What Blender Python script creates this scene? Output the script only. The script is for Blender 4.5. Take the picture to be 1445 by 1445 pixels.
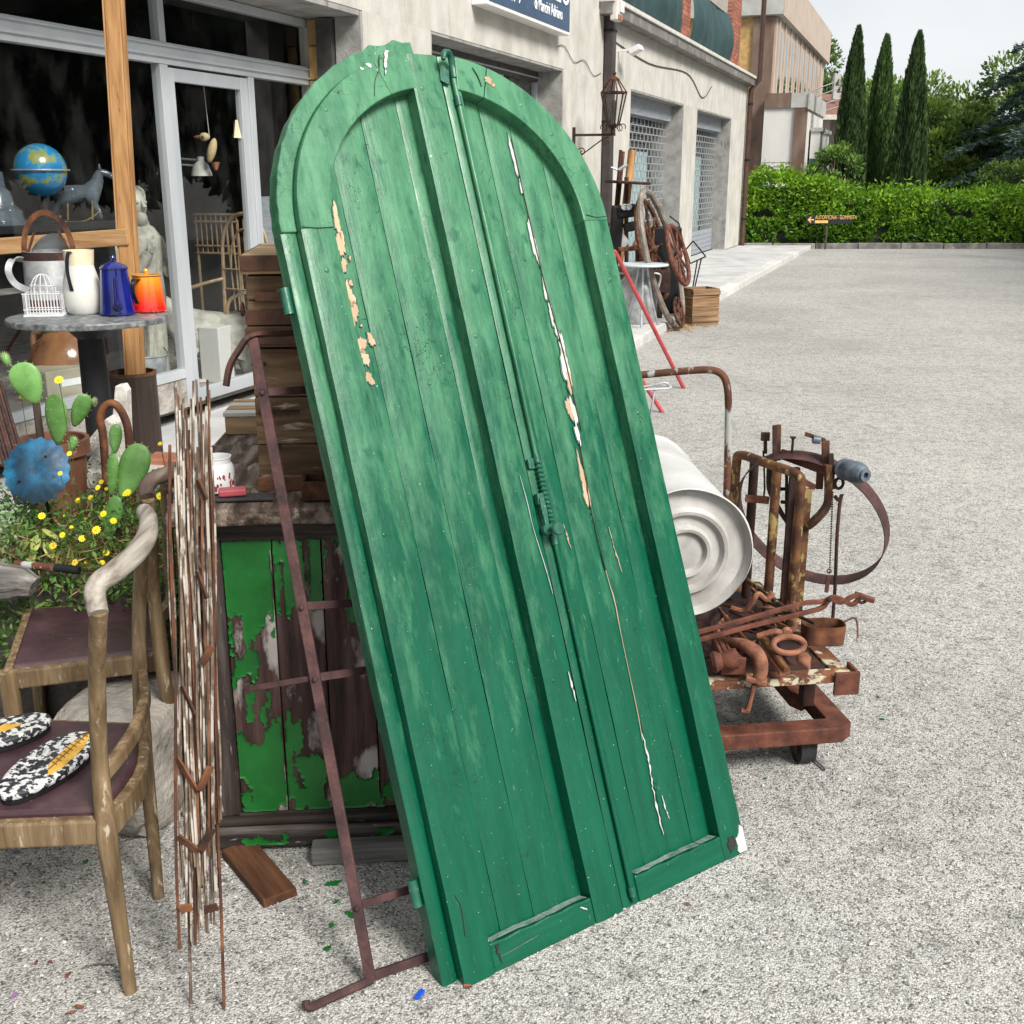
import bpy, bmesh, math, random
import numpy as np
from mathutils import Vector, Matrix
random.seed(7); rng = np.random.default_rng(7)
for o in list(bpy.data.objects): bpy.data.objects.remove(o)
scene = bpy.context.scene
col = scene.collection
R = math.radians

# ------------------------------------------------------------------ camera
CH, PIT, FPX = 1.6, R(16.8), 1563.0
cam = bpy.data.cameras.new('camera'); camo = bpy.data.objects.new('camera', cam); col.objects.link(camo)
cam.sensor_width = 36.0; cam.lens = FPX/1445*36; cam.clip_start = .05; cam.clip_end = 600
camo.location = (0, 0, CH); camo.rotation_euler = (R(90)-PIT, 0, 0)
scene.camera = camo
# ------------------------------------------------------------------ sky, sun, exposure
SUN_AZ, SUN_EL = R(140), R(43)          # azimuth clockwise from +Y : from the right, a little behind the camera
w = bpy.data.worlds.new('World'); scene.world = w; w.use_nodes = True
nt = w.node_tree; nt.nodes.clear()
sky = nt.nodes.new('ShaderNodeTexSky'); sky.sky_type = 'NISHITA'; sky.sun_disc = False
sky.sun_elevation = SUN_EL; sky.sun_rotation = SUN_AZ
sky.air_density = 1.0; sky.dust_density = 4.0; sky.ozone_density = 1.0
tcw = nt.nodes.new('ShaderNodeTexCoord')
mpw = nt.nodes.new('ShaderNodeMapping'); mpw.inputs['Scale'].default_value = (1.0, 1.0, 2.6)
nzw = nt.nodes.new('ShaderNodeTexNoise'); nzw.inputs['Scale'].default_value = 2.2; nzw.inputs['Detail'].default_value = 5; nzw.inputs['Roughness'].default_value = .55
rpw = nt.nodes.new('ShaderNodeValToRGB')
rpw.color_ramp.elements[0].position = .35; rpw.color_ramp.elements[0].color = (.70, .70, .70, 1)
rpw.color_ramp.elements[1].position = .62; rpw.color_ramp.elements[1].color = (.97, .97, .97, 1)
mxw = nt.nodes.new('ShaderNodeMix'); mxw.data_type = 'RGBA'
mxw.inputs['B'].default_value = (5.9, 6.1, 6.22, 1)          # thin bright cloud
bgw = nt.nodes.new('ShaderNodeBackground'); bgw.inputs['Strength'].default_value = .10
ow = nt.nodes.new('ShaderNodeOutputWorld')
L = nt.links.new
L(tcw.outputs['Generated'], mpw.inputs['Vector']); L(mpw.outputs['Vector'], nzw.inputs['Vector'])
L(nzw.outputs['Fac'], rpw.inputs['Fac']); L(rpw.outputs['Color'], mxw.inputs['Factor'])
L(sky.outputs['Color'], mxw.inputs['A']); L(mxw.outputs['Result'], bgw.inputs['Color']); L(bgw.outputs['Background'], ow.inputs['Surface'])
sl = bpy.data.lights.new('sun', 'SUN'); sl.energy = 3.6; sl.angle = R(20); sl.color = (1.0, .96, .90)
so = bpy.data.objects.new('sun', sl); col.objects.link(so)
sd = Vector((math.sin(SUN_AZ)*math.cos(SUN_EL), math.cos(SUN_AZ)*math.cos(SUN_EL), math.sin(SUN_EL)))
so.rotation_euler = sd.to_track_quat('Z', 'Y').to_euler()
scene.view_settings.view_transform = 'Standard'; scene.view_settings.look = 'None'
scene.view_settings.gamma = 1; scene.view_settings.exposure = 0.63
scene.cycles.max_bounces = 6; scene.cycles.transparent_max_bounces = 12

# ------------------------------------------------------------------ measuring helpers (a sight line met with a real plane)
def ray(u, v):
    x = (u-722.5)/FPX; y = (v-722.5)/FPX; c, s = math.cos(PIT), math.sin(PIT)
    return Vector((x, c-y*s, -s-y*c))
def G(u, v, z=0.0):                       # point at height z
    d = ray(u, v); return Vector((0, 0, CH)) + d*((z-CH)/d.z)
def D(u, v, y):                           # point at distance y
    d = ray(u, v); return Vector((0, 0, CH)) + d*(y/d.y)
CORN = G(1043, 345, .1); CORN.z = 0       # far corner of the shop building
_d = ray(1320, 250); FA = Vector((_d.x, _d.y, 0)).normalized(); FN = Vector((FA.y, -FA.x, 0))
FROT = math.atan2(FA.y, FA.x)
def FW(a, o, z): return CORN + FA*a + FN*o + Vector((0, 0, z))       # along facade, out from it, up
def FP(u, v, o=0.0):                      # sight line met with a plane parallel to the facade
    d = ray(u, v); oo = Vector((0, 0, CH)); t = ((CORN+FN*o)-oo).dot(FN)/d.dot(FN); return oo+d*t

# ------------------------------------------------------------------ materials
def nodes(name):
    m = bpy.data.materials.new(name); m.use_nodes = True
    t = m.node_tree; b = t.nodes['Principled BSDF']; return m, t, b
def rgba(c): return (c[0], c[1], c[2], 1)
def noise(t, vec, scale, detail=5, rough=.55, dist=0):
    n = t.nodes.new('ShaderNodeTexNoise'); n.inputs['Scale'].default_value = scale; n.inputs['Detail'].default_value = detail
    n.inputs['Roughness'].default_value = rough; n.inputs['Distortion'].default_value = dist
    t.links.new(vec, n.inputs['Vector']); return n.outputs['Fac']
def ramp(t, fac, stops, interp='LINEAR'):
    r = t.nodes.new('ShaderNodeValToRGB'); cr = r.color_ramp; cr.interpolation = interp
    while len(cr.elements) < len(stops): cr.elements.new(.5)
    for e, (p, c) in zip(cr.elements, stops): e.position = p; e.color = rgba(c) if len(c) == 3 else c
    t.links.new(fac, r.inputs['Fac']); return r.outputs['Color']
def mix(t, fac, a, b, mode='MIX'):
    n = t.nodes.new('ShaderNodeMix'); n.data_type = 'RGBA'; n.blend_type = mode
    for s, k in ((fac, 'Factor'), (a, 'A'), (b, 'B')):
        if hasattr(s, 'default_value') and hasattr(s, 'links'): t.links.new(s, n.inputs[k])
        elif k == 'Factor': n.inputs[k].default_value = s
        else: n.inputs[k].default_value = rgba(s)
    return n.outputs['Result']
def coords(t, stretch=(1, 1, 1), rnd=True, kind='Object'):
    tc = t.nodes.new('ShaderNodeTexCoord'); mp = t.nodes.new('ShaderNodeMapping'); mp.inputs['Scale'].default_value = stretch
    t.links.new(tc.outputs[kind], mp.inputs['Vector'])
    if rnd:
        oi = t.nodes.new('ShaderNodeObjectInfo'); ml = t.nodes.new('ShaderNodeMath'); ml.operation = 'MULTIPLY'; ml.inputs[1].default_value = 37.0
        t.links.new(oi.outputs['Random'], ml.inputs[0]); cb = t.nodes.new('ShaderNodeCombineXYZ')
        for i in range(3): t.links.new(ml.outputs[0], cb.inputs[i])
        t.links.new(cb.outputs[0], mp.inputs['Location'])
    return mp.outputs['Vector']
def bump(t, b, h, strength, dist=.01, prev=None):
    n = t.nodes.new('ShaderNodeBump'); n.inputs['Strength'].default_value = strength; n.inputs['Distance'].default_value = dist
    t.links.new(h, n.inputs['Height'])
    if prev: t.links.new(prev, n.inputs['Normal'])
    t.links.new(n.outputs['Normal'], b.inputs['Normal']); return n.outputs['Normal']
def mottle(name, cols, scale=8, stretch=(1, 1, 1), rough=(.5, .7), bmp=.3, bscale=60, bdist=.004, metal=0.0, layers=(), contrast=(.32, .68), detail=6, spec=.5, tint=.0, coat=0.0):
    """base colours over a noise, then wear layers (colour, scale, threshold, softness, stretch)"""
    m, t, b = nodes(name); v = coords(t, stretch); n = noise(t, v, scale, detail)
    k = len(cols); lo, hi = contrast
    c = ramp(t, n, [(lo+(hi-lo)*i/max(1, k-1), cols[i]) for i in range(k)])
    rg = t.nodes.new('ShaderNodeMapRange'); v2 = coords(t, stretch); n2 = noise(t, v2, bscale, 4)
    rg.inputs['From Min'].default_value = .3; rg.inputs['From Max'].default_value = .7
    rg.inputs['To Min'].default_value = rough[0]; rg.inputs['To Max'].default_value = rough[1]
    t.links.new(n2, rg.inputs['Value']); rr = rg.outputs['Result']
    for (lc, ls, th, soft, lst) in layers:
        lv = coords(t, lst); ln = noise(t, lv, ls, 6, .6)
        mk = ramp(t, ln, [(th, (0, 0, 0)), (min(1, th+soft), (1, 1, 1))]); c = mix(t, mk, c, lc)
    if tint:
        oi = t.nodes.new('ShaderNodeObjectInfo'); hs = t.nodes.new('ShaderNodeHueSaturation')
        mr = t.nodes.new('ShaderNodeMapRange'); mr.inputs['To Min'].default_value = 1-tint; mr.inputs['To Max'].default_value = 1+tint
        t.links.new(oi.outputs['Random'], mr.inputs['Value']); t.links.new(mr.outputs['Result'], hs.inputs['Value'])
        t.links.new(c, hs.inputs['Color']); c = hs.outputs['Color']
    t.links.new(c, b.inputs['Base Color']); t.links.new(rr, b.inputs['Roughness'])
    b.inputs['Metallic'].default_value = metal; b.inputs['Specular IOR Level'].default_value = spec; b.inputs['Coat Weight'].default_value = coat
    if bmp: bump(t, b, n2, bmp, bdist)
    return m
def wood(name, cols, axis=2, scale=7, rough=(.6, .85), bmp=.6, layers=(), tint=.15, bdist=.004, spec=.3):
    st = [5.0, 5.0, 5.0]; st[axis] = .45
    return mottle(name, cols, scale, tuple(st), rough, bmp, 22, bdist, layers=layers, tint=tint, spec=spec)
def rust(name, cols=((.026, .011, .007), (.085, .031, .014), (.19, .072, .028)), scale=14, layers=(), metal=.15, rough=(.65, .9)):
    return mottle(name, cols, scale, (1, 1, 1), rough, .5, 110, .003, metal, layers, tint=.15)

A1 = (1, 1, 1)
MT = {}
def door_paint(name, axis=1):
    m, t, b = nodes(name)
    st = [6, 6, 6]; st[axis] = .55
    v = coords(t, tuple(st)); vu = coords(t, A1, True); vo = coords(t, A1, False)
    g = noise(t, v, 7, 6, .6); c = ramp(t, g, [(.30, (.0008, .060, .030)), (.5, (.001, .074, .038)), (.72, (.002, .088, .047))])
    # sky sheen painted as paler green towards the arched head, with blotchy chalky fading
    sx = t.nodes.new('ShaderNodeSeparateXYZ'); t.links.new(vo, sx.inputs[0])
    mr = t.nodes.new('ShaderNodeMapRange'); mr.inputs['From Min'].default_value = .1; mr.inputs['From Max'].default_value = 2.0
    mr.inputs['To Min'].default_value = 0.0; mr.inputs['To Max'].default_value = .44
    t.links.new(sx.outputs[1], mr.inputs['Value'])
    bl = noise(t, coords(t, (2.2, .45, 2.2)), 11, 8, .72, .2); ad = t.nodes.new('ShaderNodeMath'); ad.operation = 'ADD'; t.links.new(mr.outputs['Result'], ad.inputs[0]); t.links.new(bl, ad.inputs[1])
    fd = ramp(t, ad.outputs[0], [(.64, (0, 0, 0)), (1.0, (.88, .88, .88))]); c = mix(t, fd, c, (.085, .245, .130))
    # knots / darker touched-up spots
    kn = noise(t, coords(t, (1.6, .9, 1.6)), 17, 3, .5); km = ramp(t, kn, [(.62, (0, 0, 0)), (.72, (.75, .75, .75))]); c = mix(t, km, c, (.003, .075, .042))
    # hairline flaking, pale specks
    hp = noise(t, coords(t, (7, .8, 7)), 24, 3, .7); hm = ramp(t, hp, [(.70, (0, 0, 0)), (.72, (.8, .8, .8))]); c = mix(t, hm, c, (.10, .25, .15))
    sp = noise(t, vu, 170, 2, .5); sm = ramp(t, sp, [(.755, (0, 0, 0)), (.78, (1, 1, 1))]); c = mix(t, sm, c, (.42, .55, .45))
    vr = t.nodes.new('ShaderNodeTexVoronoi'); vr.feature = 'DISTANCE_TO_EDGE'; vr.inputs['Scale'].default_value = 15
    wob = t.nodes.new('ShaderNodeVectorMath'); wob.operation = 'MULTIPLY_ADD'; nv = t.nodes.new('ShaderNodeTexNoise'); nv.inputs['Scale'].default_value = 26; nv.inputs['Detail'].default_value = 4
    cst = [2.4, 2.4, 2.4]; cst[axis] = .45; cv = coords(t, tuple(cst)); t.links.new(coords(t, A1), nv.inputs['Vector']); t.links.new(nv.outputs['Color'], wob.inputs[0]); wob.inputs[1].default_value = (.10, .10, .10); t.links.new(cv, wob.inputs[2]); t.links.new(wob.outputs[0], vr.inputs['Vector'])
    ck = ramp(t, vr.outputs['Distance'], [(.004, (1, 1, 1)), (.012, (0, 0, 0))]); cmask = ramp(t, noise(t, vu, 6.5, 3), [(.56, (0, 0, 0)), (.60, (1, 1, 1))]); ck = mix(t, 1, ck, cmask, 'MULTIPLY'); c = mix(t, ck, c, (.004, .030, .018))
    gr = noise(t, coords(t, (5, .5, 5)), 12, 6, .7); gm = ramp(t, gr, [(.58, (0, 0, 0)), (.72, (.45, .45, .45))]); c = mix(t, gm, c, (.004, .040, .022))
    fl = noise(t, coords(t, (3, 1.2, 3)), 38, 5, .75); fm = ramp(t, fl, [(.715, (0, 0, 0)), (.73, (1, 1, 1))]); c = mix(t, fm, c, (.20, .30, .22))
    t.links.new(c, b.inputs['Base Color'])
    rn = ramp(t, noise(t, vu, 30, 4), [(.3, (.26,)*3), (.7, (.42,)*3)]); t.links.new(rn, b.inputs['Roughness'])
    b.inputs['Specular IOR Level'].default_value = .30
    p = bump(t, b, noise(t, v, 16, 5, .6), .28, .003); bump(t, b, noise(t, vu, 90, 4), .16, .002, p)
    return m
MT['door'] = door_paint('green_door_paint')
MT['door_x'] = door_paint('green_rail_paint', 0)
MT['green_iron'] = mottle('green_painted_iron', ((.008, .075, .045), (.014, .11, .07)), 30, rough=(.3, .5), bmp=.4, layers=(((.10, .17, .12), 60, .62, .06, A1),))
MT['raw_wood'] = wood('bare_wood_under_paint', ((.33, .22, .13), (.52, .38, .25)), 1, 10)
MT['raw_white'] = mottle('old_white_primer', ((.36, .335, .30), (.50, .48, .45), (.58, .565, .54)), 30, bmp=.6, layers=(((.24, .19, .13), 22, .60, .08, (2, .6, 2)),))
MT['ledge'] = mottle('worn_dusty_paint_ledge', ((.05, .14, .10), (.22, .30, .26), (.36, .40, .36)), 30, bmp=.5)
MT['dark_gap'] = mottle('dark_joint_dirt', ((.008, .010, .008), (.02, .024, .018)), 20)
MT['old_wood_z'] = wood('weathered_dark_wood', ((.012, .009, .009), (.035, .024, .022), (.10, .085, .075)), 2, 6, layers=(((.30, .28, .27), 26, .63, .08, (3, 3, .5)),))
MT['old_wood_x'] = wood('weathered_dark_wood_rail', ((.012, .009, .009), (.035, .026, .022), (.11, .095, .085)), 0, 6, layers=(((.30, .28, .27), 26, .66, .08, (.5, 3, 3)),))
MT['bench_top'] = wood('weathered_bench_wood', ((.018, .012, .009), (.075, .052, .040), (.22, .18, .145)), 1, 7, layers=(((.40, .36, .31), 9, .58, .10, (2, .6, 2)),), bdist=.008)
MT['panel_wood'] = wood('bare_cabinet_panel_wood', ((.012, .007, .007), (.045, .022, .020), (.10, .062, .055)), 2, 5, layers=(((.34, .31, .29), 6, .57, .10, (2, 2, .8)),))
MT['flake_green'] = mottle('brittle_green_paint', ((.003, .085, .010), (.004, .115, .014), (.008, .15, .022)), 9, rough=(.38, .55), bmp=.25, bscale=35, layers=(((.05, .21, .09), 120, .70, .03, A1),))
MT['chest'] = wood('brown_chest_wood', ((.040, .022, .012), (.10, .058, .030), (.20, .13, .075)), 0, 7, layers=(((.36, .30, .24), 16, .60, .08, (.6, 3, 3)), ((.02, .012, .008), 9, .62, .08, A1)))
MT['chest_pale'] = wood('pale_chest_lid_wood', ((.22, .13, .06), (.38, .25, .13), (.50, .36, .21)), 0, 5)
MT['leather'] = mottle('worn_leather_strap', ((.05, .018, .008), (.13, .05, .02)), 20, bmp=.4)
MT['rust'] = rust('rust')
MT['rust_dark'] = rust('dark_rust', ((.014, .008, .007), (.035, .014, .011), (.075, .028, .018)))
MT['rust_purple'] = rust('purple_brown_rust', ((.026, .012, .013), (.055, .024, .024), (.095, .042, .037)), 18)
MT['rust_red'] = rust('red_oxide_rust', ((.055, .017, .010), (.11, .034, .019), (.18, .060, .032)), 20)
MT['rust_orange'] = rust('orange_rust', ((.11, .042, .022), (.22, .088, .048), (.34, .15, .09)), 26)
MT['rust_paint'] = rust('rust_with_yellow_paint', ((.03, .013, .008), (.09, .033, .013), (.19, .085, .025)), 18, layers=(((.34, .25, .09), 34, .55, .07, (1, 1, .5)),))
MT['rust_cream'] = rust('rust_with_cream_paint', ((.05, .018, .01), (.13, .045, .02), (.24, .11, .04)), 16, layers=(((.42, .39, .28), 24, .52, .06, A1),))
MT['pipe_paint'] = rust('grey_paint_flaking_to_rust', ((.06, .022, .012), (.14, .05, .025)), 18, layers=(((.36, .37, .36), 13, .50, .05, (1, 1, .5)), ((.42, .33, .12), 30, .66, .05, A1)))
MT['pale_arm'] = wood('sun_bleached_chair_wood', ((.13, .11, .09), (.29, .26, .22), (.43, .40, .36)), 1, 9, tint=.05)
MT['chair_wood'] = wood('worn_varnished_chair_wood', ((.085, .054, .026), (.145, .096, .050), (.23, .165, .095)), 2, 9, layers=(((.36, .30, .22), 22, .60, .08, (3, 3, .5)), ((.055, .032, .016), 16, .64, .10, (3, 3, .5))), tint=.06)
MT['seat'] = mottle('purple_brown_vinyl', ((.030, .014, .018), (.048, .022, .028), (.075, .040, .045)), 7, rough=(.32, .5), bmp=.25, bscale=90, layers=(((.14, .10, .11), 50, .70, .05, A1),))
MT['stone'] = mottle('rough_grey_stone', ((.20, .18, .155), (.32, .295, .26), (.44, .41, .37)), 9, bmp=1.0, bscale=40, bdist=.012, layers=(((.14, .10, .06), 6, .60, .15, A1),))
MT['stone_pale'] = mottle('pale_carved_stone', ((.36, .34, .31), (.50, .48, .44), (.60, .58, .55)), 12, bmp=.8, bscale=50, bdist=.008, layers=(((.22, .20, .18), 9, .60, .12, A1),))
MT['statue'] = mottle('grey_cast_stone', ((.22, .21, .175), (.36, .345, .29), (.48, .465, .40)), 9, bmp=.5, bscale=60, layers=(((.10, .10, .085), 12, .60, .12, A1),))
MT['rod'] = rust('rod_rust_with_white_paint', ((.05, .032, .022), (.13, .088, .06), (.24, .18, .13)), 20, layers=(((.42, .38, .33), 26, .50, .06, (1, 1, .35)),))
MT['iron_black'] = mottle('black_iron', ((.004, .004, .005), (.009, .009, .011)), 10, rough=(.5, .7), bmp=.2, spec=.3)
MT['ribbed'] = mottle('dark_brown_ribbed_bin', ((.020, .011, .008), (.042, .022, .015)), 6, (4, 4, .5), rough=(.45, .6))
MT['slate'] = mottle('grey_veined_marble', ((.05, .055, .058), (.13, .14, .145), (.26, .28, .28)), 30, rough=(.35, .55), bmp=.25)
MT['galv'] = mottle('dull_galvanised_zinc', ((.24, .255, .265), (.36, .375, .385), (.47, .485, .49)), 14, rough=(.4, .6), bmp=.2, metal=.45, layers=(((.16, .08, .045), 9, .66, .10, A1),))
MT['galv_drum'] = mottle('white_drum_metal', ((.38, .38, .375), (.46, .46, .455), (.53, .53, .52)), 5, rough=(.42, .6), bmp=.12, bscale=30, metal=.0, layers=(((.42, .40, .36), 7, .62, .16, A1), ((.08, .07, .06), 110, .72, .03, A1)))
MT['drum_end'] = mottle('dusty_drum_lid', ((.30, .29, .27), (.40, .39, .37), (.50, .49, .47)), 8, rough=(.5, .7), bmp=.25, bscale=60, layers=(((.20, .185, .165), 12, .60, .14, A1), ((.07, .06, .055), 90, .72, .03, A1)))
MT['enamel_white'] = mottle('chipped_white_enamel', ((.56, .55, .50), (.66, .66, .63)), 6, rough=(.15, .3), bmp=.05, layers=(((.46, .34, .19), 7, .66, .10, A1), ((.03, .018, .012), 17, .735, .02, A1)))
MT['enamel_cream'] = mottle('cream_enamel', ((.62, .50, .30), (.76, .68, .50)), 8, rough=(.2, .35), bmp=.05)
MT['enamel_blue'] = mottle('cobalt_blue_enamel', ((.004, .008, .10), (.008, .014, .17)), 8, rough=(.10, .2), bmp=.03, layers=(((.02, .012, .01), 24, .74, .02, A1),), coat=.5)
MT['enamel_dark'] = mottle('black_enamel', ((.01, .01, .016), (.02, .02, .03)), 12, rough=(.15, .3), bmp=.05)
def pot_gradient():
    m, t, b = nodes('orange_to_red_enamel'); v = coords(t, A1, False); s = t.nodes.new('ShaderNodeSeparateXYZ'); t.links.new(v, s.inputs[0])
    n = noise(t, v, 9, 3); a = t.nodes.new('ShaderNodeMath'); a.operation = 'MULTIPLY_ADD'; a.inputs[1].default_value = .05; t.links.new(n, a.inputs[0]); t.links.new(s.outputs[2], a.inputs[2])
    c = ramp(t, a.outputs[0], [(.05, (.62, .012, .008)), (.115, (.78, .10, .010)), (.19, (.85, .30, .018))]); t.links.new(c, b.inputs['Base Color']); b.inputs['Roughness'].default_value = .15; b.inputs['Coat Weight'].default_value = .5
    return m
MT['enamel_orange'] = pot_gradient()
MT['wire_white'] = mottle('white_wire', ((.55, .56, .57), (.72, .73, .74)), 20, rough=(.4, .5), bmp=0)
MT['terracotta'] = mottle('brown_terracotta', ((.10, .038, .02), (.19, .075, .04)), 9, bmp=.3, layers=(((.32, .22, .16), 20, .66, .08, A1),))
MT['glaze'] = mottle('brown_glazed_clay', ((.10, .035, .012), (.22, .09, .03), (.34, .16, .06)), 6, rough=(.12, .25), bmp=.05, coat=.4)
MT['cactus'] = mottle('prickly_pear_skin', ((.06, .155, .03), (.10, .24, .055), (.15, .33, .09)), 12, rough=(.4, .55), bmp=.25, bscale=30, tint=.15)
MT['spine'] = mottle('cactus_spines', ((.30, .28, .16), (.42, .38, .24)), 20, bmp=0)
MT['soil'] = mottle('dry_soil', ((.018, .012, .008), (.05, .034, .022), (.09, .065, .042)), 30, bmp=1, bscale=60, bdist=.01)
MT['blue_metal'] = mottle('blue_painted_tin', ((.006, .012, .018), (.008, .055, .11), (.02, .17, .32)), 9, rough=(.35, .55), bmp=.3, layers=(((.02, .03, .04), 22, .62, .06, A1),))
MT['white_mug'] = mottle('white_china', ((.66, .67, .68), (.76, .77, .78)), 5, rough=(.12, .2), bmp=0, coat=.4)
MT['red_print'] = mottle('red_transfer_print', ((.20, .03, .035), (.34, .07, .07)), 40, rough=(.2, .3), bmp=0)
MT['pink'] = mottle('faded_pink_rubber', ((.30, .045, .06), (.42, .085, .10)), 12)
MT['alu'] = mottle('brushed_aluminium_frame', ((.44, .47, .50), (.50, .53, .555), (.55, .58, .60)), 3, (1, 1, .25), rough=(.32, .5), bmp=.06, metal=.35)
MT['alu_dark'] = mottle('dark_bronze_aluminium', ((.05, .048, .045), (.10, .095, .09)), 8, rough=(.4, .55), bmp=.05, metal=.3)
MT['plaster'] = mottle('stained_cream_plaster', ((.40, .385, .345), (.47, .455, .415), (.53, .515, .475)), 4, (1, 1, .7), rough=(.8, .95), bmp=.55, bscale=26, bdist=.008, layers=(((.27, .25, .21), 5, .60, .20, (1.6, 1.6, .14)), ((.34, .32, .28), 1.3, .55, .25, (1, 1, .6)), ((.60, .59, .56), 40, .66, .04, A1)), tint=.0, spec=.2)
MT['reveal'] = mottle('grey_concrete_reveal', ((.20, .20, .19), (.29, .285, .27), (.35, .345, .33)), 6, rough=(.85, .95), bmp=.7, bscale=50, bdist=.006, layers=(((.10, .10, .095), 5, .62, .12, (2, 2, .4)),), spec=.2)
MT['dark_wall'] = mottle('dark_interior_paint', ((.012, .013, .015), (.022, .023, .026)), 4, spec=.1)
MT['cornice'] = mottle('weathered_cornice_concrete', ((.085, .078, .072), (.15, .14, .13), (.22, .21, .195)), 5, bmp=.5, layers=(((.34, .32, .29), 6, .62, .12, A1),), tint=.12)
MT['coping'] = mottle('pale_coping', ((.46, .44, .40), (.60, .58, .54)), 6)
MT['downpipe'] = mottle('dark_brown_downpipe', ((.030, .024, .024), (.052, .042, .040)), 7, rough=(.4, .6), bmp=.1)
MT['downpipe_red'] = mottle('brown_copper_downpipe', ((.045, .022, .018), (.085, .042, .032)), 7, rough=(.4, .6), bmp=.1)
MT['brick'] = mottle('orange_red_brick', ((.22, .062, .034), (.34, .11, .058)), 9, bmp=.5, tint=.3)
MT['mortar'] = mottle('brick_mortar', ((.34, .31, .27), (.45, .42, .37)), 20)
MT['yellow_brick'] = mottle('yellow_brick', ((.33, .20, .07), (.50, .33, .13)), 9, bmp=.5, tint=.2)
MT['shade_cloth'] = mottle('dark_teal_shade_cloth', ((.012, .040, .042), (.022, .062, .064)), 6, rough=(.6, .8), bmp=.3, bscale=60)
MT['sign_blue'] = mottle('navy_sign_face', ((.008, .035, .085), (.014, .055, .125)), 5, rough=(.25, .4), bmp=0, layers=(((.06, .14, .24), 9, .62, .10, A1),))
MT['white_plastic'] = mottle('white_sign_trim', ((.66, .66, .64), (.78, .78, .76)), 6, rough=(.35, .5), bmp=.05)
MT['letters'] = mottle('white_lettering', ((.74, .75, .76), (.82, .83, .84)), 9, bmp=0)
MT['letters_yellow'] = mottle('amber_lettering', ((.62, .38, .11), (.74, .48, .16)), 9, bmp=0)
MT['sign_black'] = mottle('black_sign_face', ((.010, .010, .012), (.022, .022, .025)), 9, rough=(.3, .45), bmp=0)
MT['grille'] = mottle('zinc_grille', ((.30, .32, .34), (.42, .44, .46)), 9, rough=(.4, .55), metal=.4, bmp=.05)
MT['shutter'] = mottle('grey_shutter', ((.22, .24, .27), (.33, .35, .38)), 6, (1, 1, 5), rough=(.45, .6), bmp=.1)
MT['curtain'] = mottle('pale_blue_curtain', ((.34, .52, .55), (.50, .66, .68), (.62, .74, .75)), 6, (8, 8, .2), rough=(.8, .9), bmp=.3)
MT['pavement'] = mottle('pale_pavement_concrete', ((.34, .34, .335), (.43, .43, .425), (.50, .50, .495)), 2.5, rough=(.85, .95), bmp=.4, bscale=120, layers=(((.26, .26, .25), 3.5, .60, .12, A1),), spec=.2)
MT['kerb'] = mottle('whitewashed_kerb', ((.46, .45, .43), (.58, .57, .55)), 6, bmp=.5, layers=(((.30, .29, .27), 9, .60, .10, A1),), tint=.1)
MT['plank_brown'] = wood('red_brown_plank', ((.035, .014, .007), (.075, .03, .014), (.13, .06, .03)), 1, 6)
MT['plank_grey'] = wood('grey_plank', ((.06, .058, .056), (.13, .125, .12), (.22, .21, .20)), 0, 6)
MT['post_wood'] = wood('warm_pine', ((.22, .105, .036), (.36, .19, .075), (.46, .27, .12)), 2, 6, layers=(((.10, .045, .018), 12, .64, .08, (4, 4, .5)),), tint=.08)
MT['post_wood_x'] = wood('warm_pine_rail', ((.26, .14, .055), (.38, .22, .10), (.48, .30, .15)), 0, 6)
MT['log_dark'] = mottle('dark_planter_stone', ((.02, .016, .013), (.05, .042, .034), (.09, .078, .065)), 8, bmp=.8, bscale=40, bdist=.01)
MT['log'] = wood('grey_driftwood', ((.05, .045, .042), (.16, .15, .14), (.30, .285, .265)), 0, 5, bdist=.012)
MT['crate'] = wood('crate_boards', ((.13, .075, .038), (.24, .145, .075), (.34, .22, .125)), 0, 6)
MT['red_paint'] = mottle('faded_red_paint', ((.30, .035, .04), (.42, .06, .06)), 14, rough=(.35, .5), bmp=.2)
MT['wicker'] = mottle('rattan', ((.26, .16, .08), (.44, .31, .17)), 30, rough=(.4, .6), bmp=.3)
MT['globe'] = None
MT['horse'] = mottle('dapple_grey_glaze', ((.03, .04, .05), (.10, .12, .14)), 6, rough=(.15, .3), bmp=.05, layers=(((.62, .64, .66), 34, .64, .03, A1),))
MT['carton'] = mottle('beige_carton', ((.34, .31, .22), (.45, .41, .30)), 6, bmp=.1)
MT['duck'] = mottle('painted_wooden_decoy', ((.42, .32, .16), (.62, .50, .28)), 14, bmp=.2, layers=(((.05, .03, .02), 12, .60, .05, A1),))
MT['string'] = mottle('pale_string', ((.48, .46, .42), (.58, .56, .52)), 20, bmp=0)
MT['rim_wood'] = mottle('grey_brown_bentwood', ((.10, .08, .065), (.18, .15, .125), (.27, .235, .20)), 9, bmp=.3, bscale=40)
MT['copper'] = mottle('tarnished_copper', ((.34, .12, .07), (.52, .22, .14)), 10, rough=(.35, .5), metal=.4, bmp=.2)
MT['hay'] = mottle('dry_straw', ((.25, .14, .05), (.45, .28, .12)), 30, bmp=0)
MT['plastic_blue'] = mottle('blue_plastic_scrap', ((.006, .05, .42), (.012, .09, .55)), 20, rough=(.25, .4), bmp=0)
MT['leaf_brown'] = mottle('dry_leaf', ((.10, .03, .018), (.22, .075, .04)), 30, bmp=.2)
MT['petal_purple'] = mottle('fallen_petal', ((.20, .10, .22), (.32, .18, .34)), 30, bmp=0)
MT['pebble'] = mottle('loose_pebble', ((.16, .158, .15), (.36, .355, .34), (.60, .59, .57)), .9, (40, 40, 40), rough=(.8, .95), bmp=0, spec=.2)
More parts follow.
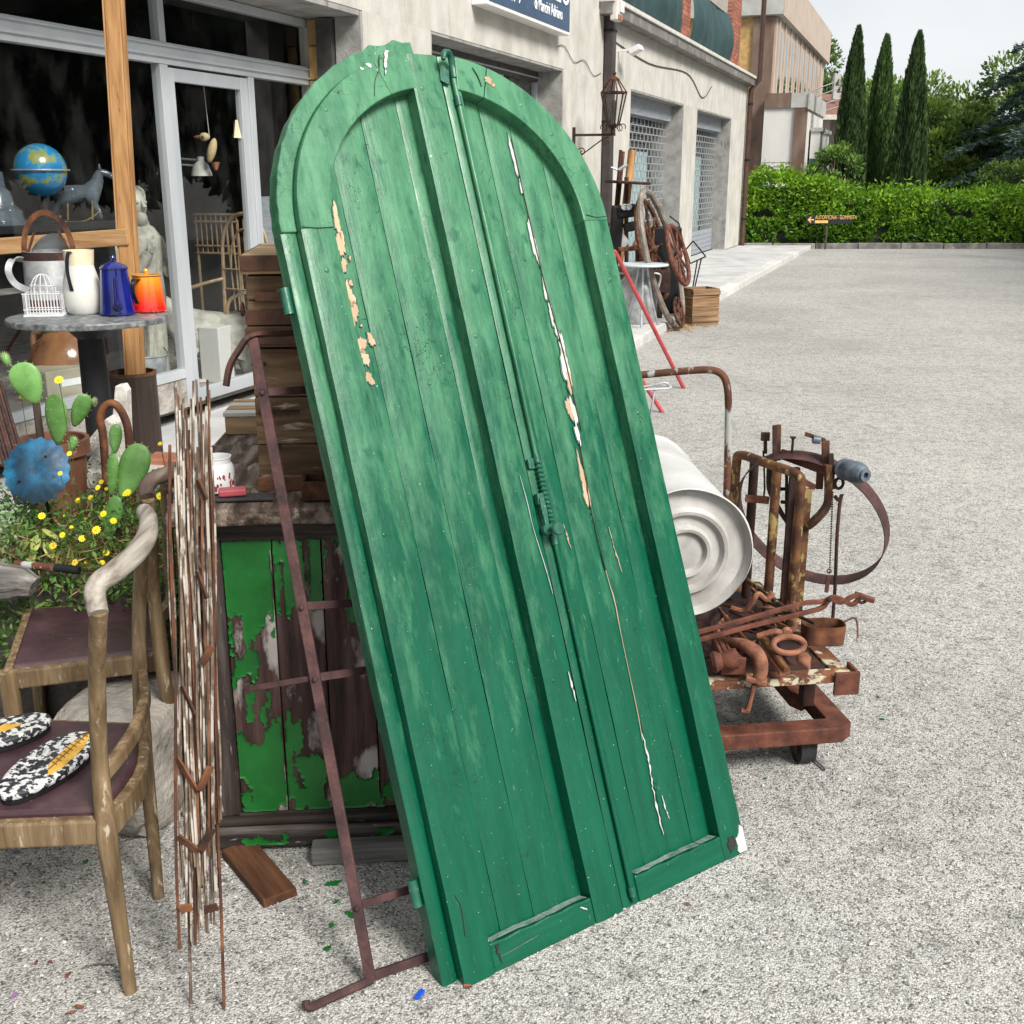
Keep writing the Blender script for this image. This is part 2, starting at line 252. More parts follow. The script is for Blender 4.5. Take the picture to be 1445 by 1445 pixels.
MT['bulb_lead'] = mottle('blue_grey_lead_weight', ((.04, .055, .075), (.09, .115, .145), (.17, .20, .23)), 24, rough=(.4, .6), metal=.3, bmp=.4)
MT['tin_lid'] = mottle('pale_zinc_tabletop', ((.44, .50, .54), (.56, .62, .66)), 6, rough=(.35, .5), bmp=.1)
MT['travertine'] = mottle('brown_stone_panel', ((.10, .062, .045), (.155, .10, .075), (.21, .145, .115)), 3, (1, 1, .4), bmp=.2)
MT['pink_render'] = mottle('salmon_render', ((.36, .285, .225), (.44, .355, .29)), 2, bmp=.3)
MT['white_render'] = mottle('white_panel_render', ((.56, .55, .53), (.66, .65, .63)), 2, (1, 1, .3), bmp=.2)
MT['grey_fascia'] = mottle('grey_concrete_fascia', ((.33, .33, .31), (.46, .46, .44)), 3, bmp=.3)
MT['dark_glass'] = mottle('dark_window_glass', ((.015, .022, .024), (.03, .042, .044)), 3, rough=(.04, .08), bmp=0, spec=.6)
MT['green_glass'] = mottle('green_tinted_glass', ((.03, .075, .065), (.06, .13, .11)), 3, rough=(.05, .1), bmp=0, spec=.6)
MT['roof_tile'] = mottle('brown_roof', ((.14, .06, .04), (.24, .11, .075)), 5, bmp=.3)
MT['speckle_board'] = mottle('black_white_mottled_paint', ((.012, .013, .018), (.03, .032, .04)), 12, rough=(.35, .5), bmp=.4, bscale=50, layers=(((.55, .56, .55), 62, .49, .03, (1.0, 1.0, 1.0)), ((.014, .015, .02), 14, .60, .03, A1)))
MT['ochre'] = mottle('ochre_feather_paint', ((.42, .22, .03), (.66, .42, .07)), 26, bmp=.4)
MT['black_rubber'] = mottle('black_rubber', ((.010, .010, .011), (.022, .022, .024)), 20, rough=(.6, .8), bmp=.2)
MT['bark'] = mottle('bark', ((.03, .022, .016), (.08, .06, .045)), 9, (2, 2, .5), bmp=.8)
MT['branch_dark'] = mottle('dense_twigs_and_leaves', ((.010, .016, .006), (.022, .036, .012)), 14, bmp=1, bscale=30, bdist=.05)
MT['kerb_dark'] = MT['cornice']
MT['flake_rim'] = mottle('dark_flaked_edge', ((.010, .070, .045), (.03, .11, .075)), 40)
MT['pipe_brown'] = wood('dark_worn_chair_rail', ((.05, .032, .025), (.10, .07, .055), (.20, .16, .13)), 1, 6)
MT['feather_line'] = mottle('dark_ochre_line', ((.16, .07, .01), (.24, .11, .02)), 30, bmp=0)
MT['galv_pale'] = MT['coping']
MT['gold'] = mottle('dull_gilt', ((.26, .17, .05), (.42, .30, .10)), 30, rough=(.3, .45), metal=.6, bmp=.3)

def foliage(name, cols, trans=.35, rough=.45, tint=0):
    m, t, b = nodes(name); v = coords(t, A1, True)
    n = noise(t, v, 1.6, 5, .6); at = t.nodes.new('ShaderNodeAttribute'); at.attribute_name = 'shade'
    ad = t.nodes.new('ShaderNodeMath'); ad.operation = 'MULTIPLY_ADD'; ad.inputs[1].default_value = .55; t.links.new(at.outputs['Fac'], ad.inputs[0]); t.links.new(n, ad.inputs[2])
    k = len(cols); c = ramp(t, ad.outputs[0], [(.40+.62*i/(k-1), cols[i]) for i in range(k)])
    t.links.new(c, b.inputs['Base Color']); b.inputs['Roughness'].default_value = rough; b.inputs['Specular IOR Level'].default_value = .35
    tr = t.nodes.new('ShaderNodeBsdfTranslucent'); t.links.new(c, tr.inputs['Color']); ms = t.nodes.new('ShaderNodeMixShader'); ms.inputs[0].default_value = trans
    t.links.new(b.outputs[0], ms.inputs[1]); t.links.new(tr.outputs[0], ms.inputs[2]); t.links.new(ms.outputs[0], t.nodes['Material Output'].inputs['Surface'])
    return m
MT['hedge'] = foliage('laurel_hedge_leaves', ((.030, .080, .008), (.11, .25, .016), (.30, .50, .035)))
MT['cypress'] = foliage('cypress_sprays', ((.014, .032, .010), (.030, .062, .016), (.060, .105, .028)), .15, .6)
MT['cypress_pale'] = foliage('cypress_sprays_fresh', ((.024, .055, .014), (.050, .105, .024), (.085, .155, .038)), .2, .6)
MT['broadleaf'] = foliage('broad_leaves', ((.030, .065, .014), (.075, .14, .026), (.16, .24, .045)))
MT['broadleaf_light'] = foliage('light_broad_leaves', ((.06, .12, .025), (.12, .22, .04), (.20, .32, .07)))
MT['cedar'] = foliage('cedar_needles', ((.012, .034, .028), (.026, .060, .048), (.050, .095, .072)), .12, .6)
MT['herb'] = foliage('herb_leaves', ((.03, .085, .015), (.07, .17, .03), (.15, .28, .06)))
MT['sedum'] = foliage('sedum_leaves', ((.09, .17, .08), (.17, .27, .13), (.28, .38, .20)), .15)
MT['succulent_yellow'] = foliage('yellow_succulent_leaves', ((.30, .33, .08), (.46, .46, .14), (.58, .55, .22)), .2)
MT['straw'] = foliage('dry_grass_blades', ((.15, .085, .03), (.30, .19, .08), (.46, .33, .16)), .2, .7)
MT['petal'] = mottle('yellow_petal', ((.72, .56, .006), (.82, .66, .012)), 20, bmp=0)
MT['stem'] = mottle('thin_stem', ((.04, .06, .02), (.09, .10, .04)), 20, bmp=0)

def glass(name, tint=(.94, .955, .955), dirt=.02):
    m, t, b = nodes(name); t.nodes.remove(b)
    tr = t.nodes.new('ShaderNodeBsdfTransparent'); tr.inputs[0].default_value = rgba(tint)
    gl = t.nodes.new('ShaderNodeBsdfGlossy'); gl.inputs['Roughness'].default_value = .012; gl.inputs['Color'].default_value = (1, 1, 1, 1)
    df = t.nodes.new('ShaderNodeBsdfDiffuse'); df.inputs['Color'].default_value = (.5, .5, .48, 1)
    fr = t.nodes.new('ShaderNodeFresnel'); fr.inputs['IOR'].default_value = 1.45
    ge = t.nodes.new('ShaderNodeNewGeometry'); iv = t.nodes.new('ShaderNodeMath'); iv.operation = 'SUBTRACT'; iv.inputs[0].default_value = 1; t.links.new(ge.outputs['Backfacing'], iv.inputs[1])
    fm = t.nodes.new('ShaderNodeMath'); fm.operation = 'MULTIPLY'; t.links.new(fr.outputs[0], fm.inputs[0]); t.links.new(iv.outputs[0], fm.inputs[1])   # the second face must not turn into a mirror
    bn = t.nodes.new('ShaderNodeBump'); bn.inputs['Strength'].default_value = .008; bn.inputs['Distance'].default_value = .02
    t.links.new(noise(t, coords(t, A1, True), 2.2, 2), bn.inputs['Height']); t.links.new(bn.outputs[0], gl.inputs['Normal'])
    a = t.nodes.new('ShaderNodeMixShader'); t.links.new(fm.outputs[0], a.inputs[0]); t.links.new(tr.outputs[0], a.inputs[1]); t.links.new(gl.outputs[0], a.inputs[2])
    dn = ramp(t, noise(t, coords(t, (1, 1, .5), True), 5, 6, .65), [(.45, (0, 0, 0)), (.8, (dirt,)*3)])
    c = t.nodes.new('ShaderNodeMixShader'); t.links.new(dn, c.inputs[0]); t.links.new(a.outputs[0], c.inputs[1]); t.links.new(df.outputs[0], c.inputs[2])
    t.links.new(c.outputs[0], t.nodes['Material Output'].inputs['Surface']); return m
MT['glass'] = glass('shop_window_glass'); MT['lamp_glass'] = glass('lantern_glass', (.9, .9, .88), .15)
def globe_mat():
    m, t, b = nodes('globe_print'); v = coords(t, A1, False)
    n = noise(t, v, 9, 6, .6); c = ramp(t, n, [(.50, (.02, .20, .42)), (.53, (.03, .26, .50)), (.555, (.20, .26, .07)), (.66, (.32, .30, .12))])
    t.links.new(c, b.inputs['Base Color']); b.inputs['Roughness'].default_value = .2; b.inputs['Coat Weight'].default_value = .4; return m
MT['globe'] = globe_mat()
def ground_mat():
    m, t, b = nodes('pale_worn_asphalt'); v = coords(t, A1, False)
    def vor(scale, dist=.0):
        n = t.nodes.new('ShaderNodeTexVoronoi'); n.inputs['Scale'].default_value = scale; n.inputs['Randomness'].default_value = 1
        t.links.new(v, n.inputs['Vector']); return n
    v1 = vor(215); v2 = vor(70)
    s1 = t.nodes.new('ShaderNodeSeparateColor'); t.links.new(v1.outputs['Color'], s1.inputs[0])
    s2 = t.nodes.new('ShaderNodeSeparateColor'); t.links.new(v2.outputs['Color'], s2.inputs[0])
    c = ramp(t, s1.outputs[0], [(.0, (.10, .098, .094)), (.10, (.24, .236, .225)), (.32, (.42, .413, .395)), (.85, (.51, .502, .48)), (1, (.62, .61, .585))])
    c2 = ramp(t, s2.outputs[1], [(.0, (.55, .545, .53)), (.22, (.95, .95, .94)), (1, (1.0, 1.0, 1.0))]); c = mix(t, .8, c, c2, 'MULTIPLY')
    gp = ramp(t, v1.outputs['Distance'], [(.45, (1, 1, 1)), (.85, (.46, .455, .44))]); c = mix(t, .85, c, gp, 'MULTIPLY')
    # mid scale pitting and broad worn / dusty patches, faint tyre-swept streaks
    mid = ramp(t, noise(t, v, 11, 6, .62), [(.30, (.68, .68, .67)), (.48, (1, 1, 1)), (.72, (1.08, 1.08, 1.06))]); c = mix(t, .9, c, mid, 'MULTIPLY')
    big = ramp(t, noise(t, v, .55, 5, .6, .4), [(.30, (.82, .82, .815)), (.52, (1, 1, 1)), (.72, (1.10, 1.095, 1.08))]); c = mix(t, 1, c, big, 'MULTIPLY')
    wv = coords(t, (.22, 1.8, 1), False); stn = ramp(t, noise(t, wv, 1.2, 5, .6), [(.34, (.80, .80, .80)), (.5, (1, 1, 1)), (.7, (1.06, 1.06, 1.06))]); c = mix(t, .25, c, stn, 'MULTIPLY')
    oil = ramp(t, noise(t, v, 1.3, 3, .5), [(.66, (1, 1, 1)), (.78, (.66, .655, .64))]); c = mix(t, 1, c, oil, 'MULTIPLY')
    t.links.new(c, b.inputs['Base Color']); b.inputs['Roughness'].default_value = .93; b.inputs['Specular IOR Level'].default_value = .2
    inv = t.nodes.new('ShaderNodeMath'); inv.operation = 'SUBTRACT'; inv.inputs[0].default_value = 1; t.links.new(v1.outputs['Distance'], inv.inputs[1])
    p = bump(t, b, inv.outputs[0], .6, .005); bump(t, b, noise(t, v, 26, 4), .3, .006, p)
    return m
MT['ground'] = ground_mat()

# ------------------------------------------------------------------ mesh helpers
ROOT = {}
def fin(o, mat, parent, smooth, bevel, label, kind):
    col.objects.link(o)
    if mat is not None: o.data.materials.append(MT[mat] if isinstance(mat, str) else mat)
    if smooth:
        o.data.polygons.foreach_set('use_smooth', [True]*len(o.data.polygons)); o.data.set_sharp_from_angle(angle=R(38))
    if bevel:
        md = o.modifiers.new('bevel', 'BEVEL'); md.width = bevel; md.segments = 2; md.limit_method = 'ANGLE'; md.angle_limit = R(40)
    if parent is not None: o.parent = parent; ROOT[o.name] = ROOT.get(parent.name, Matrix.Identity(4))
    if label: o['label'] = label
    if kind: o['kind'] = kind
    return o
class MB:
    def __init__(s): s.v = []; s.f = []
    def add(s, vs, fs):
        n = len(s.v); s.v += [tuple(p) for p in vs]; s.f += [tuple(i+n for i in f) for f in fs]; return s
    def box(s, c, d, rot=None, wob=0):
        c = Vector(c); h = Vector(d)/2; vs = []
        for z in (-1, 1):
            for x, y in ((-1, -1), (1, -1), (1, 1), (-1, 1)):
                p = Vector((x*h.x, y*h.y, z*h.z))
                if rot is not None: p = rot @ p
                if wob: p += Vector([random.uniform(-wob, wob) for _ in range(3)])
                vs.append(c+p)
        return s.add(vs, [(3, 2, 1, 0), (4, 5, 6, 7), (0, 1, 5, 4), (1, 2, 6, 5), (2, 3, 7, 6), (3, 0, 4, 7)])
    def b2(s, x0, x1, y0, y1, z0, z1): return s.box(((x0+x1)/2, (y0+y1)/2, (z0+z1)/2), (abs(x1-x0), abs(y1-y0), abs(z1-z0)))
    def bar(s, p, q, w, h, up=(0, 0, 1)):
        p, q = Vector(p), Vector(q); t = (q-p).normalized(); up = Vector(up); x = t.cross(up)
        if x.length < 1e-4: x = t.cross(Vector((1, 0, 0)))
        x.normalize(); y = x.cross(t)
        rot = Matrix((x, t, y)).transposed(); return s.box((p+q)/2, (w, (q-p).length, h), rot)
    def strip(s, pts, w, h, up=(0, 0, 1), closed=False):        # flat bar along a path; w across, h along 'up'
        return s.tube(pts, 1, 4, closed, sec=[(-w/2, -h/2), (w/2, -h/2), (w/2, h/2), (-w/2, h/2)], up=up)
    def tube(s, pts, r, seg=8, closed=False, caps=True, sec=None, up=None, ry=None):
        P = [Vector(p) for p in pts]; n = len(P); rr = r if isinstance(r, (list, tuple)) else [r]*n
        T = []
        for i in range(n):
            a = P[(i-1) % n] if (closed or i > 0) else P[i]; b = P[(i+1) % n] if (closed or i < n-1) else P[i]
            T.append((b-a).normalized())
        x = T[0].cross(Vector((0, 0, 1)) if up is None else Vector(up))
        if x.length < 1e-3: x = T[0].cross(Vector((1, 0, 0)))
        x.normalize(); vs = []
        if sec is None: sec = [(math.cos(2*math.pi*k/seg), math.sin(2*math.pi*k/seg)*(1 if ry is None else ry)) for k in range(seg)]
        m = len(sec)
        for i in range(n):
            if up is not None:
                x = T[i].cross(Vector(up))
                if x.length < 1e-3: x = T[i].cross(Vector((1, 0, 0)))
            else: x = x - T[i]*x.dot(T[i])
            x.normalize(); y = x.cross(T[i])
            for (a, b) in sec: vs.append(P[i]+x*(a*rr[i])+y*(b*rr[i]))
        fs = []
        for i in range(n if closed else n-1):
            j = (i+1) % n
            for k in range(m): fs.append((i*m+k, i*m+(k+1) % m, j*m+(k+1) % m, j*m+k))
        if caps and not closed: fs.append(tuple(range(m))[::-1]); fs.append(tuple((n-1)*m+k for k in range(m)))
        return s.add(vs, fs)
    def lathe(s, prof, c=(0, 0, 0), seg=28, rot=None, sx=1, sy=1, rip=None, cap=True):
        c = Vector(c); vs = []; fs = []; n = len(prof)
        for i, (r, z) in enumerate(prof):
            for k in range(seg):
                a = 2*math.pi*k/seg; q = r*(rip(a, i) if rip else 1)
                p = Vector((q*math.cos(a)*sx, q*math.sin(a)*sy, z))
                if rot is not None: p = rot @ p
                vs.append(c+p)
        for i in range(n-1):
            for k in range(seg): fs.append((i*seg+k, i*seg+(k+1) % seg, (i+1)*seg+(k+1) % seg, (i+1)*seg+k))
        if cap and prof[0][0] > 1e-5: fs.append(tuple(range(seg))[::-1])
        if cap and prof[-1][0] > 1e-5: fs.append(tuple((n-1)*seg+k for k in range(seg)))
        return s.add(vs, fs)
    def prism(s, poly, z0, z1, fr=None):                        # polygon (x,y) ccw, extruded in z
        fr = fr or (lambda x, y, z: (x, y, z)); n = len(poly)
        vs = [fr(x, y, z0) for x, y in poly]+[fr(x, y, z1) for x, y in poly]
        fs = [tuple(range(n))[::-1], tuple(range(n, 2*n))]+[(i, (i+1) % n, n+(i+1) % n, n+i) for i in range(n)]
        return s.add(vs, fs)
    def band(s, A, B, z0, z1):                                  # strip between two polylines, extruded (for arches)
        n = len(A); vs = [(x, y, z) for z in (z0, z1) for P in (A, B) for x, y in P]
        a0, b0, a1, b1 = 0, n, 2*n, 3*n; fs = []
        for i in range(n-1):
            fs += [(a1+i, a1+i+1, b1+i+1, b1+i), (a0+i+1, a0+i, b0+i, b0+i+1), (a0+i, a0+i+1, a1+i+1, a1+i), (b0+i+1, b0+i, b1+i, b1+i+1)]
        fs += [(a0, a1, b1, b0), (a0+n-1, b0+n-1, b1+n-1, a1+n-1)]
        return s.add(vs, fs)
    def ball(s, c, r, seg=14, rings=9, sc=(1, 1, 1), rot=None):
        prof = [(math.sin(math.pi*i/rings)*r, -math.cos(math.pi*i/rings)*r) for i in range(rings+1)]
        n0 = len(s.v); s.lathe(prof, (0, 0, 0), seg); M = rot or Matrix.Identity(3)
        for i in range(n0, len(s.v)):
            p = Vector(s.v[i]); s.v[i] = tuple(Vector(c)+M @ Vector((p.x*sc[0], p.y*sc[1], p.z*sc[2])))
        return s
    def build(s, name, mat, parent=None, smooth=False, bevel=0, label=None, kind=None, world=False, fix=True, weld=False):
        vs = s.v
        if world and parent is not None:
            inv = ROOT.get(parent.name, Matrix.Identity(4)).inverted(); vs = [tuple(inv @ Vector(p)) for p in vs]
        me = bpy.data.meshes.new(name); me.from_pydata(vs, [], s.f)
        if fix or weld:
            bm = bmesh.new(); bm.from_mesh(me)
            if weld: bmesh.ops.remove_doubles(bm, verts=bm.verts, dist=1e-5)
            bmesh.ops.recalc_face_normals(bm, faces=bm.faces); bm.to_mesh(me); bm.free()
        return fin(bpy.data.objects.new(name, me), mat, parent, smooth, bevel, label, kind)
def thing(name, label, cat, loc=(0, 0, 0), rotz=0.0, group=None, mat3=None):
    o = bpy.data.objects.new(name, None); col.objects.link(o); o.empty_display_size = .1
    M = Matrix.Translation(Vector(loc)) @ (mat3.to_4x4() if mat3 is not None else Matrix.Rotation(rotz, 4, 'Z'))
    o.location = loc; o.rotation_euler = M.to_euler(); ROOT[o.name] = M
    o['label'] = label; o['category'] = cat
    if group: o['group'] = group
    return o
def tag(o, label, cat, group=None):
    o['label'] = label; o['category'] = cat
    if group: o['group'] = group
    return o
def rebase(o, loc):                        # put a single mesh thing's origin at its base
    loc = Vector(loc); o.data.transform(Matrix.Translation(-loc)); o.location = loc; return o
def smoothpath(pts, n=6, closed=False):    # Catmull-Rom
    P = [Vector(p) for p in pts]; out = []; m = len(P)
    for i in range(m if closed else m-1):
        p0 = P[(i-1) % m] if closed or i > 0 else P[i]; p1 = P[i]; p2 = P[(i+1) % m]; p3 = P[(i+2) % m] if closed or i < m-2 else p2
        for k in range(n):
            t = k/n; out.append(.5*((2*p1)+(p2-p0)*t+(2*p0-5*p1+4*p2-p3)*t*t+(3*p1-p0-3*p2+p3)*t**3))
    if not closed: out.append(P[-1])
    return out
def struct(o): o['kind'] = 'structure'; return o
def leafcloud(name, P, N, size, mat, parent=None, ratio=.5, up=None, shade=None, kind=None, fold=.25):
    """P (n,3) centres, N (n,3) leaf axis direction; diamond leaves of two folded triangles"""
    n = len(P); N = N/np.linalg.norm(N, axis=1, keepdims=True)
    r = rng.normal(size=(n, 3)); S = np.cross(N, r); S /= np.linalg.norm(S, axis=1, keepdims=True); U = np.cross(S, N)
    sz = (size*rng.uniform(.65, 1.35, n))[:, None]
    a = P-N*sz*.5; b = P+N*sz*.5; m = P+U*sz*fold*ratio
    l = m+S*sz*ratio*.5-U*sz*fold*ratio*1.6; q = m-S*sz*ratio*.5-U*sz*fold*ratio*1.6
    V = np.stack([a, l, b, q], 1).reshape(-1, 3)
    F = np.array([[0, 1, 2], [0, 2, 3]])[None]+np.arange(n)[:, None, None]*4
    if parent is not None:
        M = np.array(ROOT[parent.name].inverted()); V = V @ M[:3, :3].T+M[:3, 3]
    me = bpy.data.meshes.new(name); me.vertices.add(len(V)); me.vertices.foreach_set('co', V.astype(np.float32).ravel())
    F = F.reshape(-1, 3); me.loops.add(len(F)*3); me.polygons.add(len(F))
    me.loops.foreach_set('vertex_index', F.astype(np.int32).ravel()); me.polygons.foreach_set('loop_start', np.arange(0, len(F)*3, 3, dtype=np.int32)); me.polygons.foreach_set('loop_total', np.full(len(F), 3, dtype=np.int32))
    me.update(calc_edges=True)
    at = me.attributes.new('shade', 'FLOAT', 'POINT'); at.data.foreach_set('value', np.repeat(rng.uniform(0, 1, n) if shade is None else shade, 4).astype(np.float32))
    return fin(bpy.data.objects.new(name, me), mat, parent, False, 0, None, kind)
def text_mesh(body, size, extrude=.002):
    cu = bpy.data.curves.new('t', 'FONT'); cu.body = body; cu.size = size; cu.extrude = extrude; cu.resolution_u = 3
    o = bpy.data.objects.new('t', cu); col.objects.link(o); bpy.context.view_layer.update()
    me = bpy.data.meshes.new_from_object(o.evaluated_get(bpy.context.evaluated_depsgraph_get()))
    bpy.data.objects.remove(o); bpy.data.curves.remove(cu); return me

# ================================================================== GROUND
mb = MB(); n = 1
mb.add([(-300, -300, 0), (300, -300, 0), (300, 300, 0), (-300, 300, 0)], [(0, 1, 2, 3)])
struct(mb.build('ground', 'ground', fix=False))
# raised pavement along the shops, built in slabs, with a whitewashed kerb
pv = thing('pavement', 'x', 'x', CORN, FROT); del pv['label'], pv['category']; struct(pv)
a = -36.0; k = 0
kerb_me = slab_me = None
while a < -2.0:
    ln = min(2.0, -1.9-a)
    MB().b2(a+.004, a+ln-.004, -1.40, .25, -.12, .1).build('slab', 'pavement', pv, bevel=.006)
    a += ln
a = -36.0
while a < -2.0:
    ln = min(1.0, -1.9-a)
    MB().b2(a+.003, a+ln-.003, -1.585, -1.404, -.12, .1+random.uniform(-.004, .004)).build('kerb_stone', 'kerb', pv, bevel=.012)
    a += ln
MB().b2(-1.895, .6, -1.585, .25, -.12, .085).build('slab', 'pavement', pv, bevel=.01)
# loose stones on the asphalt, thickest near the clutter
def pebbles():
    n = 16000; y = 1.35+np.abs(rng.normal(0, 1.6, n)); x = rng.uniform(-.62, .62, n)*(y+.6); s = rng.gamma(4, .00052, n)+.0011
    base = np.array([(1, 0, 0), (0, 1, 0), (-1, 0, 0), (0, -1, 0), (0, 0, .8), (0, 0, -.8)], float); fc = np.array([(0, 1, 4), (1, 2, 4), (2, 3, 4), (3, 0, 4), (1, 0, 5), (2, 1, 5), (3, 2, 5), (0, 3, 5)])
    V = base[None]*rng.uniform(.6, 1.4, (n, 6, 1)); a = rng.uniform(0, 6.28, n); c, sn = np.cos(a)[:, None], np.sin(a)[:, None]
    V = np.stack([V[..., 0]*c-V[..., 1]*sn, V[..., 0]*sn+V[..., 1]*c, V[..., 2]], -1)*s[:, None, None]
    V[..., 0] += x[:, None]; V[..., 1] += y[:, None]; V[..., 2] += (s*.35)[:, None]
    F = (fc[None]+np.arange(n)[:, None, None]*6).reshape(-1, 3)
    me = bpy.data.meshes.new('loose_gravel'); me.from_pydata(V.reshape(-1, 3).tolist(), [], F.tolist())
    o = fin(bpy.data.objects.new('loose_gravel', me), 'pebble', None, False, 0, None, 'stuff'); tag(o, 'fine pale gravel scattered over the asphalt', 'gravel')
pebbles()

# ================================================================== SHOP BUILDING (local x along facade, y into building)
sb = thing('shop_building', 'cream plastered shop row with large openings under a terrace with brick piers', 'building', CORN, FROT)
def BB(x0, x1, y0, y1, z0, z1, name, mat, parent=sb, bevel=0, label=None): return MB().b2(x0, x1, y0, y1, z0, z1).build(name, mat, parent, bevel=bevel, label=label)
OPEN = [(-30, -18.75), (-17.5, -13.75), (-10.6, -6.9), (-5.72, -2.0)]
edges = [-30]+[e for o in OPEN for e in o][1:]+[0]
for i in range(1, len(edges)-1, 2): BB(edges[i], edges[i+1], 0, .55, .1, 2.8, 'wall', 'plaster')
BB(-30, -12.32, 0, .55, 2.8, 7.5, 'wall', 'plaster'); BB(-12.32, 0, 0, .55, 2.8, 3.62, 'wall', 'plaster')
BB(-.3, 0, .55, 9, .1, 3.62, 'wall', 'plaster')
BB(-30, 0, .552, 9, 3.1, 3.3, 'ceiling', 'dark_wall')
for (x0, x1) in OPEN[1:]:
    BB(x0+.002, x0+.03, .004, .54, .1, 2.797, 'reveal', 'reveal'); BB(x1-.03, x1-.002, .004, .54, .1, 2.797, 'reveal', 'reveal'); BB(x0+.031, x1-.031, .004, .54, 2.775, 2.797, 'lintel', 'reveal')
BB(-18.78, -18.752, .004, .22, .1, 2.797, 'reveal', 'reveal'); BB(-30, -18.79, .004, .54, 2.76, 2.797, 'lintel', 'reveal')
BB(-18.83, -18.752, .23, .36, .1, 2.75, 'roller_guide', 'alu_dark')
z = .12; k = 0
while z < 2.72:
    BB(-18.79, -18.752, .365, .455, z, min(z+.235, 2.75), 'yellow_brick', 'yellow_brick', bevel=.004); z += .245
# --- shop window and door of aluminium, glass 0.5 m back
GY = .5
def AL(x0, x1, z0, z1, y0=GY-.03, y1=GY+.04, name='frame_bar', m='alu'): return BB(x0, x1, y0, y1, z0, z1, name, m, bevel=.003)
AL(-29, -18.70, 2.285, 2.415, GY-.035, GY+.045, 'transom')
BB(-29, -18.70, GY-.050, GY-.036, 2.325, 2.34, 'transom_bead', 'alu'); BB(-29, -18.70, GY-.050, GY-.036, 2.39, 2.40, 'transom_bead', 'alu')
AL(-29, -18.70, 2.70, 2.755, name='head_bar')
for x in (-23.4, -20.56): AL(x-.03, x+.03, 2.416, 2.699, name='mullion')
AL(-18.72, -18.66, .1, 2.755, name='mullion')
for x, wd in ((-23.4, .035), (-20.575, .04), (-19.585, .035)): AL(x-wd, x+wd, .1, 2.284, name='mullion')
for x0, x1 in ((-20.533, -20.463), (-19.712, -19.622)): AL(x0, x1, .11, 2.27, GY-.02, GY+.03, 'door_stile')
AL(-20.461, -19.714, 2.19, 2.27, GY-.02, GY+.03, 'door_rail'); AL(-20.461, -19.714, .11, .20, GY-.02, GY+.03, 'door_rail')
for x0, x1, zz in ((-29, -20.616, .36), (-19.548, -18.722, .18)): AL(x0, x1, zz-.06, zz, name='sill_bar')
BB(-29, -20.616, GY-.02, GY+.05, .1, .298, 'plinth', 'stone'); BB(-19.548, -18.722, GY-.02, GY+.05, .1, .118, 'plinth', 'stone')
for (x0, x1, z0, z1) in ((-29, -23.44, .37, 2.28), (-23.36, -20.62, .37, 2.28), (-20.462, -19.713, .2, 2.19), (-19.55, -18.72, .18, 2.28), (-29, -23.43, 2.415, 2.70), (-23.37, -20.59, 2.415, 2.70), (-20.53, -18.72, 2.415, 2.70)):
    BB(x0, x1, GY+.004, GY+.010, z0, z1, 'pane', 'glass')
# dark room behind the glass
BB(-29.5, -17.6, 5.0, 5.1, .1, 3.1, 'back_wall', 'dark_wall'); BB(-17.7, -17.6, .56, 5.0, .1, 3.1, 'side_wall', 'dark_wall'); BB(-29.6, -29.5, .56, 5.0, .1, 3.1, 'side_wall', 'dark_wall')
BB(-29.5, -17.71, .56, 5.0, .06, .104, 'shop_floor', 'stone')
# --- window two: bronze frame, glass, dark room
BB(-17.47, -13.78, .30, .36, 2.66, 2.77, 'window_head', 'alu_dark'); BB(-17.47, -13.78, .285, .299, 2.70, 2.715, 'window_bead', 'alu')
for x in (-17.44, -16.2, -14.95, -13.81): BB(x-.025, x+.025, .30, .36, .9, 2.659, 'mullion', 'alu')
BB(-17.4, -13.85, .33, .336, .9, 2.66, 'pane', 'glass'); BB(-17.47, -13.78, .0, .54, .1, .9, 'wall', 'plaster')
BB(-17.5, -13.75, 3, 3.1, .1, 3.1, 'back_wall', 'dark_wall'); BB(-13.74, -13.6, .56, 3, .1, 3.1, 'side_wall', 'dark_wall')
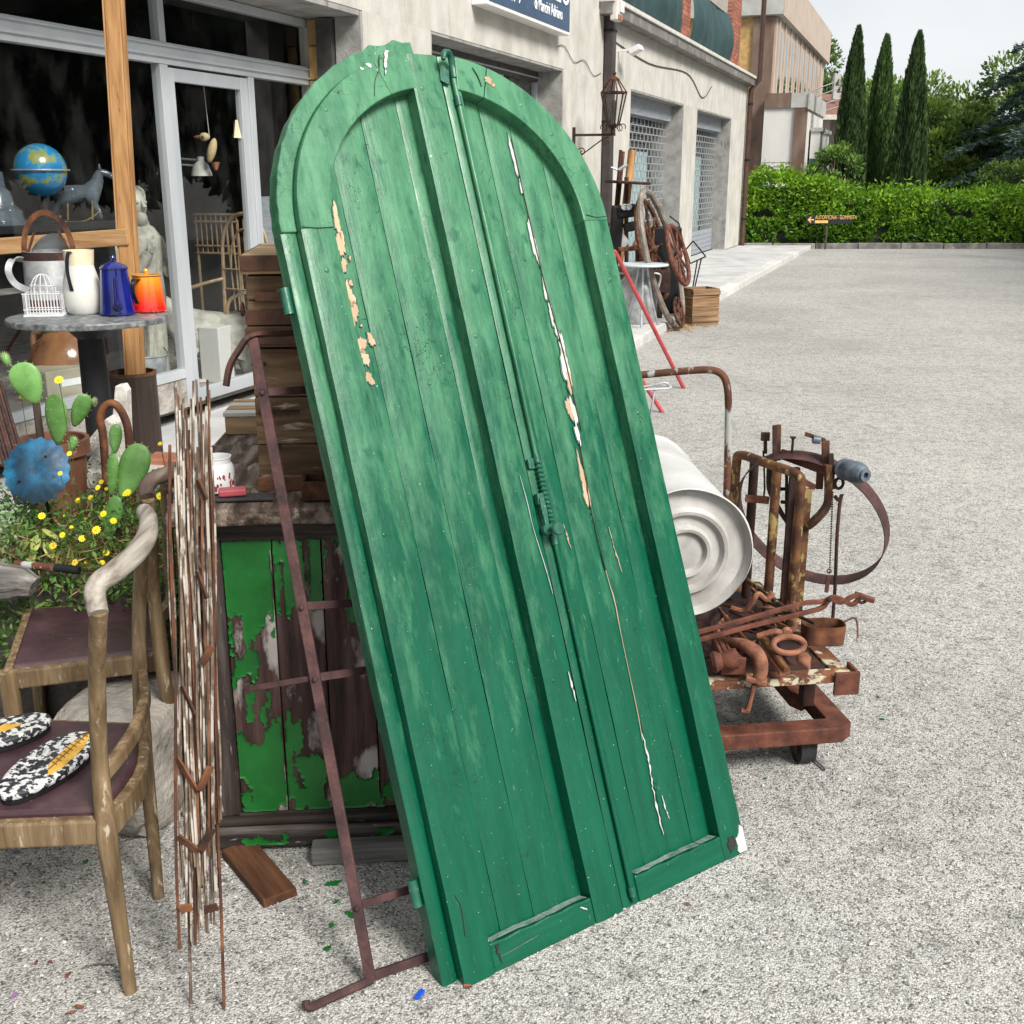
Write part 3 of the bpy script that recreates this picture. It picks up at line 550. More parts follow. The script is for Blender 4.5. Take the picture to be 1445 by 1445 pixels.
# --- grille openings
def grille(x0, x1, kick, rows):
    x0 += .04; x1 -= .04; y = .30
    BB(x0, x1, y-.10, y+.10, 2.52, 2.77, 'roller_box', 'shutter')
    bw = (x1-x0)/14
    m = MB(); zz = kick+.02; k = 0; step = (2.50-kick)/rows
    for r_ in range(rows+1): m.bar((x0, y, kick+r_*step), (x1, y, kick+r_*step), .02, .016)
    m.build('grille_rail', 'grille', sb, kind='stuff')
    m = MB()
    for r_ in range(rows):
        off = (r_ % 2)*.5
        for c_ in range(15):
            xx = x0+(c_+off)*bw
            if x0 < xx < x1: m.bar((xx, y-.004, kick+r_*step), (xx, y-.004, kick+(r_+1)*step), .013, .013, up=(0, 1, 0))
    m.build('grille_link', 'grille', sb, kind='stuff')
    if kick > .3:
        nk = int((kick-.1)/.09)
        for q in range(nk): BB(x0, x1, y-.012-.004*(q % 2), y+.02, .1+q*(kick-.1)/nk+.003, .1+(q+1)*(kick-.1)/nk-.003, 'shutter_slat', 'shutter', bevel=.004)
    BB(x0, x1, .46, .466, .1, 2.55, 'pane', 'glass')
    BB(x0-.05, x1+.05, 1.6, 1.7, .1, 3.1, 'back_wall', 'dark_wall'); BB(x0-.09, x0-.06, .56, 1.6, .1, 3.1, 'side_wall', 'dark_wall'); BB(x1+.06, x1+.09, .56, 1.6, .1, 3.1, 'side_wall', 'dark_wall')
    # gathered curtain hung behind the glass
    m = MB(); nn = 60; pts = [(x0+.1+(x1-x0-.2)*i/nn, .60+.03*math.sin(i*1.9)+.015*math.sin(i*.7)) for i in range(nn+1)]
    m.add([(x, y_, zq) for zq in (.15, 2.02) for x, y_ in pts], [(i, i+1, nn+2+i, nn+1+i) for i in range(nn)])
    m.build('curtain', 'curtain', sb, smooth=True)
grille(-10.57, -6.93, .12, 21); grille(-5.69, -2.03, .55, 18)
# --- cornice, terrace parapet cloth, brick piers, upper wall
a = -12.3
while a < .05:
    e = min(a+1.25, .08); BB(a+.004, e-.004, -.17, .02, 3.56, 3.70, 'cornice_block', 'cornice', bevel=.01); a = e
BB(-12.3, .08, -.20, .2, 3.702, 3.76, 'coping', 'coping', bevel=.008)
def brick_pier(x0, x1, y0, y1, z0, z1, nx):
    BB(x0+.006, x1-.006, y0+.006, y1-.006, z0, z1, 'pier_core', 'mortar'); z = z0; r_ = 0
    while z < z1-.03:
        w_ = (x1-x0)/nx; xs = [x0]+[x0+w_*(i+(.5 if r_ % 2 else 1)) for i in range(nx if r_ % 2 else nx-1)]+[x1]
        for p_, q_ in zip(xs[:-1], xs[1:]): BB(p_+.005, q_-.005, y0, y0+.1, z+.005, min(z+.07, z1), 'brick', 'brick')
        BB(x1-.1, x1, y0+.105, y1, z+.005, min(z+.07, z1), 'brick', 'brick'); z += .075; r_ += 1
brick_pier(-7.1, -6.45, .05, .45, 3.76, 5.3, 3); brick_pier(-2.3, -1.15, .05, .6, 3.76, 6.4, 5)
brick_pier(-11.9, -11.3, .05, .45, 3.76, 5.3, 3)
def cloth(x0, x1):
    m = MB(); nx, nz = 36, 10; vs = []
    for j in range(nz+1):
        for i in range(nx+1):
            u = i/nx; vv = j/nz; bulge = math.sin(vv*math.pi)*(.10+.05*math.sin(u*9+x0))+.015*math.sin(u*40+vv*3)
            vs.append((x0+(x1-x0)*u, .10-bulge, 3.77+vv*(.98+.04*math.sin(u*7))))
    m.add(vs, [(j*(nx+1)+i, j*(nx+1)+i+1, (j+1)*(nx+1)+i+1, (j+1)*(nx+1)+i) for j in range(nz) for i in range(nx)])
    m.build('balcony_cloth', 'shade_cloth', sb, smooth=True)
cloth(-11.25, -7.12); cloth(-6.43, -2.34)
for x0, x1 in ((-11.25, -7.12), (-6.43, -2.34)): MB().bar((x0, .14, 4.75), (x1, .14, 4.75), .04, .04).build('balcony_rail', 'iron_black', sb)
BB(-12.3, -.02, 2.2, 2.5, 3.4, 7.2, 'upper_wall', 'white_render'); BB(-12.3, -.02, .6, 2.2, 3.4, 3.6, 'terrace_floor', 'reveal')
for x in (-9.6, -5.0): BB(x-.7, x+.7, 2.17, 2.199, 3.65, 5.9, 'terrace_door', 'dark_glass')
# a hairline crack of cable along the wall
m = MB(); m.tube([FW(-14.0+i*.12, .012, 3.02+.05*math.sin(i*.9)-.012*i) for i in range(16)], .004, 5); m.build('cable', 'iron_black', sb, world=True)
m = MB(); m.tube(smoothpath([FW(-12.0, .01, 3.35), FW(-9.6, .012, 3.22), FW(-6.8, .012, 3.30), FW(-5.4, .012, 3.0), FW(-4.5, .012, 3.25)], 6), .008, 5); m.build('cable', 'downpipe', sb, world=True)
# downpipes
dp = thing('downpipe', 'dark square downpipe running down the wall behind the iron lantern', 'downpipe', FW(-12.0, .07, .1), FROT)
MB().box((0, 0, 3.2), (.16, .12, 6.4)).build('pipe', 'downpipe', dp, bevel=.012)
for z in (.9, 2.2, 3.3): MB().box((0, .0, z), (.175, .135, .03)).build('bracket', 'iron_black', dp)
dp = thing('downpipe', 'brown round downpipe at the far corner beside the hedge', 'downpipe', FW(-.13, .09, .085), FROT)
MB().tube([(0, 0, 0), (0, 0, 3.4), (0, -.17, 3.6), (0, -.17, 6.5)], .055, 10).build('pipe', 'downpipe_red', dp, smooth=True)
for z in (.6, 1.9, 3.1): MB().tube([(0, 0, z-.02), (0, 0, z+.02)], .064, 10).build('bracket', 'iron_black', dp)
# shop sign, cut by the top of the picture
sg = thing('shop_sign', 'blue shop sign with white serif lettering and white trim above the window', 'sign', FW(-15.3, 0, 3.12), FROT)
MB().b2(-1.27, 1.27, -.16, .0, 0, .75).build('box', 'white_plastic', sg, bevel=.006)
MB().b2(-1.235, 1.235, -.166, -.161, .035, .72).build('face', 'sign_blue', sg)
def lettering(body, size, x, z, y, parent, mat, sx=1.0, name='lettering', shear=0):
    me = text_mesh(body, size, .003); me.transform(Matrix.Translation((x, y, z)) @ Matrix.Rotation(R(90), 4, 'X') @ Matrix.Diagonal((sx, 1, 1, 1)))
    return fin(bpy.data.objects.new(name, me), mat, parent, False, 0, None, None)
lettering('TARLO', .40, -.05, .29, -.170, sg, 'letters', 1.0)
lettering('di Mancini Adriano', .17, .02, .125, -.170, sg, 'letters', .72)
m = MB()
for i in range(9):
    x = -1.0+i*.07; m.tube(smoothpath([(x, -.169, .12+.02*math.sin(i*2)), (x+.05, -.169, .18+.03*math.cos(i)), (x+.11, -.169, .17), (x+.14, -.169, .22+.02*math.sin(i))], 4), .006, 4)
m.build('scroll_ornament', 'letters', sg)
# lantern on its bracket
lc = FW(-13.35, .50, 2.06)
ln = thing('wall_lantern', 'rusty wrought iron lantern standing on a scrolled wall bracket', 'lantern', lc, FROT)
MB().bar((0, .5, .03), (0, -.03, .03), .028, .028).build('bracket_arm', 'rust_dark', ln)
MB().b2(-.02, .02, .47, .498, -.30, .12).build('wall_plate', 'rust_dark', ln)
m = MB(); m.tube(smoothpath([(0, .47, -.26), (0, .30, -.14), (0, .12, -.02), (0, .05, .0)], 5), .008, 6)
def spiral(c, r0, turns, sgn=1): return [(c[0], c[1]+sgn*(r0*(1-i/22))*math.cos(i/22*turns*6.283), c[2]+(r0*(1-i/22))*math.sin(i/22*turns*6.283)) for i in range(22)]
m.tube(spiral((0, .38, -.16), .05, 1.5), .007, 5); m.tube(spiral((0, .09, -.07), .045, 1.5, -1), .007, 5); m.build('scroll', 'rust_dark', ln)
m = MB(); m.lathe([(.012, .03), (.03, .05), (.03, .07), (.015, .09), (.05, .12), (.062, .135)], seg=12); m.build('stem', 'rust_dark', ln)
hexp = lambda r, z: [(r*math.cos(R(60*k+30)), r*math.sin(R(60*k+30)), z) for k in range(6)]
lo, hi = hexp(.075, .14), hexp(.155, .50); m = MB()
for k in range(6): m.bar(lo[k], hi[k], .014, .014); m.bar(lo[k], lo[(k+1) % 6], .014, .014); m.bar(hi[k], hi[(k+1) % 6], .018, .018)
m.build('cage', 'rust_dark', ln)
m = MB()
for k in range(6): m.add([lo[k], lo[(k+1) % 6], hi[(k+1) % 6], hi[k]], [(0, 1, 2, 3)])
m.build('glass', 'lamp_glass', ln)
top = hexp(.055, .64); m = MB()
for k in range(6): m.bar(hi[k], top[k], .014, .012); m.bar(top[k], top[(k+1) % 6], .012, .012)
m.lathe([(.06, .635), (.065, .65), (.03, .675), (.012, .69), (.022, .70), (.026, .715), (.01, .735), (0.0, .75)], seg=10); m.build('crown', 'rust', ln)
m = MB()
for k in range(0, 6, 1):
    an = R(60*k+30); m.tube([(math.cos(an)*(.075+.04*(1-math.cos(t_))), math.sin(an)*(.075+.04*(1-math.cos(t_))), .11+.04*math.sin(t_)) for t_ in np.linspace(-1.5, 3.6, 9)], .006, 5)
m.build('scroll', 'rust_dark', ln)
MB().lathe([(.018, .14), (.018, .26), (.03, .28), (.03, .36), (.02, .42), (0, .43)], seg=10).build('bulb_holder', 'alu_dark', ln, smooth=True)
# flood lamp and junction box
fl = thing('flood_lamp', 'small white floodlight fixed to the wall beside the dark downpipe', 'lamp', FW(-11.35, .0, 3.2), FROT)
MB().bar((0, 0, .03), (0, -.18, .03), .03, .03).build('arm', 'white_plastic', fl); MB().box((.02, -.24, .03), (.22, .16, .07), Matrix.Rotation(R(-25), 3, 'X')).build('head', 'white_plastic', fl, bevel=.01)
jb = thing('alarm_box', 'cream alarm box with an orange lens high on the wall', 'alarm', FW(-12.15, .13, 3.47), FROT)
MB().b2(-.12, .12, -.10, .0, .02, .62).build('case', 'coping', jb, bevel=.015); MB().b2(-.10, .10, -.115, -.101, .03, .09).build('lens', 'copper', jb, bevel=.006); MB().b2(-.02, .12, -.125, -.102, .12, .25).build('cover', 'white_plastic', jb, bevel=.008)

# ================================================================== THE GREEN ARCHED DOUBLE DOOR
DA = G(655, 1396); DBp = G(1056, 1200); DO = (DA+DBp)/2; E1 = (DBp-DA).normalized(); DH = Vector((-E1.y, E1.x, 0)); LEAN = R(21.5)
E2 = DH*math.sin(LEAN)+Vector((0, 0, math.cos(LEAN))); EN = E1.cross(E2)
DM = Matrix((E1, E2, EN)).transposed()
door = thing('arched_door', 'pair of arched green painted wooden door leaves leaning back on the cabinet', 'door', DO, mat3=DM)
HW, TS, RV = .418, 1.61, .405               # half width, springing, rise of arch
PZ, BZ = -.040, -.062                       # panel face, back
def arc(rx, ry, a0, a1, n=28): return [(rx*math.cos(a0+(a1-a0)*i/n), TS+ry*math.sin(a0+(a1-a0)*i/n)) for i in range(n+1)]
RI, RIV = .345, .330
def ytop(s, rx, ry): return TS+ry*math.sqrt(max(0, 1-(s/rx)**2))
def wav(y, k): return .0005*math.sin(y*9+k)+.0004*math.sin(y*31+2*k)
def board(s0, s1, t0, t1, z0, z1, name, top=None, label=None, ny=22, cup=0.0, k=None):
    """a board whose edges wander a little and whose face is slightly cupped"""
    k = random.uniform(0, 6) if k is None else k
    m = MB(); nx = 5; vs = []
    for zz in (0, 1):
        for j in range(ny+1):
            for i in range(nx+1):
                s = s0+(s1-s0)*i/nx; te = t1 if top is None else min(t1, top(s)); y = t0+(te-t0)*j/ny
                if i in (0, nx): s += wav(y, k+i)
                z = z0 if zz == 0 else z1+cup*math.sin(math.pi*i/nx)+.0006*math.sin(y*7+k)
                if zz == 1 and i in (0, nx): z -= (.0010 if name == 'plank' else .0022)
                vs.append((s, y, z))
    W = nx+1; N = W*(ny+1); fs = []
    for j in range(ny):
        for i in range(nx):
            a = j*W+i; fs += [(a, a+W, a+W+1, a+1), (N+a, N+a+1, N+a+W+1, N+a+W)]
    for j in range(ny): a = j*W; b = j*W+nx; fs += [(a, N+a, N+a+W, a+W), (b, b+W, N+b+W, N+b)]
    for i in range(nx): a = i; b = ny*W+i; fs += [(a, a+1, N+a+1, N+a), (b, N+b, N+b+1, b+1)]
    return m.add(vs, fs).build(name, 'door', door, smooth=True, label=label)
# frame
board(-HW, -.342, .0, TS, BZ+.002, 0, 'stile', k=1)                        # hanging stile, left leaf
board(-.066, .012, .0, TS+.40, BZ+.002, 0, 'stile', top=lambda s: ytop(s, HW, RV), k=2)       # meeting stile
board(.0175, .064, .0, TS+.40, BZ+.002, -.004, 'stile', top=lambda s: ytop(s, HW, RV)-.004, k=3)
board(.344, HW, .0, TS, BZ+.002, 0, 'stile', k=4)
def archseg(a0, a1, z1, rx=HW, ry=RV, ix=.342, iy=.325, name='arch_rail', n=20, z0=BZ+.002):
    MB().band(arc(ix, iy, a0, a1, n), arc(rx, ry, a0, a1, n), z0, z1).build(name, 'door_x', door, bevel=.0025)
archseg(R(180), R(112.2), .0006); archseg(R(112), R(99.2), -.0008); archseg(R(81.2), R(69.2), -.0006); archseg(R(69), R(0), .0003)
for s0, s1, k in ((-.3415, -.0665, 1), (.0645, .3435, 2)):
    m = MB(); N_ = 14
    A_ = [(s0+(s1-s0)*i/N_, .0) for i in range(N_+1)]; B_ = [(x, .062+.0015*math.sin(i*1.7+k)) for i, (x, y) in enumerate(A_)]
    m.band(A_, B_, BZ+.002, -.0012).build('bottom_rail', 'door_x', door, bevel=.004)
    # dust and worn ledge on top of the rail
# rebated tongue round the outer edge of the left leaf
TG = HW+.036
board(-TG, -HW-.0005, .0, TS, BZ-.004, -.026, 'rebate_lip', k=5)
m = MB(); outer = []; N_ = 30
for i in range(N_+1):
    an = R(180)+(R(94.5)-R(180))*i/N_; jag = .0012*math.sin(i*2.3)+(.004 if i in (25, 28) else 0)
    outer.append(((TG+jag)*math.cos(an), TS+(RV+.036+jag*1.5)*math.sin(an)))
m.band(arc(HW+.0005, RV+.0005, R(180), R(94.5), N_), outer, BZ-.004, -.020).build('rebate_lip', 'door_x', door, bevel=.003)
# planks of the two panels
def plank(s0, s1, k): board(s0+.0006, s1-.0006, .05, 2.1, BZ, PZ+random.uniform(-.0012, .0012), 'plank', top=lambda s: ytop(s, RI+.012, RIV+.012), ny=26, cup=.0012, k=k)
for k, (p, q) in enumerate(((-.352, -.288), (-.288, -.198), (-.198, -.099), (-.099, -.056))): plank(p, q, k)
for k, (p, q) in enumerate(((.054, .128), (.128, .208), (.208, .286), (.286, .354))): plank(p, q, k+9)
# dirt that fills the joints behind the planks
MB().b2(-.35, -.06, .05, TS, BZ-.004, BZ+.006).build('backing', 'dark_gap', door); MB().b2(.06, .35, .05, TS, BZ-.004, BZ+.006).build('backing', 'dark_gap', door)
# nails and wooden pegs
def disc(s, t, r, z, h, name, mat='door', seg=10): return MB().lathe([(r, z-.004), (r, z+h*.5), (r*.7, z+h), (0, z+h)], (s, t, 0), seg).build(name, mat, door, smooth=True)
for s, t in ((-.045, 1.93), (-.02, 1.78), (-.046, 1.35), (-.38, 1.52), (-.30, 1.87), (-.15, 1.965), (.14, 1.955), (.225, 1.90), (.30, 1.83), (.375, 1.70), (.385, 1.46), (.38, 1.12), (-.38, .95), (.383, .30), (-.04, .55)): disc(s, t, .0045+random.uniform(0, .002), 0, .0018, 'nail_head')
# chips: paint lost down to wood and to the old white primer, and splits
def blob(cx, cy, rx, ry, seed, n=46, rough=.38):
    r_ = random.Random(seed); ph = [r_.uniform(0, 6.28) for _ in range(4)]; out = []
    for i in range(n):
        a = 2*math.pi*i/n; q = 1+rough*(.5*math.sin(2*a+ph[0])+.35*math.sin(3*a+ph[1])+.3*math.sin(5*a+ph[2])+.22*math.sin(9*a+ph[3])+.16*math.sin(15*a+ph[0]*2)+r_.uniform(-.14, .14))
        out.append((cx+rx*q*math.cos(a), cy+ry*q*math.sin(a)))
    return out
def chip(cx, cy, rx, ry, mat, seed, z=PZ, label=None):
    MB().prism(blob(cx, cy, rx*1.18+.0015, ry*1.06+.0015, seed), z, z+.0022).build('flake_rim', 'flake_rim', door)
    MB().prism(blob(cx, cy, rx, ry, seed), z, z+.0030).build('bare_patch', mat, door, label=label)
for i, (x, y, rx, ry) in enumerate(((-.312, 1.640, .0065, .033), (-.316, 1.588, .0105, .028), (-.319, 1.540, .0075, .014), (-.325, 1.472, .0125, .033), (-.318, 1.440, .008, .026), (-.338, 1.420, .004, .008), (-.326, 1.414, .006, .008), (-.337, 1.378, .0045, .012), (-.322, 1.362, .0135, .020), (-.316, 1.335, .008, .019), (-.292, 1.372, .0075, .013), (-.334, 1.338, .0045, .008), (-.316, 1.288, .0085, .014), (-.311, 1.50, .004, .008), (-.308, 1.405, .002, .003), (-.30, 1.555, .0025, .005))): chip(x, y, rx, ry, 'raw_wood', i, PZ+.0005)
def split(path, wd, mat='raw_white', z=PZ, name='paint_split', rim=True, jit=.0022):
    """ragged strip along a path (s,t); wd: list of widths"""
    P = smoothpath([(x, y, 0) for x, y in path], 6); n = len(P); A_ = []; B_ = []; A2 = []; B2 = []
    for i, p in enumerate(P):
        w_ = np.interp(i/(n-1)*(len(wd)-1), range(len(wd)), wd); j1, j2 = random.uniform(-jit, jit), random.uniform(-jit, jit)
        A_.append((p.x-w_/2+j1*(w_ > .002), p.y)); B_.append((p.x+w_/2+j2*(w_ > .002), p.y)); e_ = .0012
        A2.append((A_[-1][0]-e_, p.y)); B2.append((B_[-1][0]+e_*.7, p.y))
    if rim: MB().band(B2, A2, z, z+.0022).build('flake_rim', 'flake_rim', door)
    MB().band(B_, A_, z, z+.0030).build(name, mat, door)
for i_, (x, y, rx, ry, mt_) in enumerate(((.198, 1.785, .0042, .046, 'raw_white'), (.202, 1.715, .0035, .024, 'raw_white'), (.201, 1.575, .0065, .050, 'raw_white'), (.2015, 1.565, .0032, .034, 'raw_wood'), (.204, 1.455, .0034, .026, 'raw_white'), (.2075, 1.395, .0050, .024, 'raw_white'), (.213, 1.352, .0050, .018, 'raw_white'), (.2165, 1.275, .0100, .062, 'raw_white'), (.217, 1.225, .0070, .026, 'raw_wood'), (.199, 1.160, .0080, .023, 'raw_wood'), (.211, 1.150, .0072, .030, 'raw_white'), (.207, 1.095, .0045, .028, 'raw_white'), (.1955, .985, .0062, .060, 'raw_wood'), (.1925, .945, .0068, .030, 'raw_wood'))): chip(x, y, rx, ry, mt_, 120+i_, PZ+.0004+.0003*(i_ % 3))
split([(.206, 1.08), (.201, 1.0), (.197, .92), (.196, .86), (.200, .76)], [.001, .0022, .003, .002, .0016], 'dark_gap', PZ+.0034, 'crack', False)
split([(.200, .80), (.205, .72), (.209, .69), (.206, .60), (.205, .5), (.204, .40), (.200, .34)], [.0006, .0013, .0028, .0011, .0010, .0018, .0006], 'raw_wood', jit=.0008)
split([(.203, .36), (.206, .31), (.203, .26), (.199, .22)], [.001, .004, .003, .002], 'raw_white'); split([(.20, .22), (.199, .16), (.202, .11)], [.002, .004, .001]); split([(.222, .20), (.226, .16), (.229, .14)], [.001, .003, .001])
split([(.202, 1.83), (.203, 1.6), (.207, 1.45), (.217, 1.3), (.219, 1.1)], [.0012, .0018, .0016, .0020, .0012], 'dark_gap', PZ+.0034, 'crack', False)
split([(.24, .86), (.244, .80), (.25, .745)], [.0008, .003, .001], 'raw_wood'); split([(.108, .89), (.112, .86), (.115, .83)], [.001, .004, .0008], 'raw_wood')
# meeting stile and arch wear, faces at z=0
split([(-.012, 1.02), (-.008, .96), (-.007, .90), (-.001, .84), (.004, .79), (.007, .74)], [.0004, .0012, .0006, .0011, .0013, .0004], 'raw_white', 0, jit=.0005); split([(.003, .56), (.0045, .52), (.006, .49)], [.001, .003, .001], 'raw_white', 0)
split([(-.140, 2.0), (-.150, 1.965), (-.165, 1.94), (-.175, 1.905)], [.003, .003, .0014, .001], 'dark_gap', -.0004, 'crack', False, .001); split([(-.118, 2.012), (-.128, 1.985), (-.135, 1.955)], [.009, .005, .001], 'raw_white', -.0004)
for i, (x, y, r_) in enumerate(((-.172, 1.975, .006), (-.192, 1.966, .004), (.145, 1.957, .010), (.155, 1.945, .005))): MB().prism(blob(x, y, r_, r_*.8, 40+i), 0, .0022).build('bare_patch', 'raw_white' if i < 2 else 'raw_wood', door)
for p in ([(.105, 1.985), (.115, 1.965), (.12, 1.94)], [(.35, 1.625), (.38, 1.618), (.415, 1.62)], [(-.345, 1.612), (-.38, 1.61), (-.416, 1.614)]): split(p, [.0005, .0013, .0005], 'dark_gap', .0002, 'crack', False, .0006)
MB().prism([(.392, .004), (.4165, .004), (.4165, .062), (.408, .070), (.402, .052), (.396, .044), (.388, .040), (.390, .022), (.386, .012)], -.01, .0026).build('bare_patch', 'raw_white', door, label='corner where the paint is broken off to white')
MB().prism(blob(.372, .034, .012, .018, 91), -.002, .0018).build('bare_patch', 'dark_gap', door)
split([(-.322, .030), (-.29, .031), (-.25, .034), (-.22, .036)], [.004, .0025, .003, .001], 'raw_wood', -.001); split([(-.325, .055), (-.327, .04), (-.322, .015)], [.008, .005, .002], 'dark_gap', -.001, 'crack', False)
split([(-.10, .052), (-.09, .045), (-.085, .04)], [.004, .004, .001], 'raw_white', -.001); split([(-.395, .10), (-.39, .16), (-.40, .19)], [.0006, .0014, .0006], 'dark_gap', 0, 'crack', False)
# worn, dusty strip on the ledge of each bottom rail
for s0, s1, k in ((-.335, -.075, 4), (.075, .335, 8)):
    m = MB(); A_ = []; B_ = []
    for i in range(15):
        x = s0+(s1-s0)*i/14; A_.append((x, -.036+.004*random.random())); B_.append((x, -.010+.006*random.random()))
    vs = [(x, .0640+.0008*math.sin(x*40), z) for x, z in A_]+[(x, .0640+.0008*math.sin(x*40), z) for x, z in B_]
    m.add(vs, [(i, 15+i, 16+i, i+1) for i in range(14)]); m.build('worn_ledge', 'ledge', door, fix=False)
# espagnolette: rod, staples, hook at the head, hinged handle with knob
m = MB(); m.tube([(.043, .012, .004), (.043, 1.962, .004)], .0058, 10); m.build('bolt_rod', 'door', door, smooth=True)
for t in (.035, .86, 1.05, 1.90): MB().tube([(.043, t-.011, .004), (.043, t+.011, .004)], .0082, 10).build('staple', 'green_iron', door, smooth=True)
m = MB(); m.tube(smoothpath([(.043, 1.955, .007), (.043, 1.985, .010), (.034, 2.004, .022), (.016, 2.002, .030), (.008, 1.985, .030)], 6), [.0072]*20+[.007, .0066, .006, .0055, .005], 9); m.build('hook', 'green_iron', door, smooth=True)
MB().prism([(.008, 1.948), (.03, 1.938), (.036, 1.975), (.014, 1.985)], 0, .004).build('hook_plate', 'green_iron', door, bevel=.001)
MB().prism([(.018, 1.03), (.036, 1.028), (.036, 1.056), (.018, 1.054)], -.006, .004).build('hinge_plate', 'green_iron', door, bevel=.003); MB().prism([(.016, .945), (.036, .943), (.036, .972), (.018, .972)], -.006, .012).build('hinge_plate', 'green_iron', door, bevel=.003)
m = MB()
for i in range(14): m.lathe([(.0082, -.0028), (.0104, 0), (.0082, .0028)], (.043, .905+i*.0105, .007), 10, Matrix.Rotation(R(90), 3, 'X'))
m.build('spring_collar', 'green_iron', door, smooth=True)
hd = MB().prism([(.019, .962), (.031, .962), (.033, .93), (.030, .90), (.034, .885), (.017, .885), (.019, .91), (.017, .935)], .010, .017).build('handle', 'green_iron', door, bevel=.002)
MB().lathe([(.006, 0), (.006, .020), (.0145, .024), (.0160, .030), (.0135, .034), (0, .035)], (.030, .884, .016), 16).build('knob', 'green_iron', hd, smooth=True)
MB().lathe([(.0125, 0), (.0125, .012), (.008, .016)], (.022, .887, .006), 14).build('pivot', 'green_iron', hd, smooth=True)
# hinge knuckles on the left edge and the timber block under the lip
for t in (.21, 1.47): MB().tube([(-TG-.010, t-.028, -.045), (-TG-.010, t+.028, -.045)], .011, 10).build('hinge_knuckle', 'green_iron', door, smooth=True)

# ================================================================== CABINET WITH PEELING GREEN PAINT
cr = R(4.5)
cab = thing('cabinet', 'old wooden cabinet with peeling bright green paint and a weathered plank top', 'cabinet', G(314, 1198, 0), cr)
CWd, CDp, CHt = .56, 1.00, .83
def CB(x0, x1, y0, y1, z0, z1, name, mat, bevel=.004, wob=0): return MB().box(((x0+x1)/2, (y0+y1)/2, (z0+z1)/2), (x1-x0, y1-y0, z1-z0), None, wob).build(name, mat, cab, bevel=bevel)
CB(0, .052, 0, .05, .09, CHt, 'corner_post', 'old_wood_z', wob=.002); CB(CWd-.05, CWd, 0, .05, .09, CHt, 'corner_post', 'old_wood_z')
CB(-.018, CWd, -.022, .05, .012, .066, 'plinth', 'old_wood_x', .006, .002); CB(-.012, CWd-.002, -.014, .05, .068, .089, 'plinth_moulding', 'old_wood_x', .006)
CB(.004, .05, .054, CDp, .03, CHt, 'side', 'old_wood_z'); CB(.052, CWd-.052, .05, .07, .09, CHt, 'backing', 'dark_gap')
npk = 4; pw = (CWd-.104)/npk
for i in range(npk): CB(.053+i*pw, .053+(i+1)*pw-.003, .016+.001*(i % 2), .049, .091, CHt-.028, 'panel_board', 'panel_wood', .002)
CB(.0, CWd, .004, .05, CHt-.027, CHt, 'top_rail', 'old_wood_x', .004)
CB(-.022, CWd, -.022, .03, CHt+.001, CHt+.022, 'cornice_moulding', 'old_wood_x', .006, .0015)
ty = -.045; k = 0
for wd_ in (.19, .24, .21, .23, .20):
    m = MB(); xs = np.linspace(-.055, CWd-.01, 13); vs = []
    for zz in (CHt+.0235, CHt+.062):
        for j in (0, 1):
            for x in xs: vs.append((x+(random.uniform(-.012, .004) if x < -.05 else 0), ty+(wd_-.004)*j+random.uniform(-.003, .003), zz+random.uniform(-.002, .0025)*(zz > CHt+.03)))
    n_ = 13; fs = []
    for i in range(n_-1): fs += [(i, i+1, n_+i+1, n_+i), (2*n_+i, 3*n_+i, 3*n_+i+1, 2*n_+i+1), (i, 2*n_+i, 2*n_+i+1, i+1), (n_+i, n_+i+1, 3*n_+i+1, 3*n_+i)]
    fs += [(0, n_, 3*n_, 2*n_), (n_-1, 3*n_-1, 4*n_-1, 2*n_-1)]
    m.add(vs, fs).build('top_plank', 'bench_top', cab, bevel=.006); ty += wd_
# brittle paint sheets: real thin layer, torn where it has gone
from mathutils import noise as mnoise
def paint_sheet(x0, x1, z0, z1, yf, fn, res=.0035, th=.0016, name='paint_sheet'):
    nx = int((x1-x0)/res); nz = int((z1-z0)/res); keep = np.zeros((nz, nx), bool)
    for j in range(nz):
        for i in range(nx): keep[j, i] = fn(x0+(i+.5)*res, z0+(j+.5)*res)
    idx = {}; m = MB()
    def vid(j, i):
        if (j, i) not in idx:
            x = x0+i*res; z = z0+j*res
            sur = [keep[jj, ii] for jj in (j-1, j) for ii in (i-1, i) if 0 <= jj < nz and 0 <= ii < nx]
            edge = not all(sur) or len(sur) < 4
            nv = mnoise.noise(Vector((x*14, z*14, 3)))
            lift = th+.0008*mnoise.noise(Vector((x*30, z*12, 0)))+(.0070*max(0, nv)+.0012 if edge else 0)
            dx = mnoise.noise(Vector((x*90, z*90, 1)))*res*.55; dz = mnoise.noise(Vector((x*90, z*90, 7)))*res*.55
            a = len(m.v); m.v.append((x+dx, yf-lift, z+dz)); m.v.append((x+dx, yf-lift+th*.8, z+dz)); idx[(j, i)] = a
        return idx[(j, i)]
    for j in range(nz):
        for i in range(nx):
            if not keep[j, i]: continue
            a, b, c, d = vid(j, i), vid(j, i+1), vid(j+1, i+1), vid(j+1, i); m.f.append((a, b, c, d))
            for (p, q, jj, ii) in ((a, b, j-1, i), (b, c, j, i+1), (c, d, j+1, i), (d, a, j, i-1)):
                if not (0 <= jj < nz and 0 <= ii < nx and keep[jj, ii]): m.f.append((q, p, p+1, q+1))
    return m.build(name, 'flake_green', cab, smooth=True, fix=False)
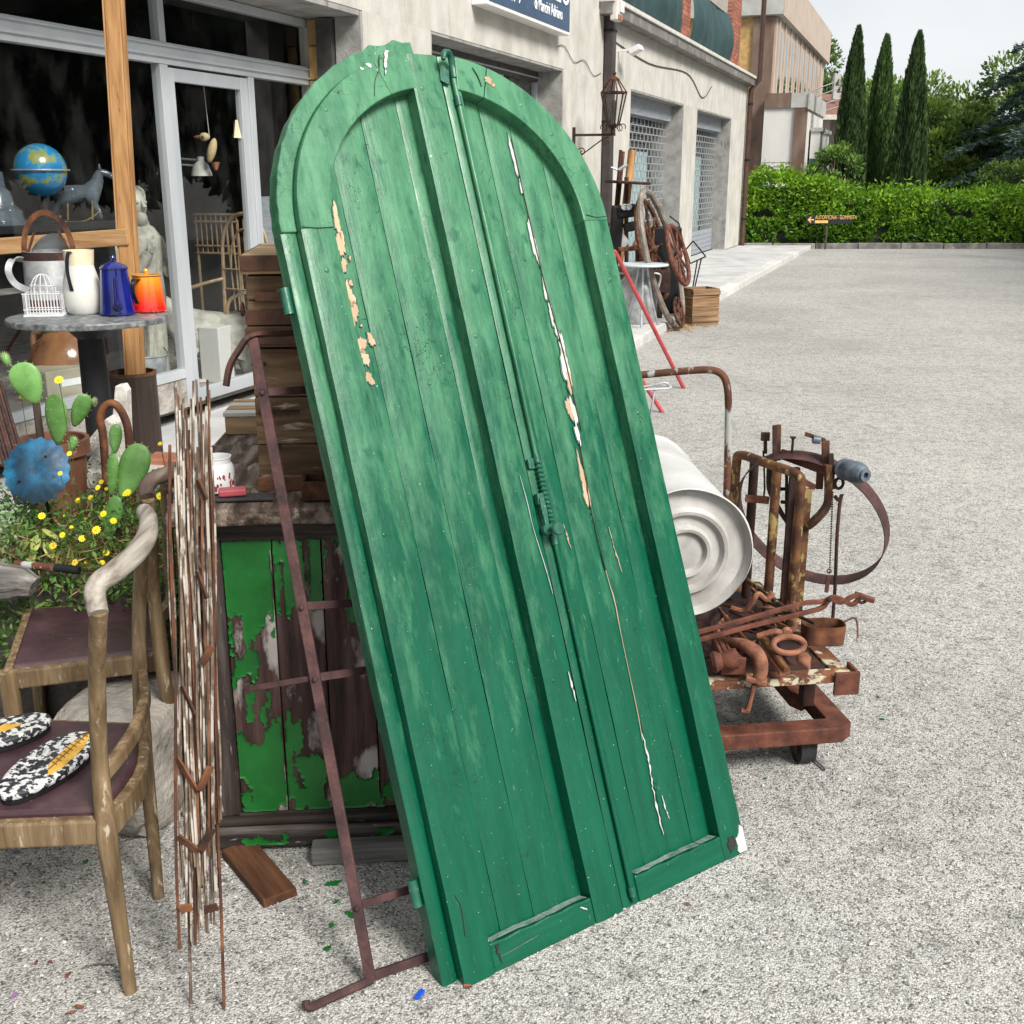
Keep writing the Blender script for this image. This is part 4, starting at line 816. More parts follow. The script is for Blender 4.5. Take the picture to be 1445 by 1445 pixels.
def cab_mask(x, z):
    """x,z local on the front; True where paint survives (large bare areas as seen on the cabinet)"""
    n1 = mnoise.noise(Vector((x*13, z*6.5, 0))); n2 = mnoise.noise(Vector((x*38, z*17, 4))); n3 = mnoise.noise(Vector((x*80, z*80, 9)))
    n4 = mnoise.noise(Vector((x*70, z*9, 5))); q = .55*n1+.42*n2+.16*n3+.25*n4; u = (x-.052)/.456; v = (z-.09)/(CHt-.117)     # 0..1
    def el(cu, cv, ru, rv, s=1): return s*max(0, 1.25-math.hypot((u-cu)/ru, (v-cv)/rv))
    bare = el(.20, .57, .10, .16, .9)+el(.44, .50, .20, .22, 1.0)+el(.62, .46, .22, .30, .9)+el(.85, .40, .20, .30, .8)+el(.56, .80, .07, .30, .8)+el(.30, .83, .025, .22, .7)+el(.42, .80, .02, .30, .7)+el(.78, .22, .16, .13, .8)+el(.02, .42, .10, .05, .6)+el(.50, .27, .16, .10, .8)+el(.50, .05, .05, .18, .5)+el(.96, .62, .10, .16, .6)+el(.36, .69, .03, .14, .6)+el(.10, .28, .05, .06, .7)+el(.30, .22, .06, .09, .7)+el(.16, .12, .03, .07, .6)+el(.66, .16, .05, .10, .6)+el(.9, .14, .08, .06, .6)+el(.06, .66, .03, .10, .5)
    good = el(.14, .85, .16, .16, .7)+el(.12, .42, .10, .07, .6)+el(.24, .16, .24, .14, .7)+el(.72, .07, .22, .09, .8)+el(.72, .78, .10, .16, .6)+el(.50, .66, .05, .14, .5)+el(.33, .40, .05, .14, .5)
    for i in range(1, npk):
        if abs(x-(.053+i*pw)) < .0035+.002*n2 and n1 < .25: return False
    return bare-good*.6+q*1.25 < (.14 if v < .75 else .30)
paint_sheet(.054, CWd-.053, .093, CHt-.029, .0165, cab_mask)['kind'] = 'stuff'
paint_sheet(0, CWd-.02, .022, .06, -.0225, lambda x, z: mnoise.noise(Vector((x*16, z*20, 2)))+.35*mnoise.noise(Vector((x*60, z*60, 2))) > .30, name='paint_sheet')['kind'] = 'stuff'
# chests stacked on the cabinet
def chest(name, label, loc, rot, w_, d_, h_, lid, pale=False, straps=True):
    c = thing(name, label, 'chest', loc, rot); t = .016; m_ = 'chest'
    nb = 2 if h_ < .2 else 3; hh = (h_-lid)/nb
    for i in range(nb):
        z0 = i*hh; MB().b2(0, w_, 0, t, z0+.001, z0+hh-.001).build('front_board', m_, c, bevel=.003); MB().b2(0, t, t+.001, d_-t-.001, z0+.001, z0+hh-.001).build('side_board', m_, c, bevel=.003)
        MB().b2(w_-t, w_, t+.001, d_-t-.001, z0+.001, z0+hh-.001).build('side_board', m_, c, bevel=.003)
    MB().b2(0, w_, d_-t, d_, 0, h_-lid).build('back_board', m_, c, bevel=.003); MB().b2(t, w_-t, t, d_-t, 0, t).build('bottom', m_, c)
    l = MB().b2(-.006, w_+.006, -.006, d_+.004, h_-lid+.003, h_-.02).build('lid', 'chest_pale' if pale else m_, c, bevel=.004)
    nb = 4
    for i in range(nb): MB().b2(-.008+i*(d_*0), w_+.008, -.008+i*(d_+.014)/nb+.001, -.008+(i+1)*(d_+.014)/nb-.002, h_-.0195, h_).build('lid_board', 'chest_pale' if pale else 'chest', l, bevel=.004)
    MB().b2(-.005, w_+.004, -.006, -.0005, .0, .035).build('edge_band', 'leather', c, bevel=.002); MB().b2(-.006, -.0005, 0, d_, .0, .035).build('edge_band', 'leather', c, bevel=.002)
    MB().b2(-.009, w_+.004, -.0105, -.0065, h_-lid+.01, h_-lid+.045).build('edge_band', 'leather', l, bevel=.002)
    MB().b2(-.0105, -.0065, 0, d_, h_-lid+.01, h_-lid+.045).build('edge_band', 'leather', l, bevel=.002)
    return c
top = CHt+.064
cl = ROOT[cab.name]
ch1 = chest('wooden_chest', 'larger brown wooden chest standing on the cabinet top', cl @ Vector((.138, .10, top)), cr, .285, .52, .385, .05)
for z, x0, x1 in ((.19, .01, .10), (.30, .0, .03)): MB().bar((x0, -.004, z), (x1, -.004, z), .008, .006).build('iron_hasp', 'rust_dark', ch1)
ch2 = chest('wooden_chest', 'smaller brown chest with pale lid and leather edging, topmost of the chests', cl @ Vector((.135, .105, top+.387)), cr+R(2), .145, .46, .155, .045, True)
MB().tube([(-.012, .012+.02*math.cos(a_), .035+.014*math.sin(a_)) for a_ in np.linspace(0, 6.283, 13)[:-1]], .003, 5, closed=True).build('ring', 'rust_dark', ch2)
MB().b2(.02, .14, -.013, -.0105, .055, .075).build('edge_band', 'leather', ch2)
bb = MB().box((0, 0, .012), (.05, .035, .024)); tag(rebase(bb.build('timber_block', 'green_iron', bevel=.003), (0, 0, 0)), 'small green painted block on the pale chest lid against the door edge', 'block')
bpy.data.objects['timber_block'].location = cl @ Vector((.245, .12, top+.387+.156))
# pot, pad, offcuts on the cabinet top
pot_loc = cl @ Vector((.042, .105, top+.001))
pt = thing('china_pot', 'white china pot with red printed figures on the cabinet top', 'pot', pot_loc)
MB().lathe([(.030, 0), (.036, .004), (.0375, .012), (.0375, .058), (.034, .066), (.0305, .070), (.031, .080), (.033, .082), (.033, .085), (.029, .085), (.0275, .075), (.03, .062), (.033, .05), (.033, .01), (0, .008)], seg=32).build('body', 'white_mug', pt, smooth=True)
m = MB(); r_ = random.Random(5)
for i in range(46):
    a_ = R(r_.uniform(-150, 0)); z_ = r_.uniform(.012, .052); s_ = r_.uniform(.0016, .0042)
    if z_ > .035 and r_.random() < .5: continue
    pts = []
    for q in range(6):
        th_ = q*math.pi/3; aa = a_+s_*math.cos(th_)/.0375; pts.append((math.cos(aa)*.0378, math.sin(aa)*.0378, z_+s_*1.7*math.sin(th_)))
    m.add(pts, [tuple(range(6))])
m.build('print', 'red_print', pt, fix=False)
o = MB().box((0, 0, .008), (.062, .034, .016), Matrix.Rotation(R(14), 3, 'Z')).build('pink_pad', 'pink', bevel=.004); o.location = cl @ Vector((.085, .03, top+.012)); tag(o, 'small faded pink rubber pad on a black tray beside the pot', 'pad')
o = MB().box((0, 0, .004), (.13, .05, .008), Matrix.Rotation(R(6), 3, 'Z')).build('black_tray', 'black_rubber', bevel=.003); o.location = cl @ Vector((.115, .028, top+.0025)); tag(o, 'thin black tray lying at the front edge of the cabinet top', 'tray')
ob = thing('dark_box', 'small dark open box at the cabinet front edge beside the door', 'box', cl @ Vector((.245, -.005, top+.003)), cr)
for x0, x1, y0, y1, z0, z1 in ((0, .13, 0, .008, 0, .045), (0, .13, .082, .09, 0, .045), (0, .008, .009, .081, 0, .045), (.122, .13, .009, .081, 0, .045), (.009, .121, .009, .081, 0, .008)): MB().b2(x0, x1, y0, y1, z0, z1).build('side', 'plank_brown', ob, bevel=.002)
# pale slatted offcuts behind the chest
pl = thing('slat_crate', 'pale slatted crate behind the chests on the cabinet top', 'crate', cl @ Vector((-.03, .72, top)), cr)
for i in range(4): MB().b2(-.02, .13, i*.055, i*.055+.046, .05, .062).build('slat', 'chest_pale' if i % 2 else 'coping', pl, bevel=.002)
MB().b2(-.015, .125, .0, .015, 0, .049).build('rail', 'chest_pale', pl); MB().b2(-.015, .125, .19, .205, 0, .049).build('rail', 'chest_pale', pl)
# boards on the ground
o = MB().box((0, 0, .011), (.085, .25, .02), None, .002).build('brown_plank', 'plank_brown', bevel=.003); p = G(365, 1236, 0); o.location = (p.x, p.y, .001); o.rotation_euler = (0, 0, R(36)); tag(o, 'short red brown plank lying on the asphalt before the cabinet', 'plank')
o = MB().box((0, 0, .021), (.27, .06, .04), None, .003).build('grey_plank', 'plank_grey', bevel=.004); p = G(520, 1208, 0); o.location = (p.x, p.y-.005, .001); o.rotation_euler = (0, 0, R(5)); tag(o, 'grey board lying along the foot of the cabinet', 'plank')

# ================================================================== RUSTY IRON LADDER FRAME
s1b, s1t = G(523, 1383, .012), D(357, 478, 2.40); s2b, s2t = G(612, 1352, .012), D(478, 446, 2.62)
lad = thing('iron_ladder', 'narrow rusty flat iron ladder leaning against the cabinet beside the green door', 'ladder', s1b)
fwd = Vector((0, -1, .25))
def LB(p, q, w_, h_, name='rung', mat='rust_purple'): return MB().bar(p, q, w_, h_, up=fwd).build(name, mat, lad, bevel=.0015, world=True)
LB(s1b, s1t, .022, .012, 'stringer'); LB(s2b, s2t, .022, .012, 'stringer')
def on(b, t, f): return Vector(b)+(Vector(t)-Vector(b))*f
def frac(v, b, t):
    lo, hi = 0, 1
    def pv(p):
        d = Vector(p)-Vector((0, 0, CH)); c, s = math.cos(PIT), math.sin(PIT); return 722.5-FPX*(d.y*s+d.z*c)/(d.y*c-d.z*s)
    for _ in range(30):
        mid = (lo+hi)/2
        if pv(on(b, t, mid)) > v: lo = mid
        else: hi = mid
    return lo
for v1, v2 in ((555, 546), (857, 850), (958, 942), (1280, 1252)):
    p, q = on(s1b, s1t, frac(v1, s1b, s1t)), on(s2b, s2t, frac(v2, s2b, s2t)); LB(p+Vector((0, .006, 0)), q+Vector((0, .006, 0)), .017, .008)
    MB().ball(p+Vector((0, -.008, .002)), .006, 8, 5).build('rivet', 'rust_purple', lad, world=True, smooth=True)
LB(s1b+Vector((0, .006, .004)), s2b+Vector((0, .006, .004)), .019, .010)
p = on(s1b, s1t, frac(958, s1b, s1t)); e_ = D(352, 972, p.y+.015); LB(p+Vector((0, .007, 0)), e_, .012, .008, 'side_arm'); LB(e_+Vector((-.004, 0, -.010)), e_+Vector((-.006, -.004, .014)), .013, .012, 'side_arm')
m = MB(); m.strip(smoothpath([s2t+Vector((.01, -.002, .004)), D(420, 468, 2.50), s1t+Vector((0, .004, .006)), D(336, 496, 2.38), D(324, 518, 2.37), D(319, 545, 2.36)], 5), .010, .024, up=fwd); m.build('top_arm', 'rust_dark', lad, world=True, bevel=.0015)
m = MB(); m.tube(smoothpath([s1b+Vector((.004, .002, 0)), G(490, 1398, .010), G(455, 1414, .009), G(440, 1421, .010), G(433, 1419, .014), G(432, 1412, .022)], 5), .009, 8); m.build('foot_hook', 'rust_purple', lad, world=True, smooth=True)

# ================================================================== ARMCHAIRS
def armchair_near():
    P1 = [G(184, 1400, 0), G(167, 1290, .17), G(151, 1180, .36), G(141, 1080, .5), G(137, 960, .70), G(139, 862, .865)]
    P2 = [G(224, 1268, 0), G(211, 1130, .2), G(202, 1045, .36), G(196, 900, .58), G(199, 800, .76), G(203, 745, .87)]
    c = thing('wooden_armchair', 'worn armchair holding two painted oval boards on its purple seat', 'chair', (P1[0]+P2[0])/2, group=None)
    for P, r_ in ((P1, [.0135, .0165, .021, .0165, .016, .016]), (P2, [.0125, .016, .0195, .016, .0155, .015])):
        S = smoothpath(P, 6); rr = [float(np.interp(i/(len(S)-1)*5, range(6), r_)) for i in range(len(S))]
        MB().tube(S, rr, 10, up=(1, 0, 0)).build('back_leg', 'chair_wood', c, smooth=True, world=True)
    rail = smoothpath([G(139, 866, .862), G(134, 838, .89), G(140, 822, .905), G(162, 806, .912), G(190, 782, .916), G(207, 757, .918), G(210, 735, .918), G(204, 722, .915)], 6)
    MB().tube(rail, [.0175+.003*math.sin(i/len(rail)*3.1) for i in range(len(rail))], 12).build('top_rail', 'pale_arm', c, smooth=True, world=True)
    low = smoothpath([G(142, 1096, .475), G(168, 1066, .488), G(192, 1028, .495), G(205, 985, .50), G(200, 950, .50)], 6)
    MB().strip(low, .022, .034).build('back_rail', 'chair_wood', c, world=True, bevel=.006)
    # seat frame : a rounded quad reaching out of the picture on the left
    a, b = G(150, 1178, .36), G(202, 1045, .36); d = Vector((-1, -.03, 0)); ln = .44
    a2, b2 = a+d*ln+Vector((0, -.02, 0)), b+d*ln+Vector((0, .05, 0))
    for p, q in ((a, a2), (b, b2), (a2, b2)): MB().bar(p+Vector((0, 0, .012)), q+Vector((0, 0, .012)), .026, .055).build('seat_rail', 'chair_wood', c, bevel=.005, world=True)
    back = smoothpath([a+Vector((0, 0, .012)), (a+b)/2+Vector((.035, 0, .012)), b+Vector((0, 0, .012))], 8); MB().strip(back, .024, .055).build('seat_rail', 'chair_wood', c, bevel=.004, world=True)
    poly = [a2+Vector((.01, .012, 0)), a+Vector((-.012, .012, 0))]+[p+Vector((-.012, 0, 0)) for p in back[3:-3]]+[b+Vector((-.012, -.012, 0)), b2+Vector((.01, -.012, 0))]
    MB().prism([(p.x, p.y) for p in poly], .375, .412).build('seat_pad', 'seat', c, bevel=.008, world=True)
    for q in (a2, b2): MB().tube([(q.x-.012, q.y, 0), (q.x, q.y, .20), (q.x, q.y, .40)], [.016, .021, .022], 10).build('front_leg', 'chair_wood', c, smooth=True, world=True)
    return c
armchair_near()
def armchair_far():
    PA = [G(262, 1150, 0), G(250, 1045, .2), G(233, 965, .38), G(218, 850, .6), G(212, 745, .82), G(209, 704, .90)]
    PB = [G(262, 1040, 0), G(250, 930, .25), G(243, 865, .4), G(238, 780, .6), G(236, 712, .80), G(234, 684, .885)]
    c = thing('wooden_armchair', 'worn armchair with an empty purple seat in front of the planter', 'chair', (PA[0]+PB[0])/2)
    for P in (PA, PB):
        S = smoothpath(P, 6); r_ = [.012, .016, .018, .016, .015, .0145]; rr = [float(np.interp(i/(len(S)-1)*5, range(6), r_)) for i in range(len(S))]
        MB().tube(S, rr, 10, up=(1, 0, 0)).build('back_leg', 'chair_wood', c, smooth=True, world=True)
    rail = smoothpath([G(209, 704, .90), G(206, 690, .915), G(216, 676, .925), G(238, 668, .925), G(248, 664, .92), G(236, 680, .89)], 6)
    MB().tube(rail, .019, 10).build('top_rail', 'pipe_brown', c, smooth=True, world=True)
    z = .40; nl, nr, fr, flf = G(12, 957, z), G(233, 930, z), G(226, 862, z), G(42, 868, z)
    for p, q in ((nl, nr), (fr, flf), (nl, flf), (nr, fr)): MB().bar(p+Vector((0, 0, -.004)), q+Vector((0, 0, -.004)), .024, .05).build('seat_rail', 'chair_wood', c, bevel=.005, world=True)
    cen = (nl+nr+fr+flf)/4; poly = [p+(cen-p)*.05 for p in (nl, nr, fr, flf)]
    MB().prism([(p.x, p.y) for p in poly], z-.01, z+.028).build('seat_pad', 'seat', c, bevel=.008, world=True)
    for q in (nl, flf): MB().tube([(q.x-.01, q.y, 0), (q.x, q.y, .2), (q.x, q.y, z+.018)], [.016, .021, .024], 10).build('front_leg', 'chair_wood', c, smooth=True, world=True)
    m = MB(); m.strip(smoothpath([G(218, 880, .54), G(240, 850, .54), G(240, 815, .54)], 6), .02, .03); m.build('back_rail', 'chair_wood', c, world=True)
armchair_far()
# two painted oval boards on the near chair's seat
def oval_board(name, label, c, ax, rx, ry, z, feather):
    b = thing(name, label, 'board', (c.x, c.y, z), math.atan2(ax[1], ax[0])); n = 30
    poly = [(rx*math.cos(2*math.pi*i/n), ry*math.sin(2*math.pi*i/n)*(1+.12*math.cos(2*math.pi*i/n))) for i in range(n)]
    MB().prism(poly, .010, .028).build('body', 'speckle_board', b, bevel=.006)
    MB().prism([(x*.97, y*.97) for x, y in poly], 0, .0095).build('sole', 'iron_black', b)
    if feather:
        m = MB(); m.prism([(-.09, -.006), (-.05, -.020), (.03, -.020), (.09, -.004), (.04, .016), (-.05, .016)], .0285, .0310, lambda x, y, zz: (x+.035, y-.025+.12*x, zz)); f_ = m.build('painted_feather', 'ochre', b, bevel=.001)
        m = MB()
        for i in range(9): m.bar((-.05+i*.015+.035, -.035+.0015*i, .0316), (-.042+i*.015+.035, -.018+.002*i, .0316), .0022, .0016)
        m.bar((-.07+.035, -.030, .0314), (.10+.02, -.012, .0314), .003, .001); m.build('feather_barbs', 'feather_line', f_)
    else: MB().prism(blob(.0, .0, .03, .018, 3), .0282, .0295).build('painted_spot', 'ochre', b)
    return b
ax = G(120, 1030, .45)-G(20, 1105, .45)
oval_board('oval_board', 'black and white mottled oval board with a painted yellow feather on the chair seat', G(66, 1068, .45), ax, .135, .062, .4135, True)
ax2 = G(55, 1000, .45)-G(-40, 1030, .45)
oval_board('oval_board', 'black and white mottled oval board with a small yellow spot on the chair seat', G(2, 1024, .45), ax2, .105, .055, .4135, False)
# squared stone on the ground between chairs and cabinet
p = G(182, 1190, 0)
def rough_block(name, label, loc, rot, d, mat, cat, amp=.012, sub=7):
    bm = bmesh.new(); bmesh.ops.create_cube(bm, size=1); bmesh.ops.subdivide_edges(bm, edges=bm.edges, cuts=sub, use_grid_fill=True)
    for v in bm.verts:
        q = Vector(v.co); r = 1-.10*max(0, (abs(q.x)*2)**6*(abs(q.y)*2)**6+(abs(q.x)*2)**6*(abs(q.z)*2)**6+(abs(q.y)*2)**6*(abs(q.z)*2)**6)
        w_ = Vector((q.x*d[0], q.y*d[1], q.z*d[2]))*r; nn = Vector((mnoise.noise(w_*9), mnoise.noise(w_*9+Vector((5, 1, 2))), mnoise.noise(w_*9+Vector((1, 7, 3)))))*amp
        if q.z < -.49: nn.z = 0
        v.co = w_+nn+Vector((0, 0, d[2]/2))
    me = bpy.data.meshes.new(name); bm.to_mesh(me); bm.free(); o = fin(bpy.data.objects.new(name, me), mat, None, True, 0, None, None); o.location = loc; o.rotation_euler = (0, 0, rot); tag(o, label, cat); return o
rough_block('stone_block', 'rough grey stone block on the ground between chairs and cabinet', (p.x-.02, p.y+.17, 0), R(-18), (.30, .34, .34), 'stone', 'stone')
# ================================================================== BUNDLE OF IRON RODS
rb = thing('rod_bundle', 'tall bundle of thin rusty white iron rods held by flat clips beside the cabinet', 'rods', G(290, 1410, 0))
rods = []
for i in range(24): rods.append((random.uniform(234, 254)+i*1.0, random.uniform(545, 730), 256+i*1.5+random.uniform(-2, 2), random.choice((1160, 1215, 1245, 1265, 1300, 1330))))
for i in range(18): rods.append((262+i*2.1+random.uniform(-2, 2), random.uniform(530, 690), 284+i*1.5, random.choice((1160, 1200, 1260, 1310))))
rods[3] = (246, 542, 265, 1424); rods[30] = (293, 560, 314, 1424)
def rodpt(u, v):    # the bundle leans back: distance grows with height
    f_ = (1425-v)/885.0; return D(u, v, 1.84+.36*f_)
for i, (u0, v0, u1, v1) in enumerate(rods):
    pts = []; k_ = random.uniform(0, 6)
    for j in range(7):
        f_ = j/6; u = u0+(u1-u0)*((v0+(v1-v0)*f_)-v0)/(1425-v0)*1.0 if False else u0+(u1-u0)*f_; v = v0+(v1-v0)*f_
        q = rodpt(u, v); pts.append(q+Vector((.0025*math.sin(j*1.7+k_), ((i*37) % 7)*.006-.02, 0)))
    MB().tube(smoothpath(pts, 3), .0024 if i % 3 else .0032, 6).build('rod', 'rod' if i % 5 else 'rust', rb, smooth=True, world=True)
for (u0, v0, u1, v1) in ((284, 672, 296, 700), (283, 800, 297, 838), (255, 1060, 282, 1105), (286, 1106, 302, 1072), (256, 1170, 284, 1190), (288, 1190, 304, 1160), (258, 1272, 276, 1268), (294, 1272, 312, 1268), (290, 930, 303, 905), (262, 960, 280, 1000)):
    a, b = rodpt(u0, v0)+Vector((0, -.026, 0)), rodpt(u1, v1)+Vector((0, -.026, 0)); MB().bar(a, b, .005, .018, up=(0, -.2, 1)).build('clip', 'rust', rb, bevel=.001, world=True)
# ================================================================== PLANTER WITH HERBS, CACTI
PT = .52
pc = [G(-40, 850, PT), G(238, 850, PT), G(240, 700, PT), G(-70, 700, PT)]
px0, px1, py0, py1 = -1.62, -.90, 2.98, 3.75
plt = thing('planter', 'low stone planter overgrown with herbs and yellow flowers before the shop window', 'planter', ((px0+px1)/2, py0, 0))
for (x0, x1, y0, y1) in ((px0, px1, py0, py0+.07), (px0, px1, py1-.07, py1), (px0, px0+.07, py0+.071, py1-.071), (px1-.07, px1, py0+.071, py1-.071)): MB().box(((x0+x1)/2, (y0+y1)/2, PT/2-.01), (x1-x0, y1-y0, PT-.02), None, .006).build('side', 'log_dark', plt, world=True, bevel=.012)
MB().b2(px0+.07, px1-.07, py0+.07, py1-.07, .05, PT-.03).build('soil', 'soil', plt, world=True)
def herbs(n, mat, size, zlo, zhi, name, dens=2.2, ratio=.4):
    P = []; N = []
    while len(P) < n:
        x = random.uniform(px0, px1+.05); y = random.uniform(py0-.04, py1); h = .5+.5*mnoise.noise(Vector((x*dens*2, y*dens*2, zlo)))
        if random.random() > h*1.1: continue
        P.append((x, y, PT+zlo+(zhi-zlo)*random.random()**1.4*(.35+.65*h))); N.append((random.gauss(0, .8), random.gauss(-.2, .8), random.uniform(.1, 1)))
    return leafcloud(name, np.array(P), np.array(N), size, mat, plt, ratio, kind='stuff')
herbs(6500, 'herb', .022, -.05, .20, 'herb_foliage'); herbs(2200, 'straw', .07, -.04, .12, 'dry_grass', ratio=.07)
P = np.array([(random.uniform(-1.66, -1.45), random.uniform(2.95, 3.4), PT+random.uniform(0, .16)) for _ in range(1500)]); leafcloud('sedum_foliage', P, rng.normal(size=(1500, 3))+[0, 0, .6], .018, 'sedum', plt, .6, kind='stuff')
P = np.array([(px1-.03+random.gauss(0, .05), random.uniform(2.9, 3.4), PT-random.random()**.7*.38) for _ in range(1500)]+[(random.uniform(px0, px1), py0-.03+random.gauss(0, .02), PT-random.random()**1.3*.30) for _ in range(1800)]); leafcloud('trailing_foliage', P, rng.normal(size=(3300, 3))+[.2, -.3, -.2], .022, 'herb', plt, .4, kind='stuff')
# flower stalks : each a stem with a head
fl_px = [(85, 668), (112, 651), (62, 643), (92, 728), (150, 690), (143, 680), (138, 688), (176, 697), (146, 725), (59, 728), (88, 755), (101, 744), (116, 760), (122, 795), (150, 780), (180, 695), (226, 700), (106, 795), (30, 560), (147, 716), (136, 748), (128, 702), (110, 706), (83, 536), (226, 626), (98, 640), (145, 800), (75, 770), (160, 735), (120, 735)]
heads = []
for i, (u, v) in enumerate(fl_px):
    y = 3.02+((i*53) % 60)/100.0; q = D(u, v, y)
    if q.z < PT+.02: q = D(u, v, 2.98)
    f = thing('yellow_flower', 'small yellow daisy flower on a thin stem in the planter', 'flower', (q.x+random.uniform(-.04, .04), y+.02, PT-.03), group='yellow flowers in the planter')
    base = ROOT[f.name].translation; hgt = max(.06, q.z-base.z)
    MB().tube(smoothpath([(0, 0, 0), ((q.x-base.x)*.3+random.uniform(-.01, .01), 0, hgt*.5), (q.x-base.x, q.y-base.y, hgt)], 4), .0013, 5).build('stem', 'stem', f)
    m = MB(); nrm = Vector((random.uniform(-.3, .3), -.75, .65)).normalized(); t1 = nrm.orthogonal().normalized(); t2 = nrm.cross(t1); c_ = Vector((q.x-base.x, q.y-base.y, hgt)); s_ = random.uniform(.0065, .015)
    for k in range(11):
        a_ = k*6.283/11; d_ = t1*math.cos(a_)+t2*math.sin(a_); e_ = t1*math.cos(a_+.28)+t2*math.sin(a_+.28); g_ = t1*math.cos(a_-.28)+t2*math.sin(a_-.28)
        m.add([c_, c_+e_*s_*.7+nrm*.001, c_+d_*s_, c_+g_*s_*.7+nrm*.001], [(0, 1, 2, 3)])
    m.ball(c_+nrm*.001, s_*.3, 8, 4); m.build('flower_head', 'petal', f, fix=False)
# yellow-green fleshy rosette
su = thing('succulent', 'pale yellow fleshy succulent rosette at the planter front', 'succulent', (D(55, 755, 3.03).x, 3.03, PT-.05))
for k in range(9):
    a_ = k*2.4; r_ = .03+.0028*k; M3 = Matrix.Rotation(a_, 3, 'Z') @ Matrix.Rotation(R(35+4*k % 40), 3, 'Y')
    MB().ball(M3 @ Vector((r_*1.1, 0, .01))+Vector((0, 0, .16-.004*k)), .024, 10, 7, (1.15, .62, .22), M3).build('leaf', 'succulent_yellow', su, smooth=True)
MB().tube([(0, 0, 0), (0, 0, .15)], .007, 6).build('stem', 'stem', su)
# prickly pears
def pad(parent, c, d, nrm, L_, Wd, name='pad'):
    """flat egg-shaped pad: c base, d direction up the pad, nrm face normal"""
    d = Vector(d).normalized(); nrm = Vector(nrm); nrm = (nrm-d*nrm.dot(d)).normalized(); x = d.cross(nrm); m = MB(); seg, rg = 20, 10; vs = []; c = Vector(c)
    for i in range(rg+1):
        th_ = math.pi*i/rg; zz = -math.cos(th_); rr = math.sin(th_)
        for k in range(seg):
            a_ = 2*math.pi*k/seg; px_ = rr*math.cos(a_); pn = rr*math.sin(a_); wd_ = Wd*(.80+.28*zz)
            vs.append(c+d*(L_*(.5+.5*zz))+x*(px_*wd_*.5)+nrm*(pn*.011*(1.2-.3*zz)))
    m.add(vs, [(i*seg+k, i*seg+(k+1) % seg, (i+1)*seg+(k+1) % seg, (i+1)*seg+k) for i in range(rg) for k in range(seg)])
    o = m.build(name, 'cactus', parent, smooth=True, world=True, weld=True); s_ = MB()
    for i in range(5):
        for j in range(5):
            u = (i-2)/2.6+(.18 if j % 2 else -.1); vv = (j-2)/2.5
            if u*u+vv*vv > .8: continue
            for sg_ in (1,):
                b_ = c+d*(L_*(.5+.5*vv))+x*(u*Wd*.5*(.80+.28*vv))+nrm*(.0115*math.sqrt(max(.05, 1-u*u-vv*vv)))
                for q in range(2): s_.tube([b_, b_+nrm*.005+Vector((random.uniform(-.003, .003), 0, random.uniform(-.003, .003)))], [.0007, .0002], 4, caps=False)
    for k in range(16):
        a_ = R(20+k*20)-math.pi/2; b_ = c+d*(L_*(.5+.5*math.sin(a_)))+x*(math.cos(a_)*Wd*.5*(.80+.28*math.sin(a_))); s_.tube([b_, b_+(b_-(c+d*L_*.5)).normalized()*.006], [.0012, .0004], 4, caps=False)
    s_.build('spines', 'spine', o, world=True, fix=False); return o
ca = thing('prickly_pear', 'bright green prickly pear with large pads in a dark pot by the window', 'cactus', D(85, 600, 3.55)-Vector((0, 0, .01)))
yb = 3.55; nr = Vector((.15, -1, .1))
def PX(u, v, y=yb): return D(u, v, y)
def padpx(par, b, t, wpx, y, y2=None, nm=nr):
    B_, T_ = D(b[0], b[1], y), D(t[0], t[1], y if y2 is None else y2); return pad(par, B_, T_-B_, nm, (T_-B_).length, wpx/FPX*y*1.0)
padpx(ca, (52, 570), (26, 512), 52, 3.55); padpx(ca, (13, 516), (4, 498), 14, 3.56); padpx(ca, (82, 628), (78, 556), 46, 3.50, nm=Vector((-.3, -1, 0))); padpx(ca, (104, 602), (122, 556), 30, 3.52, nm=Vector((.5, -1, 0))); padpx(ca, (133, 572), (134, 562), 6, 3.52); padpx(ca, (97, 640), (106, 616), 16, 3.5)
MB().tube([D(80, 655, 3.52), D(83, 624, 3.50)], .013, 8).build('stem', 'bark', ca, world=True); MB().tube([D(60, 640, 3.56), D(51, 568, 3.55)], .012, 8).build('stem', 'bark', ca, world=True)
cb = thing('prickly_pear', 'prickly pear with paired broad pads growing from the planter herbs', 'cactus', D(168, 745, 3.22))
padpx(cb, (172, 707), (200, 626), 52, 3.20, 3.24, Vector((.1, -1, .1))); padpx(cb, (158, 700), (160, 638), 26, 3.19, nm=Vector((-.6, -1, 0))); padpx(cb, (162, 640), (164, 598), 22, 3.19); padpx(cb, (150, 762), (166, 700), 34, 3.16, nm=Vector((-.2, -1, 0)))
MB().tube([D(165, 770, 3.2), D(168, 704, 3.2)], .014, 8).build('stem', 'bark', cb, world=True)
def pot(name, label, c, r, h, mat, cat='pot'):
    o = thing(name, label, cat, c); MB().lathe([(r*.72, 0), (r*.95, h*.82), (r*1.06, h*.83), (r*1.06, h), (r*.93, h), (r*.9, h*.86), (0, h*.84)], seg=24).build('body', mat, o, smooth=True); MB().lathe([(r*.9, h*.85), (r*.5, h*.9), (0, h*.91)], seg=16).build('soil', 'soil', o); return o
q = D(70, 640, 3.55); pot('plant_pot', 'dark terracotta pot holding the tall prickly pear', Vector((q.x, 3.57, PT-.03)), .115, q.z-PT+.075, 'terracotta')
